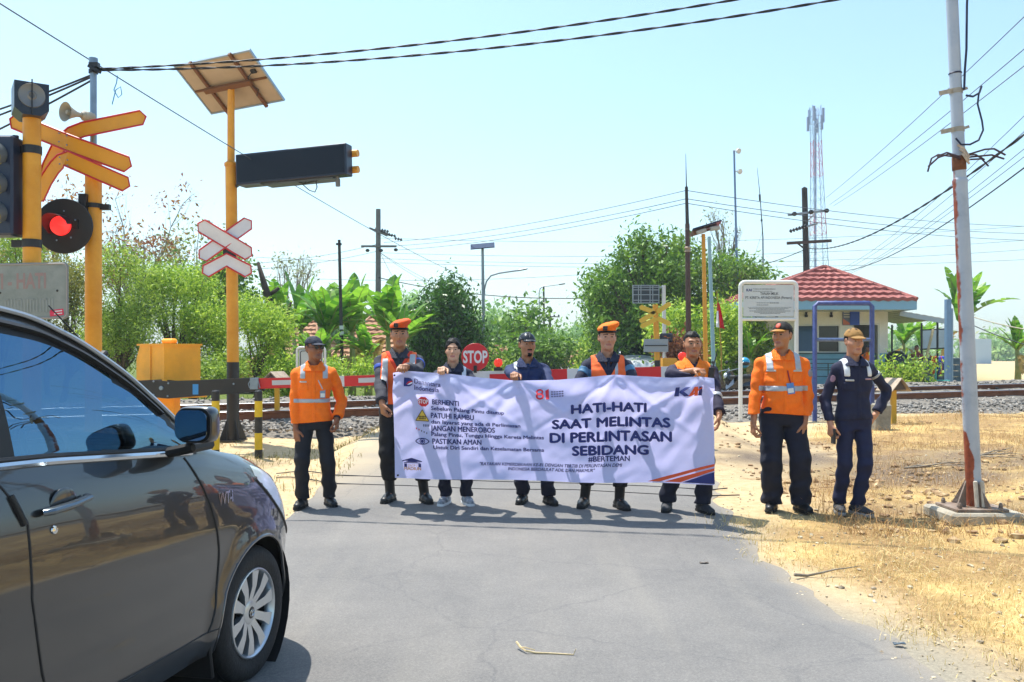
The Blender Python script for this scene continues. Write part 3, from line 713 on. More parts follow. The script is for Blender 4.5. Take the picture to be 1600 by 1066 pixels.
# ------------------------------------------------------------------ buildings
def tile_mat(name, c1, c2):
    return mat(name, c1, .8, 0, .2, 1.6, .35, 40, col2=c2)
red_tile = tile_mat('red_roof_tile', '#84423a', '#a4625a')
terra = tile_mat('terracotta_tile', '#8a5b3c', '#b48a63')
cream = mat('cream_wall', '#dedacd', .85, 0, .1, 1.1, .15, col2='#f1efe8', detail=9)
blue_wall = mat('blue_wall', '#6fa3ba', .8, 0, .1, 1.3, .1, col2='#8fbfd2', detail=8)
blue_fascia = mat('blue_fascia', '#7fa9bf', .6)
white_p = mat('white_paint', '#d9d9d4', .5, 0, .05, 3)
dark_gl = mat('dark_window', '#10161c', .08, 0, spec=.6)
dark_in = mat('dark_interior', '#1c1a18', .9)
steel_d = mat('dark_steel', '#2b2d30', .5, .6)
navy_paint = mat('navy_pipe_paint', '#2f3f7d', .5, 0, .25, 14, .15, col2='#46568f')
def hip_roof(mb, x0, x1, y0, y1, z0, h, ridge=0.0, rows=8, ax=None, m=0, step=.10):
    """stepped tile courses on the four slopes"""
    cx, cy = (x0 + x1) / 2, (y0 + y1) / 2; hx, hy = (x1 - x0) / 2, (y1 - y0) / 2
    cx = cx if ax is None else ax; apex = [(cx - ridge, cy), (cx + ridge, cy)]
    def ring(q, lift):
        return [Vector((x0 + (apex[0][0] - x0) * q, y0 + (cy - y0) * q, z0 + h * q + lift)), Vector((x1 + (apex[1][0] - x1) * q, y0 + (cy - y0) * q, z0 + h * q + lift)),
                Vector((x1 + (apex[1][0] - x1) * q, y1 + (cy - y1) * q, z0 + h * q + lift)), Vector((x0 + (apex[0][0] - x0) * q, y1 + (cy - y1) * q, z0 + h * q + lift))]
    for r in range(rows):
        a = ring(r / rows, step); b_ = ring((r + 1) / rows, 0.0)
        for s in range(4):
            A, B, C, D = a[s], a[(s + 1) % 4], b_[(s + 1) % 4], b_[s]
            n = max(2, int((B - A).length / .17)); V = []
            for i in range(n + 1):
                q = i / n; wv = .022 * (1 if i % 2 else -1)
                V += [A.lerp(B, q) + Vector((0, 0, wv)), D.lerp(C, q) + Vector((0, 0, wv * .9))]
            V += [v - Vector((0, 0, step + .03)) for v in V[0::2]]
            k = n + 1
            Fq = [(2 * i, 2 * i + 2, 2 * i + 3, 2 * i + 1) for i in range(n)] + [(2 * k + i, 2 * k + i + 1, 2 * i + 2, 2 * i) for i in range(n)]
            mb.add(V, Fq, m)
    for s in range(4):
        a = ring(0, .05)[s]; b_ = ring(1, .05)[s]
        mb.tube([a, b_], [.07, .07], 6, m=m)
    if ridge: mb.tube([Vector((apex[0][0], cy, z0 + h + .05)), Vector((apex[1][0], cy, z0 + h + .05))], .08, 6, m=m)

# guard post
YG = 33.0; k = YG / F
gb = Vector(((1290 - 800) * k, YG, 0)); gb.z = gz(gb.x, gb.y + 2) - .05
gh = thing('guard_post', 'small cream and blue guard post with a red tiled pyramid roof', 'guard house', gb)
zb = lambda v: (H + (555 - v) * k) - gb.z
xb = lambda u: (u - 1290) * k
X0, X1 = xb(1196), xb(1386); ZT = zb(474); ZM = zb(552); D_h = 4.6
m_ = MB()
def wall_with_holes(mb, x0, x1, z0, z1, holes, y, th, m):
    xs = sorted({x0, x1, *[h[0] for h in holes], *[h[1] for h in holes]}); zs = sorted({z0, z1, *[h[2] for h in holes], *[h[3] for h in holes]})
    for i in range(len(xs) - 1):
        for j in range(len(zs) - 1):
            cx, cz = (xs[i] + xs[i + 1]) / 2, (zs[j] + zs[j + 1]) / 2
            if any(h[0] < cx < h[1] and h[2] < cz < h[3] for h in holes): continue
            mb.box((cx, y, cz), (xs[i + 1] - xs[i], th, zs[j + 1] - zs[j]), m=m)
win = (xb(1243), xb(1312), zb(552), zb(507)); door = (xb(1330), xb(1373), 0.0, zb(505))
wall_with_holes(m_, X0, X1, ZM, ZT, [win, (door[0], door[1], ZM, door[3])], 0, .14, 0)
wall_with_holes(m_, X0, X1, 0, ZM, [(door[0], door[1], 0, ZM)], 0, .14, 1)
for xx in (X0 + .07, X1 - .07):
    m_.box((xx, D_h / 2 + .07, (ZM + ZT) / 2), (.14, D_h, ZT - ZM), m=0); m_.box((xx, D_h / 2 + .07, ZM / 2), (.14, D_h, ZM), m=1)
m_.box(((X0 + X1) / 2, D_h + .14, ZT / 2), (X1 - X0, .14, ZT), m=0)
m_.box(((X0 + X1) / 2, D_h / 2 + .07, .04), (X1 - X0 - .3, D_h - .2, .08), m=2)
m_.build('wall', [cream, blue_wall, dark_in], gh, smooth=False)
g_ = MB()
for zz in np.arange(.25, ZM - .05, .33): g_.box(((X0 + door[0]) / 2, -.073, zz), (door[0] - X0, .012, .03))
g_.box(((X0 + door[0]) / 2, -.09, ZM), (door[0] - X0 + .05, .06, .05))
g_.build('wall_groove', mat('groove_blue', '#2f4c5c', .8), gh, smooth=False)
Ye = YG - 2.1; Ya = YG + D_h / 2 - .25; xe = lambda u: (u - 800) * Ye / F - gb.x
ZE = H + (555 - 469) * Ye / F - gb.z; ZA = H + (555 - 419) * Ya / F - gb.z
r_ = MB(); hip_roof(r_, xe(1163), xe(1433), -2.1, D_h + 1.6, ZE, ZA - ZE, .1, 7, (1288 - 800) * Ya / F - gb.x)

roof = r_.build('roof', red_tile, gh, smooth=False)
f_ = MB(); ex0, ex1, ey0, ey1 = xe(1165), xe(1431), -2.05, D_h + 1.55
for (c, d) in [(((ex0 + ex1) / 2, ey0, ZE - .17), (ex1 - ex0, .05, .34)), (((ex0 + ex1) / 2, ey1, ZE - .17), (ex1 - ex0, .05, .34)), ((ex0 - .026, (ey0 + ey1) / 2, ZE - .17), (.05, ey1 - ey0 + .05, .34)), ((ex1 + .026, (ey0 + ey1) / 2, ZE - .17), (.05, ey1 - ey0 + .05, .34))]: f_.box(c, d)
f_.build('fascia', blue_fascia, gh, smooth=False)
s_ = MB(); s_.box(((ex0 + ex1) / 2, (ey0 + ey1) / 2, ZE - .3), (ex1 - ex0 - .06, ey1 - ey0 - .06, .04)); s_.build('soffit', white_p, gh, smooth=False)
for (u0, u1) in ((1243, 1276), (1276, 1312)):
    wf = MB(); a, bq = xb(u0), xb(u1); z0, z1 = win[2], win[3]
    for (c, d) in [((a + .03, -.02, (z0 + z1) / 2), (.06, .10, z1 - z0)), ((bq - .03, -.02, (z0 + z1) / 2), (.06, .10, z1 - z0)), (((a + bq) / 2, -.02, z0 + .03), (bq - a - .12, .10, .06)), (((a + bq) / 2, -.02, z1 - .03), (bq - a - .12, .10, .06))]: wf.box(c, d)
    wo = wf.build('window', white_p, gh, smooth=False)
    pg = MB(); pg.box(((a + bq) / 2, .01, (z0 + z1) / 2), (bq - a - .12, .012, z1 - z0 - .12)); pg.build('pane', dark_gl, wo, smooth=False)
cs_ = MB(); a = xb(1247); 
cs_.box((0, 0, 0), (.62, .04, .05), m=0); 
# open casement sash hinged at the left of the window
sash = MB(); ww, hh = .72, win[3] - win[2]
for (c, d) in [((.03, 0, 0), (.06, .04, hh)), ((ww - .03, 0, 0), (.06, .04, hh)), ((ww / 2, 0, hh / 2 - .03), (ww - .12, .04, .06)), ((ww / 2, 0, -hh / 2 + .03), (ww - .12, .04, .06))]: sash.box(c, d)
so = sash.build('casement', white_p, gh, smooth=False); so.location = (xb(1243), -.10, (win[2] + win[3]) / 2); so.rotation_euler = (R(-9), 0, R(-12))
pg = MB(); pg.box((ww / 2, 0, 0), (ww - .12, .01, hh - .12)); pg.build('pane', mat('blue_glass', '#2c4860', .1, 0, spec=.6), so, smooth=False)
df = MB(); 
for (c, d) in [((door[0] + .035, -.03, door[3] / 2), (.07, .12, door[3])), ((door[1] - .035, -.03, door[3] / 2), (.07, .12, door[3])), (((door[0] + door[1]) / 2, -.03, door[3] - .035), (door[1] - door[0] - .14, .12, .07))]: df.box(c, d)
df.build('door_frame', white_p, gh, smooth=False)
# lanterns under the eaves
for u in (1212, 1258, 1297):
    lm = MB(); lm.cyl((xb(u), -.13, zb(492)), (xb(u), -.13, zb(488)), .03, .05, 8); lm.cyl((xb(u), -.13, zb(496)), (xb(u), -.13, zb(492)), .06, .06, 8); lm.build('wall_lamp', steel_d, gh)
# lean-to on the right
lt = MB(); a, bq = xb(1388), xb(1462); z1, z2 = zb(488), zb(501)
n = 14
for i in range(n):
    q0, q1 = i / n, (i + 1) / n
    A, B = a + (bq - a) * q0, a + (bq - a) * q1; za, zb_ = z1 + (z2 - z1) * q0, z1 + (z2 - z1) * q1
    lt.box(((A + B) / 2, 1.2, (za + zb_) / 2 + .012 * (i % 2)), (B - A, 4.2, .03), rot=(0, math.atan2(-(zb_ - za), B - A), 0))
lto = lt.build('lean_to_roof', mat('lean_sheet', '#b7b1a4', .6, .2, .2, 3), gh, smooth=False)
lf = MB(); lf.box(((a + bq) / 2, -.95, (z1 + z2) / 2 - .10), (bq - a + .02, .05, .16), rot=(0, math.atan2(-(z2 - z1), bq - a), 0)); lf.build('lean_to_fascia', mat('pale_board', '#a9b4b8', .6), gh, smooth=False)
for (x, y) in ((bq - .35, -.85), (bq - .35, 3.0)):
    pm = MB(); pm.cyl((x, y, 0), (x, y, z2 - .06), .04, n=8); pm.build('lean_to_post', steel_d, gh)

# poster boards on the wall are hung things
def panel(name, label, cat, c, w_, h_, m, th=.03, group=None, rz=0.0, frame=None):
    mb = MB(); mb.box((0, 0, h_ / 2), (w_, th, h_))
    o = mb.build(name, m, smooth=False); o.location = c; o.rotation_euler = (0, 0, rz); tag(o, label, cat, group); return o
po = at(1325, 508.5, YG - .10); p_ = thing('poster', 'narrow grey and blue poster with orange corner on the guard post wall', 'poster', po)
q = MB(); q.box((0, 0, .29), (.42, .02, .58)); q.build('panel', mat('poster_grey', '#6c7796', .7), p_, smooth=False)
q = MB(); q.prism([(-.2, .02), (.16, .02), (-.2, .26)], (0, -.012, 0), (1, 0, 0), (0, 0, 1), .004); q.build('corner_print', mat('poster_orange', '#c9785c', .7), p_, smooth=False)
q = MB(); 
for i in range(3): q.box((-.04, -.013, .5 - i * .09), (.24, .006, .035))
q.build('lettering', white_p, p_, smooth=False)
panel('notice_board', 'plain royal blue notice board with a pale rim beside the grey poster', 'notice board', at(1335.5, 508, YG - .14), .36, .62, mat('royal_blue', '#1648b8', .5))

# houses with terracotta roofs behind the plants
def house(label, u0, u1, Y, v_eave, v_ridge, wall_m, dep=7.0, win_n=2, rz=0.0, group='tiled houses behind the plants'):
    k = Y / F; c = at((u0 + u1) / 2, 555, Y); g0 = gz(c.x, c.y) - .1; c.z = g0; wd = (u1 - u0) * k
    root = thing('tiled_house', label, 'house', c, rz, group)
    ze = H + (555 - v_eave) * k - g0; zr = H + (555 - v_ridge) * k - g0; hw = wd / 2 - .5
    m_ = MB(); wins = [(-hw + (i + .5) * 2 * hw / win_n - .45, -hw + (i + .5) * 2 * hw / win_n + .45, ze * .35, ze * .75) for i in range(win_n)]
    wall_with_holes(m_, -hw, hw, 0, ze, wins, 0, .15, 0)
    m_.box((-hw + .075, dep / 2 + .075, ze / 2), (.15, dep, ze)); m_.box((hw - .075, dep / 2 + .075, ze / 2), (.15, dep, ze)); m_.box((0, dep + .15, ze / 2), (2 * hw, .15, ze))
    m_.build('wall', wall_m, root, smooth=False)
    for wv in wins:
        f_ = MB(); a, bq, z0, z1 = wv
        for (cc, d) in [((a + .03, -.02, (z0 + z1) / 2), (.06, .1, z1 - z0)), ((bq - .03, -.02, (z0 + z1) / 2), (.06, .1, z1 - z0)), (((a + bq) / 2, -.02, z0 + .03), (bq - a - .12, .1, .06)), (((a + bq) / 2, -.02, z1 - .03), (bq - a - .12, .1, .06))]: f_.box(cc, d)
        fo = f_.build('window', mat('brown_frame', '#5a4632', .7), root, smooth=False)
        pg = MB(); pg.box(((a + bq) / 2, .02, (z0 + z1) / 2), (bq - a - .12, .012, z1 - z0 - .12)); pg.build('pane', dark_gl, fo, smooth=False)
    r_ = MB(); hip_roof(r_, -wd / 2, wd / 2, -.8, dep + .8, ze, zr - ze, wd * .22, 9); r_.build('roof', terra, root, smooth=False)
plaster = mat('old_plaster', '#b9ab92', .9, 0, .15, 2, .2)
house('old house with terracotta roof behind the guard in the orange beret at left', 520, 660, 40, 560, 492, plaster, win_n=3)
house('house with terracotta roof and pale gable by the solar street lamp', 745, 805, 52, 572, 541, mat('pink_plaster', '#b99a86', .9, 0, .15, 2), win_n=2)
house('low house with a weathered tiled roof behind the solar post', 318, 400, 34, 600, 566, plaster, dep=5, win_n=2)
house('house with brown roof behind the bushes left of the smiling guard', 888, 935, 70, 570, 545, plaster, win_n=2)
house('brown roofed house half hidden left of the banana plants', 400, 500, 46, 565, 500, plaster, win_n=2)
sh = at(1528, 555, 130); panel('field_shed', 'small pale blue shed standing in the dry field right of the steel pole', 'shed', (sh.x, sh.y, 0), 2.4, 3.9, mat('shed_wall', '#a9bccb', .8), th=3.0)
# ------------------------------------------------------------------ crossing equipment
yel = mat('yellow_paint', '#cf8a10', .5, 0, .12, 3.5, .12, 30, col2='#e0a02a', detail=8)
yel2 = mat('yellow_sign', '#e09a1a', .4, 0, .08, 3)
red_edge = mat('red_edge', '#c0202c', .4)
white_s = mat('white_sign', '#cfd0d4', .4, 0, .06, 4)
blk = mat('black_paint', '#17191c', .45, 0, .2, 5)
blk2 = mat('black_housing', '#111a2c', .35)
navy_b = mat('navy_board', '#0d1830', .3)
galv = mat('galvanised_pipe', '#7d8fa0', .4, .6, .15, 6)
red_lamp = mat('red_lamp', '#c00f12', .25, 0, emit=(1.0, .035, .03), estr=.75)
red_lens = mat('red_lens', '#9a1512', .2, 0, emit=(1.0, .06, .02), estr=.35)
lens_off = mat('dark_lens', '#3a3a30', .15)
UX, UZ = Vector((1, 0, 0)), Vector((0, 0, 1))
def base_plate(mb, r, m=0, hh=.32, n=4):
    mb.box((0, 0, .012), (r * 3.6, r * 3.6, .024), m=m)
    for i in range(n):
        a = math.pi / 4 + i * math.pi / 2; d = Vector((math.cos(a), math.sin(a), 0)); s = Vector((-d.y, d.x, 0))
        mb.prism([(r, .02), (r * 2.3, .02), (r, hh)], s * -.006, d, UZ, .012, m)

# --- left traffic signal post (with siren box, lights, faded warning board)
Y1 = 8.6; b1 = at(50, 555, Y1); b1.z = gz(b1.x, b1.y); k1 = Y1 / F
t1 = thing('traffic_signal', 'yellow post at the left edge with three lens traffic light and black siren box', 'traffic light', b1)
X = lambda u: (u - 50) * k1
Z = lambda v: H + (555 - v) * k1 - b1.z
m = MB(); m.cyl((0, 0, 0), (0, 0, Z(186)), .083, n=20); m.build('pole', yel, t1)
m = MB(); base_plate(m, .085); m.build('base_plate', yel, t1, smooth=False)
# siren box
m = MB(); cx, cz = X(41), Z(163); w_, h_, d_ = .30, .30, .36
rot = Euler((0, 0, R(34))).to_matrix()
def rb(p, c): return rot @ Vector(p) + Vector(c)
cc = (X(47), 0, Z(161))
fr = [(-.15, -.18, .16), (.15, -.18, .16), (.15, -.18, -.10), (.08, -.18, -.16), (-.08, -.18, -.16), (-.15, -.18, -.10)]
V = [rb(p, cc) for p in fr] + [rb((p[0], .18, p[2]), cc) for p in fr]
m.add(V, [tuple(range(6)), tuple(reversed(range(6, 12)))] + [(i, 6 + i, 6 + (i + 1) % 6, (i + 1) % 6) for i in range(6)])
sb = m.build('siren_box', blk2, t1, smooth=False)
m = MB(); f0 = rb((0, -.182, .03), cc); ax = rot @ Vector((0, -1, 0))
m.lathe([(.0, .0), (.03, .012), (.045, .0), (.10, .004), (.115, .012), (.12, .0)], f0, ax, 24); m.build('horn', mat('horn_grey', '#77797a', .4, .3), sb)
m = MB(); m.box(rb((0, -.2, .02), cc), (.012, .012, .33), rot=rot); m.build('guard_bar', blk, sb, smooth=False)
# traffic light housing at u<35
m = MB(); hx = X(10); m.box((hx, -.05, Z(294)), (.30, .22, .98), bev=.02); m.cyl((X(29), -.05, Z(222)), (X(29), -.05, Z(214)), .03, n=8)
tl = m.build('light_housing', mat('signal_navy', '#1a2740', .4), t1, smooth=False)
for v, c in ((248, lens_off), (293, lens_off), (338, lens_off)):
    m = MB(); m.lathe([(0, .02), (.06, .016), (.10, 0)], (hx - .02, -.165, Z(v + 2)), (0, -1, 0), 24); m.build('lens', mat('smoky_lens', '#77704e', .15), tl)
    m = MB(); P = []; n = 22; Fq = []
    for i in range(n + 1):
        a = R(-35) + R(250) * i / n; cxx, czz = math.cos(a) * .125, math.sin(a) * .125
        P += [(hx - .02 + cxx, -.16, Z(v) + czz), (hx - .02 + cxx * .97, -.16 - .22 * (.45 + .55 * max(0, math.sin(a))), Z(v) + czz - .03)]
    m.add(P, [(2 * i, 2 * i + 2, 2 * i + 3, 2 * i + 1) for i in range(n)]); m.build('visor', mat('visor_slate', '#545a5c', .5), tl)
m = MB()
for v in (235, 381):
    m = MB(); m.box((X(40), 0, Z(v)), (.26, .05, .07)); m.lathe([(.082, -.04), (.09, -.04), (.09, .04), (.082, .04)], (0, 0, Z(v)), (0, 0, 1), 20); m.build('bracket', blk, t1)
# faded warning board on the same post
m = MB(); wb, hb = .98, .56; bc = Vector((X(118) - wb / 2 - .005, -.12, Z(457)))
def rrect(w_, h_, r, n=6):
    P = []
    for (sx, sy, a0) in ((1, 1, 0), (-1, 1, 90), (-1, -1, 180), (1, -1, 270)):
        for i in range(n + 1):
            a = R(a0 + 90 * i / n); P.append((sx * (w_ / 2 - r) + r * math.cos(a), sy * (h_ / 2 - r) + r * math.sin(a)))
    return P
ux = Vector((1, 0, .02)).normalized()
m.prism(rrect(wb, hb, .05), bc, ux, UZ, .006); wbd = m.build('warning_board', mat('faded_board', '#737c79', .5, 0, .12, 5, .1, col2='#8a908d'), t1, smooth=False)
m = MB(); P = [bc + ux * a + UZ * b_ + Vector((0, -.008, 0)) for a, b_ in rrect(wb - .03, hb - .03, .045)]; m.tube(P, .008, 6, closed=True); m.build('raised_rim', mat('faded_rim', '#918c8a', .5), wbd)
fnb = lambda a, b_: bc + ux * a + UZ * b_ + Vector((0, -.0075, 0))
m = MB(); text_on(m, 'HATI - HATI', fnb, -.44, .27, .03, .145, .028); m.build('faded_lettering', mat('faded_red', '#8d7775', .6), wbd, smooth=False)
m = MB()
for i in range(13):
    a = -.42 + i * .062
    if i in (4,): continue
    for q in (-.018, .014): m.box(fnb(a + q, -.14), (.012, .003, .13), m=0)
    if i % 2: m.box(fnb(a, -.08), (.03, .003, .012))
m.build('worn_lettering', mat('faded_grey2', '#858c8b', .6), wbd, smooth=False)
m = MB(); m.box(fnb(.375, -.215), (.135, .003, .062), rot=(0, R(-7), 0)); st = m.build('red_sticker', mat('pink_sticker', '#c8284e', .5), wbd, smooth=False)
m = MB(); 
for i in range(2): m.box(fnb(.39, -.20 - .025 * i) + Vector((0, -.003, 0)), (.08, .002, .010), rot=(0, R(-7), 0))
m.build('sticker_lettering', white_s, wbd, smooth=False)
m = MB(); m.lathe([(0, .003), (.01, .002), (.012, 0)], fnb(.38, .0), (0, -1, 0), 10); m.lathe([(0, .003), (.01, .002), (.012, 0)], fnb(-.18, -.01), (0, -1, 0), 10); m.build('bolt', blk, wbd)

# --- flashing light post with bent yellow crossbuck, loudspeaker pipe
Y2 = 9.4; b2 = at(146, 555, Y2); b2.z = gz(b2.x, b2.y); k2 = Y2 / F
t2 = thing('crossing_signal', 'tall yellow post with bent yellow crossbuck and lit red flashing lamp', 'crossing signal', b2)
X = lambda u: (u - 146) * k2
Z = lambda v: H + (555 - v) * k2 - b2.z
m = MB(); m.cyl((0, 0, 0), (0, 0, Z(240)), .086, n=20); m.lathe([(.086, 0), (.06, .03), (0, .04)], (0, 0, Z(240)), UZ, 20); m.build('pole', yel, t2)
m = MB(); base_plate(m, .088); m.build('base_plate', yel, t2, smooth=False)
m = MB(); m.cyl((0, 0.0, Z(242)), (0.0, 0, Z(100)), .034, n=12); m.cyl((0, 0, Z(100)), (0, 0, Z(91)), .045, n=12); m.build('pipe', galv, t2)
m = MB(); m.box((.02, -.02, Z(103)), (.10, .06, .05)); m.box((.03, -.04, Z(110)), (.14, .05, .03), rot=(0, .5, 0)); m.lathe([(.05, -.02), (.05, .02)], (0, 0, Z(112)), UZ, 12); m.build('cable_clamp', blk, t2, smooth=False)
m = MB(); m.box((.10, 0, Z(246)), (.09, .09, .07)); m.build('junction', blk2, t2, smooth=False)
m = MB(); m.lathe([(.09, 0), (.10, 0), (.10, .05), (.09, .05)], (0, 0, Z(326)), UZ, 20); m.box((.08, 0, Z(324)), (.2, .06, .06)); m.build('bracket', blk, t2, smooth=False)
# loudspeaker horn
m = MB(); ax = Vector((-.55, -1, -.05)).normalized(); hc = Vector((X(127), -.28, Z(187)))
m.lathe([(.022, -.16), (.03, -.10), (.05, -.05), (.075, 0), (.104, .035), (.098, .032), (.06, -.02), (.035, -.06)], hc, ax, 24)
m.lathe([(0, .02), (.02, .018), (.028, .0), (.03, -.05)], hc, ax, 14); m.lathe([(0, -.30), (.05, -.29), (.055, -.18), (.03, -.15)], hc, ax, 14)
ls = m.build('loudspeaker', mat('speaker_beige', '#a79f8b', .55, 0, .1, 6), t2)
# crossbuck: bent blades, each 0.145 high
def blade(mb, pts, hgt, o, th=.006):
    """pts: list of (x, y, z) centre line; blade is vertical-normal strip with pointed ends"""
    P = [Vector(p) for p in pts]; n = len(P)
    cl = [(P[min(i + 1, n - 1)] - P[max(i - 1, 0)]).normalized() for i in range(n)]
    up = []
    for c in cl:
        nrm = Vector((-.15, -1, 0)); u_ = c.cross(nrm).normalized(); u_ = u_ if u_.z > 0 else -u_; up.append(u_)
    V = []; 
    for i in range(n): V += [P[i] + up[i] * hgt / 2, P[i] - up[i] * hgt / 2]
    e0 = P[0] - cl[0] * hgt * .32; e1 = P[-1] + cl[-1] * hgt * .32
    back = Vector((.0, th, 0)); k = len(V); V += [e0, e1]; V2 = [v + back for v in V]; kk = len(V)
    Fq = [(2 * i, 2 * i + 1, 2 * i + 3, 2 * i + 2) for i in range(n - 1)] + [(k, 1, 0), (k + 1, 2 * n - 2, 2 * n - 1)]
    Fb = [tuple(kk + q for q in reversed(f)) for f in Fq]
    rim = [k] + [2 * i for i in range(n)] + [k + 1] + [2 * i + 1 for i in reversed(range(n))]
    Fs = [(rim[i], rim[(i + 1) % len(rim)], kk + rim[(i + 1) % len(rim)], kk + rim[i]) for i in range(len(rim))]
    mb.add(V + V2, Fq + Fb + Fs)
    return [V[i] for i in rim]
def crossbuck_blade(root, pts, hgt, face, edge, er=.010):
    m = MB(); rim = blade(m, pts, hgt, None); o = m.build('blade', face, root, smooth=False)
    m = MB(); m.tube([p + Vector((0, -.003, 0)) for p in rim], er, 6, closed=True); m.build('blade_edge', edge, o)
def bend(u0, v0, uc, vc, u1, v1, yo, depth, n=9, sharp=.35):
    """centre line from photo pixel to photo pixel through the bend, ends swept away (depth metres)"""
    A, C, B = Vector((X(u0), yo + depth, Z(v0))), Vector((X(uc), yo, Z(vc))), Vector((X(u1), yo + depth * .35, Z(v1)))
    out = []
    for i in range(n + 1):
        q = i / n
        if sharp: p = A * (1 - q) ** 2 + C * 2 * q * (1 - q) + B * q * q
        out.append(p)
    return out
crossbuck_blade(t2, [(X(35), -.155, Z(195)), (X(120), -.20, Z(230)), (X(208), -.155, Z(262))], .165, yel2, red_edge)
crossbuck_blade(t2, [(X(64), .02, Z(296)), (X(80), -.05, Z(262)), (X(96), -.10, Z(238)), (X(110), -.13, Z(224)), (X(122), -.15, Z(215)), (X(140), -.145, Z(208)), (X(226), -.08, Z(187))], .155, yel2, red_edge)
crossbuck_blade(t2, [(X(60), .0, Z(308)), (X(78), -.07, Z(283)), (X(95), -.13, Z(266)), (X(108), -.18, Z(258)), (X(118), -.20, Z(254)), (X(205), -.14, Z(292))], .155, yel2, red_edge)
m = MB(); m.box((X(120), -.10, Z(244)), (.09, .10, .26)); m.build('crossbuck_mount', yel, t2, smooth=False)
m = MB()
for (u, v) in ((108, 216), (120, 220), (108, 229), (120, 234), (109, 253), (121, 257), (109, 263), (121, 265)): m.lathe([(0, .006), (.008, .004), (.009, 0)], (X(u), -.21, Z(v)), (0, -1, 0), 8)
m.build('bolt', galv, t2)
# round flashing lamp
m = MB(); lc = Vector((X(116), -.22, Z(358))); ax = Vector((.12, -1, 0)).normalized()
m.lathe([(0, 0), (.29, 0), (.295, -.012), (.29, -.024), (0, -.024)], lc, ax, 40); fl = m.build('lamp_disc', blk, t2)
m = MB(); m.lathe([(0, .05), (.05, .045), (.10, .03), (.105, .0)], lc + Vector((-.02, -.02, 0)), ax, 28); m.build('red_light', red_lamp, fl)
m = MB(); P = []; n = 24
for i in range(n + 1):
    a = R(10) + R(215) * i / n; s = max(0, math.sin(a - .5)); e = Vector((math.cos(a) * .115 - .02, 0, math.sin(a) * .115))
    P += [lc + e + Vector((0, -.005, 0)), lc + e * .98 + ax * (.08 + .16 * s) + Vector((-.03, 0, -.01))]
m.add(P, [(2 * i, 2 * i + 2, 2 * i + 3, 2 * i + 1) for i in range(n)]); m.build('visor', mat('visor_black', '#3a2020', .4), fl)
m = MB(); m.box((X(130), -.12, Z(355)), (.1, .2, .1)); m.box((X(138), -.09, Z(335)), (.08, .1, .40)); m.build('lamp_bracket', blk, fl, smooth=False)
m = MB()
for a in range(6): m.lathe([(0, .008), (.009, .004), (.01, 0)], lc + Vector((math.cos(a + .4) * .16 - .02, -.01, math.sin(a + .4) * .16)), ax, 8)
m.build('screw', galv, fl)

# --- solar post with LED board and white crossbuck
Y3 = 15.0; b3 = at(364, 555, Y3); b3.z = gz(b3.x, b3.y); k3 = Y3 / F
t3 = thing('solar_warning_post', 'tall yellow post with black foot, solar panel, dark display board and white crossbuck', 'signal post', b3)
X = lambda u: (u - 364) * k3
Z = lambda v: H + (555 - v) * k3 - b3.z
m = MB(); lean = X(361)
m.cyl((0, 0, Z(566)), (lean, 0, Z(256)), .10, .098, 20); m.cyl((lean, 0, Z(256)), (lean, 0, Z(138)), .064, .060, 16); m.lathe([(.10, 0), (.115, .0), (.115, .05), (.064, .09)], (lean, 0, Z(260)), UZ, 20)
m.build('pole', yel, t3)
m = MB(); m.cyl((0, 0, .0), (0, 0, Z(566)), .104, n=20); m.build('pole_foot', blk, t3)
m = MB(); base_plate(m, .11, hh=.38); m.build('base_plate', blk, t3, smooth=False)
# panel : corners from the photo, rear side seen from below
C3 = Vector((lean - .02, 0, Z(130)))
yaw = R(-24); tilt = R(-34)
pr = Euler((0, 0, yaw)).to_matrix() @ Euler((tilt, 0, 0)).to_matrix() @ Euler((0, R(-3), 0)).to_matrix()
pw, ph = 1.62, 1.08
m = MB(); m.box(C3, (pw - .06, ph - .06, .012), rot=pr); pn = m.build('solar_panel', mat('panel_back', '#b09c86', .6, 0, .08, 3), t3, smooth=False)
m = MB(); m.box(C3 + pr @ Vector((0, 0, .014)), (pw - .06, ph - .06, .008), rot=pr); m.build('solar_cells', mat('solar_cells', '#0b1533', .15), pn, smooth=False)
m = MB()
for (c, d) in [((0, -ph / 2 + .015, 0), (pw, .03, .04)), ((0, ph / 2 - .015, 0), (pw, .03, .04)), ((-pw / 2 + .015, 0, 0), (.03, ph - .06, .04)), ((pw / 2 - .015, 0, 0), (.03, ph - .06, .04))]: m.box(C3 + pr @ Vector(c), d, rot=pr)
m.build('panel_frame', mat('alu_frame', '#9fb0bd', .35, .7), pn, smooth=False)
m = MB(); brn = mat('panel_rail', '#6e4526', .6)
m.box(C3 + pr @ Vector((-.42, 0, -.045)), (.05, ph + .06, .05), rot=pr); m.box(C3 + pr @ Vector((.42, 0, -.045)), (.05, ph + .06, .05), rot=pr)
m.box(C3 + pr @ Vector((0, 0, -.10)), (1.0, .09, .06), rot=pr); m.box(C3 + pr @ Vector((0, .02, -.022)), (pw - .08, .03, .03), rot=pr); m.build('panel_bracket', brn, pn, smooth=False)
m = MB(); m.box(C3 + pr @ Vector((.62, -.15, -.03)), (.10, .07, .03), rot=pr)
m.tube([C3 + pr @ Vector(p) for p in ((.6, -.15, -.04), (.5, -.1, -.10), (.44, .05, -.09), (.5, .2, -.05), (.4, .3, -.08))], .008, 5); m.build('panel_cable', blk, pn)
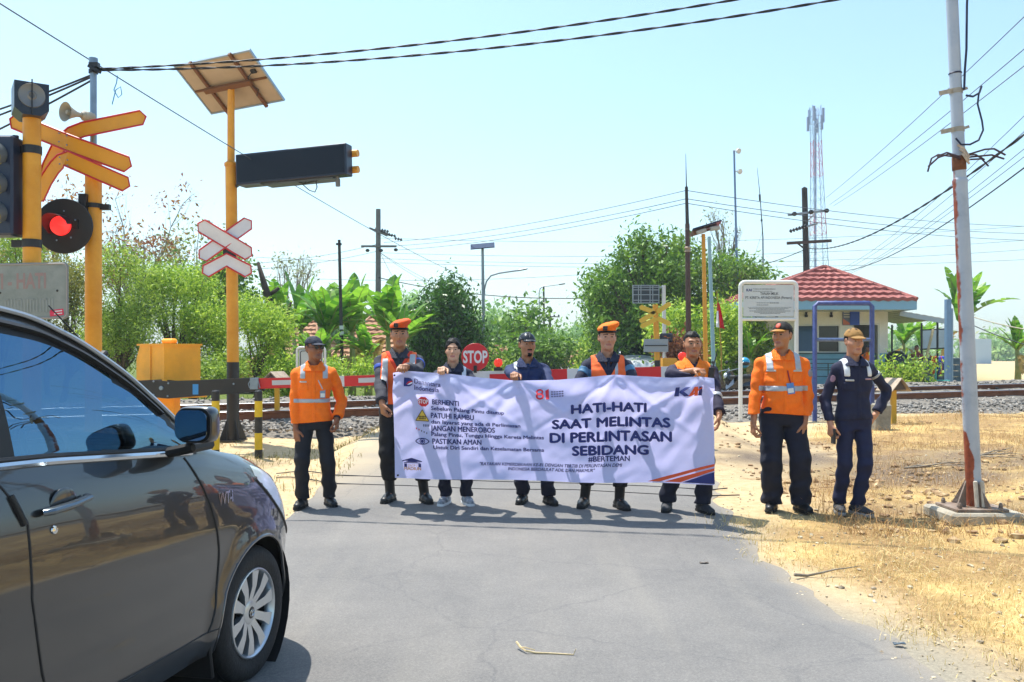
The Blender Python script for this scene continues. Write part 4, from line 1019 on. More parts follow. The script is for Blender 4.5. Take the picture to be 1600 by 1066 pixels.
# LED display board: a long dark box reaching towards the road
A3 = Vector((X(378), -.14, Z(272))); ang = R(-17)
rot3 = Euler((0, 0, ang)).to_matrix() @ Euler((0, R(-1.5), 0)).to_matrix()
m = MB(); Lb, Hb = 2.10, .52
m.box(A3 + rot3 @ Vector((Lb / 2, 0, .02)), (Lb, .22, Hb), rot=rot3, bev=.012); db = m.build('display_board', navy_b, t3, smooth=False)
m = MB(); m.box(A3 + rot3 @ Vector((Lb / 2, -.114, .02)), (Lb - .07, .006, Hb - .07), rot=rot3); m.build('display_face', mat('display_face', '#060d1e', .3, spec=.25), db, smooth=False)
m = MB(); m.box(A3 + rot3 @ Vector((Lb / 2 + .1, .10, -.245)), (Lb * .62, .26, .05), rot=rot3); m.box(A3 + rot3 @ Vector((.25, .02, -.24)), (.42, .22, .03), rot=rot3); m.build('board_tray', mat('tray_grey', '#57616b', .5), db, smooth=False)
m = MB(); 
for zz in (.16, -.11): m.tube([A3 + rot3 @ Vector((-.36, .16, zz)), A3 + rot3 @ Vector((Lb + .08, .16, zz))], .06, 10)
m.box(A3 + rot3 @ Vector((-.12, .16, .02)), (.5, .05, .34), rot=rot3); m.build('board_arm', yel, t3, smooth=True)
m = MB(); m.cyl(A3 + rot3 @ Vector((Lb - .22, 0, -.24)), A3 + rot3 @ Vector((Lb - .22, 0, -.30)), .025, n=8); m.cyl(A3 + rot3 @ Vector((Lb - .22, 0, -.30)), A3 + rot3 @ Vector((Lb - .22, 0, -.40)), .04, n=10); m.build('sensor', mat('sensor_grey', '#6d6c66', .5), db)
m = MB(); m.tube([A3 + rot3 @ Vector(p) for p in ((Lb * .62, 0, -.26), (Lb * .58, 0, -.31), (Lb * .64, 0, -.42), (Lb * .69, 0, -.46), (Lb * .71, 0, -.38), (Lb * .70, 0, -.25))], .009, 6)
m.tube([A3 + rot3 @ Vector(p) for p in ((Lb * .55, 0, -.27), (Lb * .60, 0, -.30), (Lb * .72, 0, -.27))], .014, 6); m.build('hanging_cable', blk, db)
m = MB(); m.tube([(lean + .09, -.02, Z(292)), (lean + .18, -.05, Z(288)), (lean + .22, -.08, Z(280))], .03, 8); m.build('cable_conduit', blk, t3)
# white crossbuck
def straight(root, u0, v0, u1, v1, yo, hgt, face, edge, er=.0135):
    crossbuck_blade(root, [(X(u0), yo, Z(v0)), (X((u0 + u1) / 2), yo, Z((v0 + v1) / 2)), (X(u1), yo, Z(v1))], hgt, face, edge, er)
straight(t3, 321, 401, 391, 351, -.13, .235, white_s, red_edge)
straight(t3, 320, 355, 392, 398, -.155, .235, white_s, red_edge)
crossbuck_blade(t3, [(X(326), -.13, Z(425)), (X(358), -.13, Z(407.5)), (X(391), -.13, Z(425))], .22, white_s, red_edge, .015)
m = MB(); m.box((X(362), -.11, Z(390)), (.22, .03, .55)); m.build('crossbuck_mount', blk, t3, smooth=False)

# --- barrier machine and boom
YB = 13.0; bb_ = at(262, 555, 13.6); bb_.z = gz(bb_.x, bb_.y); kb3 = 13.6 / F
t4 = thing('barrier_gate', 'level crossing barrier with yellow machine box and lowered red and white boom', 'barrier', bb_)
X = lambda u: (u - 262) * kb3
Z = lambda v: H + (555 - v) * kb3 - bb_.z
m = MB(); 
prf = [(-.49, -.40), (-.49, .16), (-.37, .37), (.46, .37), (.46, -.40)]
rotm = Euler((0, 0, R(-38))).to_matrix(); cm = Vector((X(258), .15, Z(577)))
dd_ = .62
V = [rotm @ Vector((a * .86, -dd_ / 2, b_)) + cm for a, b_ in prf] + [rotm @ Vector((a * .86, dd_ / 2, b_)) + cm for a, b_ in prf]
V = [Vector(v) for v in V]
m.add(V, [(0, 4, 3, 2, 1), (5, 6, 7, 8, 9)] + [(i, (i + 1) % 5, 5 + (i + 1) % 5, 5 + i) for i in range(5)])
ymc = mat('machine_yellow', '#f0a51a', .5, 0, .1, 3, .1); mb_o = m.build('machine_box', ymc, t4, smooth=False)
m = MB(); m.box(cm + rotm @ Vector((.02, -dd_ / 2 - .012, -.02)), (.012, .012, .76), rot=rotm, m=0); m.box(cm + rotm @ Vector((.02, 0, .385)), (.80, dd_ + .04, .03), rot=rotm); m.box(cm + rotm @ Vector((.1, -.05, .44)), (.34, .10, .09), rot=rotm, bev=.03)
m.box(cm + rotm @ Vector((.05, 0, -.42)), (.95, dd_ + .06, .05), rot=rotm); m.build('machine_lid', ymc, mb_o, smooth=False)
m = MB(); m.box(cm + Vector((.0, 0, (.0 - cm.z) / 2 - .2)), (.26, .26, cm.z - .40 + .0)); m.box((cm.x, cm.y, .04), (.6, .6, .08)); m.build('machine_pedestal', ymc, t4, smooth=False)
# boom in the plane y = YB (relative)
yb = YB - bb_.y; kB = YB / F
def bp_(u, v, dy=0.0): p = at(u, v, YB + dy); return p - bb_
m = MB()
P = [bp_(u, v) for u, v in ((196, 596), (238, 594), (262, 596), (300, 595), (368, 591.5), (392, 591), (404, 596), (404, 612), (372, 615), (300, 620), (262, 623), (240, 621), (196, 617))]
V = P + [p + Vector((0, .05, 0)) for p in P]; n = len(P)
m.add(V, [tuple(reversed(range(n))), tuple(range(n, 2 * n))] + [(i, (i + 1) % n, n + (i + 1) % n, n + i) for i in range(n)])
m.add([v + Vector((0, .30, 0)) for v in V], [tuple(reversed(range(n))), tuple(range(n, 2 * n))] + [(i, (i + 1) % n, n + (i + 1) % n, n + i) for i in range(n)])
arm = m.build('boom_arm', blk, t4, smooth=False)
m = MB(); m.lathe([(0, .02), (.03, .018), (.035, 0)], bp_(252, 606.5, -.002), (0, -1, 0), 14)
for (u, v) in ((240, 595 + 1), (263, 599), (240, 617), (262, 619), (365, 600)): m.lathe([(0, .012), (.013, .01), (.015, 0)], bp_(u, v, -.002), (0, -1, 0), 8)
m.build('pivot_bolt', galv, arm)
m = MB(); m.box(bp_(305.5, 608.5, -.004), (.085, .006, .155)); m.build('blue_label', mat('label_blue', '#2f86c8', .5), arm, smooth=False)
m = MB(); m.cyl(bp_(196, 606, .02), bp_(196, 606, .34), .05, n=10); m.box(bp_(176, 607, .17), (.5, .36, .26)); m.build('counterweight', blk, t4, smooth=False)
# boom tube from u=404 to 1062, tapering, slightly rising
UB0, UB1 = 400.0, 1064.0
def bz(u): return np.interp(u, [400, 560, 745, 1064], [599.5, 595.2, 588.5, 580.5])
hred, hwhite = [], []
segs = [404, 430, 500, 540, 566, 640, 699, 757, 862, 918, 999, 1033, 1064]
cols = [0, 0, 1, 1, 0, 1, 0, 1, 0, 1, 0, 1]
segs = [404, 500, 538, 640, 695, 762, 862, 886, 917, 999, 1033, 1064]; cols = [0, 1, 0, 1, 0, 1, 0, 1, 0, 0, 1]
segs = [404, 487, 539, 640, 700, 757, 813, 862, 886, 955, 1033, 1064]; cols = [0, 1, 0, 1, 1, 1, 1, 0, 1, 0, 1]
bm_w = mat('boom_white', '#c6c8cc', .45, 0, .05, 4); bm_r = mat('boom_red', '#c4161e', .4, 0, .05, 4)
segs = [404, 487, 538.5, 640, 700, 812, 886, 955, 999.5 + 33, 1064]; cols = [0, 1, 0, 1, 1, 0, 1, 0, 1]
m = MB()
for i in range(len(segs) - 1):
    a, bq = segs[i], segs[i + 1]; ha = .078 if a < 700 else .078
    A, B = bp_(a, float(bz(a)), .02), bp_(bq, float(bz(bq)), .02); dv = (B - A); Lx = dv.length
    m.box((A + B) / 2, (Lx, .055, .158), rot=(0, math.atan2(-dv.z, dv.x), 0), m=cols[i])
boom = m.build('boom', [bm_r, bm_w], t4, smooth=False)
m = MB()
for (a, bq) in ((425, 485), (560, 592), (590, 640)): 
    A, B = bp_(a, float(bz(a)) - .5, -.01), bp_(bq, float(bz(bq)) - .5, -.01); dv = B - A; m.box((A + B) / 2, (dv.length, .006, .072), rot=(0, math.atan2(-dv.z, dv.x), 0))
for (a, bq) in ((958, 986),):
    A, B = bp_(a, float(bz(a)), -.01), bp_(bq, float(bz(bq)), -.01); dv = B - A; m.box((A + B) / 2, (dv.length, .006, .07), rot=(0, math.atan2(-dv.z, dv.x), 0))
m.build('white_reflector', mat('reflector_white', '#b9bcc0', .35), boom, smooth=False)
m = MB(); a, bq = 765, 812; A, B = bp_(a, float(bz(a)) + 2, -.01), bp_(bq, float(bz(bq)) + 2, -.01); m.box((A + B) / 2, ((B - A).length, .006, .10), rot=(0, math.atan2(-(B - A).z, (B - A).x), 0)); m.build('red_reflector', bm_r, boom, smooth=False)
m = MB(); m.box(bp_(398, 599.5, 0), (.12, .09, .17)); m.tube([bp_(390, 606, -.04), bp_(388, 600, -.04), bp_(391, 595, -.04), bp_(403, 593, -.04), bp_(406, 606, -.04)], .009, 6); m.build('boom_clamp', galv, boom, smooth=False)
# STOP disc on the boom
sc_ = bp_(742.5, 558, -.03); m = MB(); m.lathe([(0, 0), (.205, 0), (.208, -.005), (.205, -.010), (0, -.010)], sc_, (0, -1, 0), 44); sd = m.build('stop_disc', mat('stop_red', '#c21722', .4), t4, smooth=False)
m = MB(); fns = lambda a, b_: sc_ + Vector((a, -.003, b_)); text_on(m, 'STOP', fns, -.182, .185, -.085, .175, .03); m.build('stop_lettering', white_s, sd, smooth=False)
m = MB(); m.box(bp_(742.5, 577, -.045), (.05, .02, .11)); m.build('disc_clamp', blk, sd, smooth=False)
for (u, v) in ((778.5, 567), (1067, 557)):
    m = MB(); lc = bp_(u, v, -.02); m.lathe([(0, .03), (.035, .026), (.062, .006), (.066, 0), (.066, -.05), (0, -.05)], lc, (0, -1, 0), 24); lo = m.build('boom_lamp', red_lens, t4)
    m = MB(); m.box(lc + Vector((0, .02, -.095)), (.13, .07, .05)); m.cyl(lc + Vector((0, .02, -.12)), lc + Vector((0, .02, -.06)), .03, n=8); m.build('lamp_foot', blk, lo, smooth=False)

# --- bollards
def bollard(u, v, lab):
    p = gpt(u, v); p.z = gz(p.x, p.y)
    root = thing('bollard', lab, 'bollard', p, 0, 'black and yellow striped bollards under the boom arm')
    hh = (H + (555 - 612) / F * p.y) - p.z; bands = [(0, .14, 1), (.14, .34, 0), (.34, .57, 1), (.57, .90, 0), (.90, 1.0, 1)]
    bands = [(0, .13, 1), (.13, .38, 0), (.38, .62, 1), (.62, .86, 0), (.86, 1.0, 1)]
    for a, bq, c in bands:
        m = MB(); m.cyl((0, 0, a * hh), (0, 0, bq * hh), .056, n=16); m.build('yellow_band' if c == 0 else 'black_band', mat('bollard_yellow', '#d2b012', .5, 0, .12, 6) if c == 0 else blk, root)
    m = MB(); m.lathe([(.056, 0), (.045, .015), (0, .02)], (0, 0, hh), UZ, 16); m.build('cap', blk, root)
bollard(337, 716, 'black and yellow striped bollard left of the solar post foot')
bollard(404, 716, 'black and yellow striped bollard right of the solar post foot')
# concrete drain edge
p0 = gpt(380, 672); 
m = MB(); 
for i in range(9): m.box((i * .62, i * .62 * .30 * .55, 0), (.60, .22, .26), rot=(0, 0, R(10) + random.uniform(-.02, .02)), bev=.015)
o = m.build('kerb_stones', mat('old_concrete', '#948d80', .9, 0, .25, 5, .4), smooth=False); o.location = (p0.x - 3.2, p0.y - .5, gz(p0.x, p0.y) - .02); tag(o, 'row of weathered concrete kerb blocks at the ballast edge on the left', 'kerb')
# ------------------------------------------------------------------ poles, signs and wires
conc = mat('pole_concrete', '#6f6f6b', .9, 0, .2, 3, .2)
darkpole = mat('pole_dark', '#35332f', .8, 0, .25, 3, .2)
rustpole = mat('pole_rust', '#5a4038', .75, .1, .3, 4, .2, col2='#46332c')
ltblue = mat('pole_light_blue', '#8fb0b4', .5, 0, .1, 3)
grey_st = mat('grey_steel', '#8d959c', .45, .5, .1, 4)
ceram = mat('insulator_brown', '#1d1716', .25)
wire_m = mat('wire_black', '#15171d', .6)
wire_g = mat('wire_grey', '#4b5158', .6)

def ground_at(u, Y):
    p = at(u, 555, Y); p.z = gz(p.x, p.y); return p
def pole_thing(name, label, cat, u, Y, v_top, r0, r1, m, u_top=None, group=None):
    b = ground_at(u, Y); root = thing(name, label, cat, b, 0, group); tp = at(u_top if u_top is not None else u, v_top, Y) - b
    mb = MB(); mb.tube([(0, 0, -.05), tp * .5, tp], [r0, (r0 + r1) / 2, r1], 12); mb.build('pole', m, root); return root, b, tp
def insul(mb, p, ax, n=4, r=.07, L_=.3, k=8):
    ax = Vector(ax).normalized(); prof = [(.015, 0)]
    for i in range(n):
        h = L_ * (i + .2) / n; prof += [(.025, h), (r, h + .01), (r * .8, h + L_ * .5 / n), (.025, h + L_ * .55 / n)]
    prof += [(.02, L_), (0, L_)]; mb.lathe(prof, p, ax, k)

# concrete utility pole
r, b, tp = pole_thing('utility_pole', 'tall concrete utility pole with three cross arms left of the mango tree', 'utility pole', 591, 44, 327, .17, .12, conc)
rl = lambda u, v, dy=0: at(u, v, 44 + dy) - b
m = MB(); m.box((rl(565, 385) + rl(620, 386)) / 2 + Vector((0, -.12, 0)), ((rl(620, 386) - rl(565, 385)).length, .1, .1)); m.box((rl(578, 357) + rl(606, 369)) / 2 + Vector((0, -.12, 0)), (1.0, .09, .09), rot=(0, R(24), 0)); m.box((rl(586, 357) + rl(612, 368)) / 2 + Vector((0, .12, 0)), (.95, .09, .09), rot=(0, R(24), 0)); m.build('cross_arm', conc, r, smooth=False)
for (u, v) in ((575, 392), (596, 392), (619, 391)):
    m = MB(); m.ball(rl(u, v) + Vector((0, -.14, 0)), .11, 10, sq=(1, .8, .8)); m.build('insulator', ceram, r)
for (u, v) in ((596, 360), (607, 367), (617, 373)):
    m = MB(); insul(m, rl(u, v) + Vector((0, -.16, 0)), (1, 0, -.25), 3, .09, .42); m.build('insulator', ceram, r)
# thin black post, white marks
r, b, tp = pole_thing('utility_post', 'thin black post with two white marks between the banana plants', 'post', 536, 25, 375, .06, .042, darkpole, 530)
m = MB(); rl = lambda u, v: at(u, v, 25) - b
for v in (512, 521): m.cyl(rl(533.6 if v == 512 else 534, v + 3), rl(533.4 if v == 512 else 533.8, v - 3), .062, n=12)
m.build('white_mark', white_p, r)
m = MB(); m.box(rl(530, 382) + Vector((0, -.05, 0)), (.16, .05, .06)); m.build('wire_clamp', blk, r, smooth=False)
# solar street lamp
YL = 38; r, b, tp = pole_thing('street_lamp', 'grey steel street lamp with a tilted solar panel and curved lamp arm', 'street lamp', 756.5, YL, 388, .085, .06, grey_st, 754)
rl = lambda u, v, dy=0: at(u, v, YL + dy) - b
m = MB(); m.box(rl(754, 384.5), (1.06, .62, .04), rot=(R(26), R(-5), 0)); m.build('solar_panel', mat('solar_cells', '#0b1533', .15), r, smooth=False)
m = MB(); m.box(rl(754, 386) + Vector((0, 0, -.03)), (.9, .06, .05), rot=(0, R(-5), 0)); m.box(rl(754, 386.5) + Vector((0, -.15, -.06)), (.9, .04, .04), rot=(0, R(-5), 0)); m.build('panel_rail', brn, r, smooth=False)
m = MB(); P = [rl(757, 462), rl(757, 452), rl(760, 440), rl(767, 431), rl(780, 427), rl(800, 424), rl(812, 422.5)]; m.tube(P, .035, 8); m.build('lamp_arm', grey_st, r)
m = MB(); m.box(rl(817, 421.3), (.42, .16, .07), rot=(0, R(-11), 0), bev=.02); m.build('lamp_head', grey_st, r, smooth=False)
m = MB(); m.box(rl(755.5, 463), (.12, .14, .34)); m.box(rl(753.5, 443), (.10, .1, .08)); m.build('battery_box', grey_st, r, smooth=False)
# far twin-lamp mast and posts
YL = 72; r, b, tp = pole_thing('street_lamp', 'small distant street lamp with a long curved arm above the bushes', 'street lamp', 845.5, YL, 470, .07, .05, grey_st, 842.5)
rl = lambda u, v: at(u, v, YL) - b
m = MB(); m.tube([rl(842.5, 470), rl(842.3, 458), rl(844, 451), rl(848, 448), rl(860, 446.5), rl(872, 445)], .04, 6); m.build('lamp_arm', grey_st, r)
m = MB(); m.box(rl(878, 444.2), (.55, .2, .09), rot=(0, R(-9), 0), bev=.02); m.build('lamp_head', steel_d, r, smooth=False)
r, b, tp = pole_thing('utility_post', 'plain distant dark post beside the far street lamp', 'post', 850.5, 66, 448, .09, .07, darkpole, 849.5)
r, b, tp = pole_thing('utility_pole', 'small distant utility pole with one short cross arm', 'utility pole', 861.5, 80, 480, .13, .10, darkpole, 858.5)
m = MB(); q = at(864, 495, 80) - b; m.box(q, (1.25, .09, .09), rot=(0, R(2), 0)); m.build('cross_arm', darkpole, r, smooth=False)
for u in (855, 866, 873):
    m = MB(); m.ball(at(u, 493, 80) - b, .09, 8); m.build('insulator', ceram, r)
# yellow diamond sign
p = ground_at(880, 45); root = thing('road_sign', 'yellow diamond side road sign on a thin post', 'road sign', p); z = at(880, 567, 45).z - p.z
m = MB(); m.cyl((0, .03, 0), (0, .03, z), .03, n=8); m.build('post', grey_st, root)
m = MB(); s = .33; m.prism([(0, -s), (s, 0), (0, s), (-s, 0)], (0, 0, z), UX, UZ, .02); sg = m.build('sign_plate', mat('sign_yellow', '#d8a613', .4), root, smooth=False)
m = MB(); m.box((.03, -.022, z), (.06, .004, .36)); m.box((-.06, -.022, z), (.12, .004, .06)); m.tube([Vector((a * .94, -.022, z + b_ * .94)) for a, b_ in ((0, -s), (s, 0), (0, s), (-s, 0))], .01, 4, closed=True); m.build('sign_symbol', blk, sg, smooth=False)
p = ground_at(925, 52); root = thing('road_sign', 'small dark green direction sign left of the smiling guard', 'road sign', p); z = at(927, 551, 52).z - p.z
m = MB(); m.cyl((.1, .03, 0), (.1, .03, z), .035, n=8); m.build('post', grey_st, root)
m = MB(); m.box((0, 0, z), (.72, .03, .32)); m.build('sign_plate', mat('sign_green', '#1f5a50', .4), root, smooth=False)
# small white board behind the first man
p = ground_at(487, 16); root = thing('notice_sign', 'small white framed board with rounded corners behind the man in the navy cap', 'sign', p)
rl = lambda u, v: at(u, v, 16) - p
c = rl(486, 565); m = MB(); P = [c + Vector((a, 0, b_)) for a, b_ in rrect(.52, .52, .06)]; m.tube(P, .022, 8, closed=True)
for sx in (-.26, .26): m.cyl((c.x + sx, 0, 0), (c.x + sx, 0, c.z - .2), .022, n=8)
m.build('frame', white_p, root)
m = MB(); m.box(c, (.45, .012, .45)); pl = m.build('sign_plate', mat('sign_back', '#b9c0bd', .5, 0, .06, 4), root, smooth=False)
m = MB(); P = [c + Vector((a, -.008, b_)) for a, b_ in rrect(.39, .39, .04)]; m.tube(P, .007, 5, closed=True); m.build('plate_line', blk, pl)
# opposite signal
YO = 27; p = ground_at(1028, YO); root = thing('crossing_signal', 'opposite yellow crossing signal seen from behind with yellow crossbuck arms', 'crossing signal', p)
rl = lambda u, v, dy=0: at(u, v, YO + dy) - p
m = MB(); m.cyl(rl(1027, 563), rl(1024, 476), .085, n=16); m.build('pole', yel, root)
m = MB(); m.cyl((0, 0, 0), rl(1027, 563), .087, n=16); m.build('pole_foot', blk, root)
def ysl(mb, u0, v0, u1, v1, hgt=.15, dy=-.1):
    A, B = rl(u0, v0, dy), rl(u1, v1, dy); ux_ = (B - A).normalized(); uz_ = Vector((-ux_.z, 0, ux_.x)); L_ = (B - A).length
    poly = [(0, -hgt / 2), (L_, -hgt / 2), (L_ + .05, 0), (L_, hgt / 2), (0, hgt / 2), (-.05, 0)]; mb.prism(poly, A, ux_, uz_, .012)
for a in ((1001, 480, 1022, 488), (1001, 502, 1023, 489), (1003, 510, 1024, 499), (1028, 487, 1046, 475), (1028, 498, 1046, 506)):
    m = MB(); ysl(m, *a); m.build('blade', mat('blade_yellow', '#d8ad2e', .45), root, smooth=False)
m = MB(); c = rl(1025, 540, -.12); m.box(c, (.76, .02, .40)); bk_ = m.build('board_back', mat('board_back_grey', '#8f979c', .5), root, smooth=False)
m = MB(); m.box(c + Vector((0, -.02, 0)), (.70, .02, .03)); m.build('board_rail', blk, bk_, smooth=False)
p = ground_at(1039, 28.5); root = thing('display_post', 'white post carrying a dark display panel with a pale lattice frame', 'display post', p)
rl = lambda u, v, dy=0: at(u, v, 28.5 + dy) - p
m = MB(); m.cyl((0, 0, 0), rl(1037, 446), .065, n=12); m.build('pole', white_p, root)
m = MB(); c = rl(1009, 460); m.box(c, (.88, .12, .60)); dp = m.build('display_panel', mat('display_slate', '#23303a', .4), root, smooth=False)
m = MB()
for z_ in (-.29, -.20, -.02, .14, .23, .29): m.box(c + Vector((0, -.075, z_)), (.88, .02, .022))
for x_ in (-.43, -.25, -.17, .13, .22, .42): m.box(c + Vector((x_, -.075, 0)), (.022, .02, .56))
m.box(rl(1022, 449), (.7, .06, .06)); m.build('lattice_frame', mat('lattice_pale', '#9aa6ac', .5), dp, smooth=False)
m = MB(); m.box(rl(1041, 528, -.05), (.42, .12, .30), bev=.04); m.build('control_box', navy_b, root, smooth=False)
p = ground_at(1049, 26); root = thing('barrier_machine', 'yellow barrier machine box of the opposite gate', 'barrier', p); z = at(1049, 568, 26).z - p.z
m = MB(); m.prism([(-.26, -.2), (.26, -.2), (.26, .02), (.14, .16), (-.26, .16)], (0, 0, z), UX, UZ, -.4); m.build('machine_box', yel, root, smooth=False); m = MB(); m.box((0, .2, z / 2 - .12), (.2, .2, z - .2)); m.build('machine_pedestal', yel, root, smooth=False)
# brown steel pole with lightning rod
r, b, tp = pole_thing('steel_pole', 'rusty brown steel pole with a lightning rod on its dark top', 'pole', 1077, 28, 350, .10, .075, rustpole, 1074)
rl = lambda u, v: at(u, v, 28) - b
m = MB(); m.cyl(rl(1074, 352), rl(1072.5, 292), .06, .05, 10); m.build('pole_top', darkpole, r)
m = MB(); m.tube([rl(1072.5, 292), rl(1071.5, 240)], [.02, .006], 6); m.build('lightning_rod', steel_d, r)
m = MB(); m.lathe([(.05, 0), (.11, .03), (.08, .10), (.12, .16), (.05, .22)], rl(1074.5, 395), UZ, 10); m.lathe([(.05, 0), (.08, .03), (.05, .10)], rl(1074, 360), UZ, 10); m.build('cable_bundle', mat('cable_tan', '#a08d78', .7), r)
# yellow and light blue poles with panels on top
r, b, tp = pole_thing('solar_pole', 'yellow pole with brown solar panels edge on at its top', 'solar pole', 1104, 27, 366, .075, .06, yel, 1099)
rl = lambda u, v, dy=0: at(u, v, 27 + dy) - b
m = MB(); m.box(rl(1102, 357), (.92, .75, .04), rot=(R(-10), R(-17), 0)); m.build('solar_panel', mat('solar_cells', '#0b1533', .15), r, smooth=False)
m = MB(); m.box(rl(1101, 360) + Vector((0, 0, -.02)), (.85, .06, .06), rot=(0, R(-17), 0)); m.box(rl(1090, 363), (.40, .5, .12), rot=(0, R(-17), 0)); m.build('panel_rail', brn, r, smooth=False)
m = MB(); m.box(rl(1096, 362, -.3), (.30, .14, .12), rot=(0, R(-17), 0), bev=.02); m.box(rl(1117, 357, -.3), (.30, .14, .12), rot=(0, R(-9), 0), bev=.02); m.build('camera_box', mat('camera_pale', '#a9a294', .5), r, smooth=False)
r, b, tp = pole_thing('steel_pole', 'slim light blue steel pole right beside the yellow solar pole', 'pole', 1117, 25, 370, .065, .05, ltblue, 1108)
# thin masts
r, b, tp = pole_thing('lamp_mast', 'tall thin blue grey mast with two small lamps near its top', 'mast', 1156, 40, 236, .065, .045, mat('mast_blue', '#6f86a6', .5, .3), 1147)
rl = lambda u, v: at(u, v, 40) - b
for (u, v) in ((1150, 236), (1152, 268)):
    m = MB(); m.lathe([(0, .0), (.10, .05), (.13, .16), (0, .17)], rl(u, v) + Vector((.02, -.05, 0)), (.6, -1, -.4), 12); m.box(rl(u - 1.6, v), (.2, .05, .05)); m.build('lamp', white_p, r)
r, b, tp = pole_thing('antenna_mast', 'very thin guyed radio antenna right of the lamp mast', 'antenna', 1194, 42, 370, .05, .035, mat('mast_grey', '#77808e', .5, .4), 1192)
rl = lambda u, v: at(u, v, 42) - b
m = MB(); m.tube([rl(1192, 370), rl(1187.5, 305), rl(1183, 262)], [.028, .02, .008], 6); m.build('whip', steel_d, r)
m = MB(); m.cyl(rl(1187.5, 314), rl(1187, 304), .05, n=8); m.cyl(rl(1190, 346), rl(1190, 343), .05, n=8); m.build('coil', blk, r)
# dark electric pole
YE = 40; r, b, tp = pole_thing('utility_pole', 'black utility pole with insulators above the red roof of the guard post', 'utility pole', 1264, YE, 294, .17, .13, darkpole, 1257)
rl = lambda u, v, dy=0: at(u, v, YE + dy) - b
m = MB(); m.box((rl(1230, 337) + rl(1291, 330)) / 2 + Vector((0, -.16, 0)), (1.85, .10, .10), rot=(0, R(-6.5), 0)); m.build('cross_arm', grey_st, r, smooth=False)
m = MB(); m.box((rl(1228, 381) + rl(1297, 377)) / 2 + Vector((0, -.16, 0)), (2.05, .11, .13), rot=(0, R(-3.3), 0)); m.tube([rl(1247, 381), rl(1261, 392)], .04, 6); m.build('cross_arm', mat('arm_brown', '#4a3a33', .8), r, smooth=False)
m = MB(); m.tube([rl(1243, 360) + Vector((0, -.2, 0)), rl(1275, 350) + Vector((0, -.2, 0))], .05, 6); m.tube([rl(1262, 345), rl(1272, 335)], .03, 6); m.build('cross_arm', grey_st, r)
for (u, v) in ((1238, 336), (1264, 333), (1288, 331)):
    m = MB(); m.ball(rl(u, v) + Vector((0, -.3, 0)), .12, 10, sq=(1, .8, .9)); m.build('insulator', ceram, r)
m = MB(); insul(m, rl(1258, 354) + Vector((0, -.22, 0)), (-1, 0, -.33), 6, .095, .85); m.build('insulator', ceram, r)
m = MB(); m.lathe([(.06, 0), (.06, .10), (0, .12)], rl(1257, 296), UZ, 8); m.build('pole_cap', darkpole, r)
# lattice tower
YT = 140; b = ground_at(1283, YT); root = thing('lattice_tower', 'tall red and white lattice telecom tower behind the red roof', 'tower', b)
rl = lambda u, v: at(u, v, YT) - b
Ht = rl(1274, 166).z; 
def tw(z): q = z / Ht; return 1.55 * (1 - q) + .46 * q if q < .8 else 1.55 * .2 + .46 * .8
cxz = lambda z: -.95 * z / Ht
tw_mats = [mat('tower_red', '#b8626f', .5), mat('tower_white', '#a9bfd6', .5)]
bands = 8; n = 22
for bnd in range(bands):
    m = MB(); i0, i1 = int(bnd * n / bands), int((bnd + 1) * n / bands)
    for i in range(i0, i1):
        z0, z1 = Ht * i / n, Ht * (i + 1) / n; w0, w1 = tw(z0), tw(z1)
        c0 = [Vector((cxz(z0) + sx * w0, sy * w0, z0)) for sx, sy in ((-1, -1), (1, -1), (1, 1), (-1, 1))]; c1 = [Vector((cxz(z1) + sx * w1, sy * w1, z1)) for sx, sy in ((-1, -1), (1, -1), (1, 1), (-1, 1))]
        for q in range(4):
            m.tube([c0[q], c1[q]], .065, 4); m.tube([c0[q], c0[(q + 1) % 4]], .035, 3); m.tube([c0[q], c1[(q + 1) % 4]], .03, 3); m.tube([c0[(q + 1) % 4], c1[q]], .03, 3)
    m.build('red_section' if bnd % 2 == 0 else 'white_section', tw_mats[0 if bnd % 2 == 0 else 1], root, smooth=False)
m = MB(); m.box((cxz(Ht), 0, Ht * .5), (.3, .3, Ht * .98)); m.build('cable_ladder', mat('tower_ladder', '#7f93b4', .6), root, smooth=False)
for a in range(6):
    an = a * math.pi / 3; zz = Ht * (.93 if a % 2 else .965); m = MB(); m.box((cxz(zz) + math.cos(an) * 1.25, math.sin(an) * 1.25, zz), (.34, .34, 2.3)); m.tube([(cxz(zz), 0, zz), (cxz(zz) + math.cos(an) * 1.25, math.sin(an) * 1.25, zz)], .05, 4); m.build('panel_antenna', mat('antenna_grey', '#7d8aa8', .5), root, smooth=False)

# ---- land notice sign
YS = 17.5; p = ground_at(1201, YS); root = thing('land_sign', 'white land ownership sign on two posts behind the big man in orange', 'sign', p)
rl = lambda u, v, dy=0: at(u, v, YS + dy) - p
wl, wr = rl(1157, 470).x, rl(1244.5, 470).x; zt = rl(1200, 441).z; zb2 = rl(1200, 499).z
m = MB(); rc_ = .09; P = [(wl, 0, -.05), (wl, 0, zt - rc_)]
for i in range(1, 6): a = R(180 - 18 * i); P.append((wl + rc_ + rc_ * math.cos(a), 0, zt - rc_ + rc_ * math.sin(a)))
for i in range(0, 6): a = R(90 - 18 * i); P.append((wr - rc_ + rc_ * math.cos(a), 0, zt - rc_ + rc_ * math.sin(a)))
P += [(wr, 0, -.05)]; m.tube(P, .042, 10); m.tube([(wl, 0, zb2), (wr, 0, zb2)], .036, 10); m.build('frame', white_p, root)
m = MB(); cw, ch = wr - wl - .11, zt - zb2 - .11; cc_ = Vector(((wl + wr) / 2, 0, (zt + zb2) / 2)); m.box(cc_, (cw, .012, ch)); spl = m.build('sign_plate', mat('plate_white', '#c3c9c9', .45, 0, .04, 4), root, smooth=False)
fn = lambda a, b_: cc_ + Vector((a, -.009, b_))
